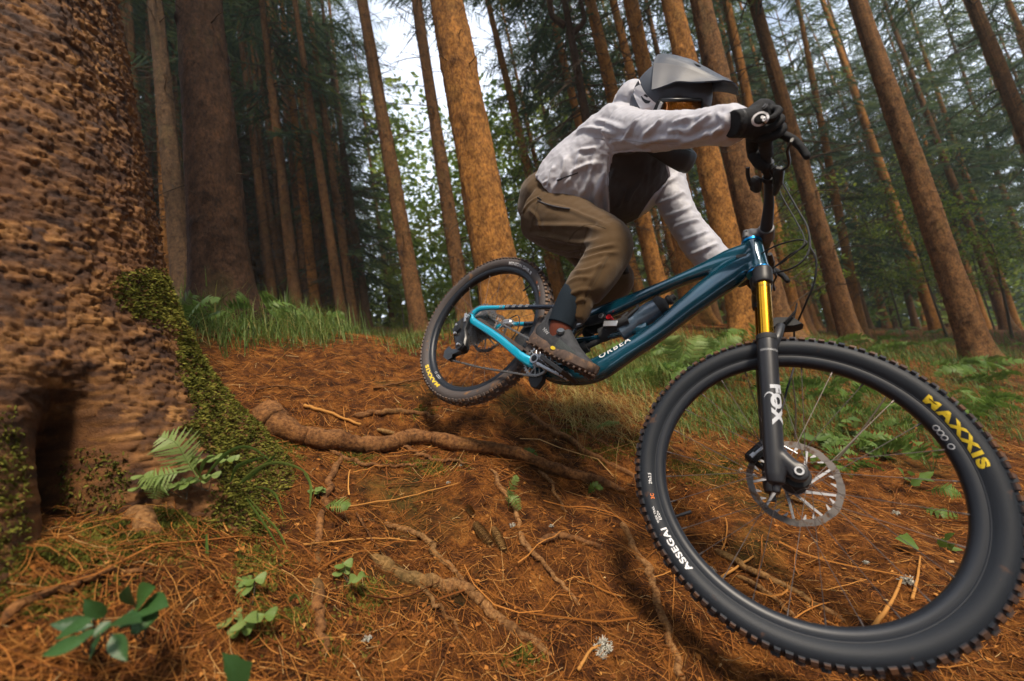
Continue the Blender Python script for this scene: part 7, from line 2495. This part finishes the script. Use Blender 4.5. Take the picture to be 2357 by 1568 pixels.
for k, (px, py, lab) in enumerate([(360, 1140, 'wood sorrel leaves under the small drooping fern'), (505, 1090, 'wood sorrel leaves among the grass blades'), (480, 1130, 'wood sorrel tuft left of the long blades'), (430, 1150, 'wood sorrel beside the reddish root stub'),
                                   (580, 1400, 'bright sorrel leaves low on the slope, upper of a pair'), (575, 1470, 'bright sorrel leaves near the bottom, lower of a pair'), (800, 1345, 'lone sorrel sprig above the broad worn root'), (735, 1150, 'sorrel at the bank edge beside the fern tip'), (545, 1075, 'sorrel leaves on the mossy root')]):
    sorrel(px, py, lab, .020 if py < 1300 else .024, 3 + k % 2, k)
for k, (px, py, lab, z0) in enumerate([(2080, 1120, 'bramble sprig with pale leaves inside the front wheel', None), (2000, 1050, 'green leaves near the rotor seen through the front wheel', None), (1890, 1030, 'small leafy plant beyond the brake rotor', None),
                                      (2190, 1275, 'two pale leaves low inside the front wheel', None), (2110, 1270, 'lone leaf on needles inside the front wheel', None), (1960, 1000, 'dark leaf clump in the grass beyond the front wheel', None)]):
    rr_ = np.random.default_rng(60 + k); lv = []
    for q in range(7 if k != 4 else 2):
        a = rr_.uniform(-2.6, .3); l = rr_.uniform(28, 55); bx, by_ = px + rr_.normal(0, 22), py - 12 + rr_.normal(0, 10)
        lv.append((bx, by_, bx + l * math.cos(a), by_ + l * math.sin(a) * .5, .6, 'lobed', rr_.normal(0, .05)))
    plant(lab, (px, py), lv, m_fern if k in (0, 3, 4) else m_grass, z0, 'bramble', 'plant', None, .45, 60 + k)

# cones
m_cone = mat('cone_scale', (.30, .17, .06), rough=.7, spec=.3, tone=[(0, (.14, .065, .022)), (.5, (.27, .14, .045)), (1, (.40, .25, .09))])


def make_cone(Lc, Rcone, seed):
    r = np.random.default_rng(seed); g = G(); n = 110
    for k in range(n):
        f = (k + .5) / n; a = k * 2.39996; x = f * Lc; rad_ = Rcone * math.sin(math.pi * (.10 + .86 * f)) ** .65
        o = np.array([0, math.cos(a), math.sin(a)]); t = np.array([0, -math.sin(a), math.cos(a)]); ax_ = np.array([1.0, 0, 0])
        c = ax_ * x + o * rad_ * .55; d = nrm(ax_ * .9 + o * .62); l = .0125; w = .0068
        nn = np.cross(t, d)
        P_ = [c - d * .003 - t * w * .5, c - d * .003 + t * w * .5, c + d * l * .6 + t * w, c + d * l + nn * .001, c + d * l * .6 - t * w, c + d * l * .55 + o * .0022]
        g.add(np.array(P_), [np.array([[0, 1, 5], [1, 2, 5], [2, 3, 5], [3, 4, 5], [4, 0, 5]])], np.clip(.5 + r.normal(0, .18), 0, 1))
    g.add(*tube(np.array([[0, 0, 0], [Lc * .3, 0, 0], [Lc * .8, 0, 0], [Lc, 0, 0]]), np.array([.004, Rcone * .6, Rcone * .5, .002]), 8), .2)
    return g.mesh('scales', m_cone, smooth=False)


CONE = [make_cone(.095, .0145, 1), make_cone(.085, .0135, 2)]
CN = [((1092, 1212), (1128, 1258), 'scaly spruce cone on needles, left of the pair'), ((1135, 1222), (1162, 1280), 'orange spruce cone beside another, right of the pair'),
      ((868, 995), (905, 1003), 'small round cone above the main root'), ((1075, 1172), (1090, 1195), 'broken cone piece above the pair of cones'), ((1810, 1150), (1850, 1165), 'cone lying on needles behind the rotor')]
for k, (p0, p1, lab) in enumerate(CN):
    a, b = ghit(*p0), ghit(*p1); d = b - a
    for q in (a, b): q[1] = gy(q[0], q[2]) - .011
    d = nrm(b - a); Lr = np.linalg.norm(b - a)
    o_ = link('spruce_cone', CONE[k % 2])
    x_ = C2W @ d; z_ = nrm(C2W @ UP - x_ * (x_ @ (C2W @ UP))); y_ = np.cross(z_, x_); s_ = np.clip(Lr / .095, .45, 1.15)
    M4 = Matrix.Identity(4)
    for i in range(3):
        M4[i][0], M4[i][1], M4[i][2], M4[i][3] = x_[i] * s_, y_[i] * s_, z_[i] * s_, W(a)[i]
    o_.matrix_world = M4
    tag(o_, lab, 'cone', 'spruce cones on the slope')

# tufts of grey lichen
m_lichen = mat('grey_lichen', (.42, .40, .34), rough=.9, spec=.1, tone=[(0, (.22, .21, .18)), (1, (.60, .58, .50))])


def make_lichen(seed):
    r = np.random.default_rng(seed); g = G()
    for k in range(70):
        d = nrm(np.array([r.normal(0, .8), r.normal(0, .8), abs(r.normal(.5, .4))])); p = d * r.uniform(.2, 1) * .022
        e = nrm(d + r.normal(0, .7, 3)); g.add(*tube(np.array([p * .5, p, p + e * .007]), np.array([.0014, .0018, .0008]), 4), r.random())
        for q in range(2):
            e = nrm(e + r.normal(0, .8, 3)); g.add(*tube(np.array([p, p + e * .009]), np.array([.0014, .0006]), 4), r.random())
    return g.mesh('lichen', m_lichen)


LI = [make_lichen(1), make_lichen(2)]
for k, (px, py, s_, lab) in enumerate([(1388, 1500, 1.15, 'largest grey lichen tuft on needles, bottom centre'), (845, 1478, .45, 'small lichen crumb left of the worn root'), (1032, 1115, .35, 'tiny lichen fleck below the main root'), (1640, 1320, .6, 'lichen tuft inside the lower left of the front wheel'),
                                      (2090, 1345, .9, 'lichen tuft inside the lower right of the front wheel'), (2062, 1185, .7, 'lichen tuft below the leaves inside the front wheel'), (1060, 1075, .3, 'lichen speck at the root edge'), (1180, 1215, .5, 'lichen by the right cone'), (1270, 1215, .35, 'lichen fleck right of the cones'),
                                      (1390, 1515, .5, 'smaller lichen tuft touching the largest one'), (940, 1225, .4, 'lichen speck on the curved pale root'), (1705, 1085, .5, 'lichen fleck behind the caliper'), (1995, 1300, .4, 'lichen fleck left of the lichen tuft in the wheel')]):
    c = ghit(px, py); o_ = link('lichen_tuft', LI[k % 2]); o_.location = W(c + UP * .004); o_.rotation_euler = (0, 0, k * 1.3); o_.scale = (s_,) * 3
    tag(o_, lab, 'lichen', 'lichen tufts on the slope')

# fallen sticks
SK = [([(700, 940), (750, 955), (830, 985)], .010, 'pale broken stick on the bank above the main root', 1), ([(1490, 960), (1560, 925), (1640, 890), (1690, 880)], .008, 'dark twig pointing at the front tyre', 0), ([(1640, 1350), (1690, 1320), (1735, 1290)], .005, 'twig lying inside the lower left of the front wheel', 1),
      ([(2010, 1455), (2050, 1400), (2075, 1345)], .006, 'short pale twig inside the lower right of the front wheel', 1), ([(2100, 1390), (2112, 1340), (2118, 1290)], .0045, 'thin upright twig inside the right of the front wheel', 1), ([(760, 1180), (900, 1160), (1060, 1120)], .003, 'long thin straw lying across the slope', 1),
      ([(700, 1265), (850, 1250), (960, 1255)], .003, 'straw bridging the slope left of the curved root', 1), ([(1330, 1560), (1360, 1510), (1400, 1490)], .004, 'bent straw beside the lichen tuft', 1), ([(860, 900), (930, 885), (1010, 868)], .008, 'stick lying at the foot of the rear wheel', 0),
      ([(590, 905), (640, 895), (700, 905)], .006, 'stick near the root at the crest', 0), ([(820, 1190), (875, 1280), (930, 1320)], .003, 'thin stem leaning over the bank edge', 0)]
for k, (px, r_, lab, pale) in enumerate(SK):
    pts = ground_line(px, .012, 14); V, F = rough_tube(pts, np.linspace(r_, r_ * .55, 14), 7, .5, k + 50.0)
    g = G(); g.add(W(V), F, .8 if pale else .3); o_ = g.build('fallen_stick', m_litter if pale else m_root, None, sharp=None); tag(o_, lab, 'stick', 'fallen sticks')
# two bare stems standing beyond the front wheel
for k, (b, t_, z, lab) in enumerate([((1925, 1060), (2045, 905), 1.9, 'bare grey stem leaning right beyond the rotor'), ((1830, 1010), (1824, 870), 2.2, 'bare upright stem beyond the fork leg')]):
    g = G(); g.add(*tube(W(spline(np.array([Cc(*b, z), (Cc(*b, z) + Cc(*t_, z)) / 2 + [.01, 0, 0], Cc(*t_, z)]), 12)), np.linspace(.0055, .003, 12), 7)); o_ = g.build('bare_stem', m_stem); tag(o_, lab, 'stem')
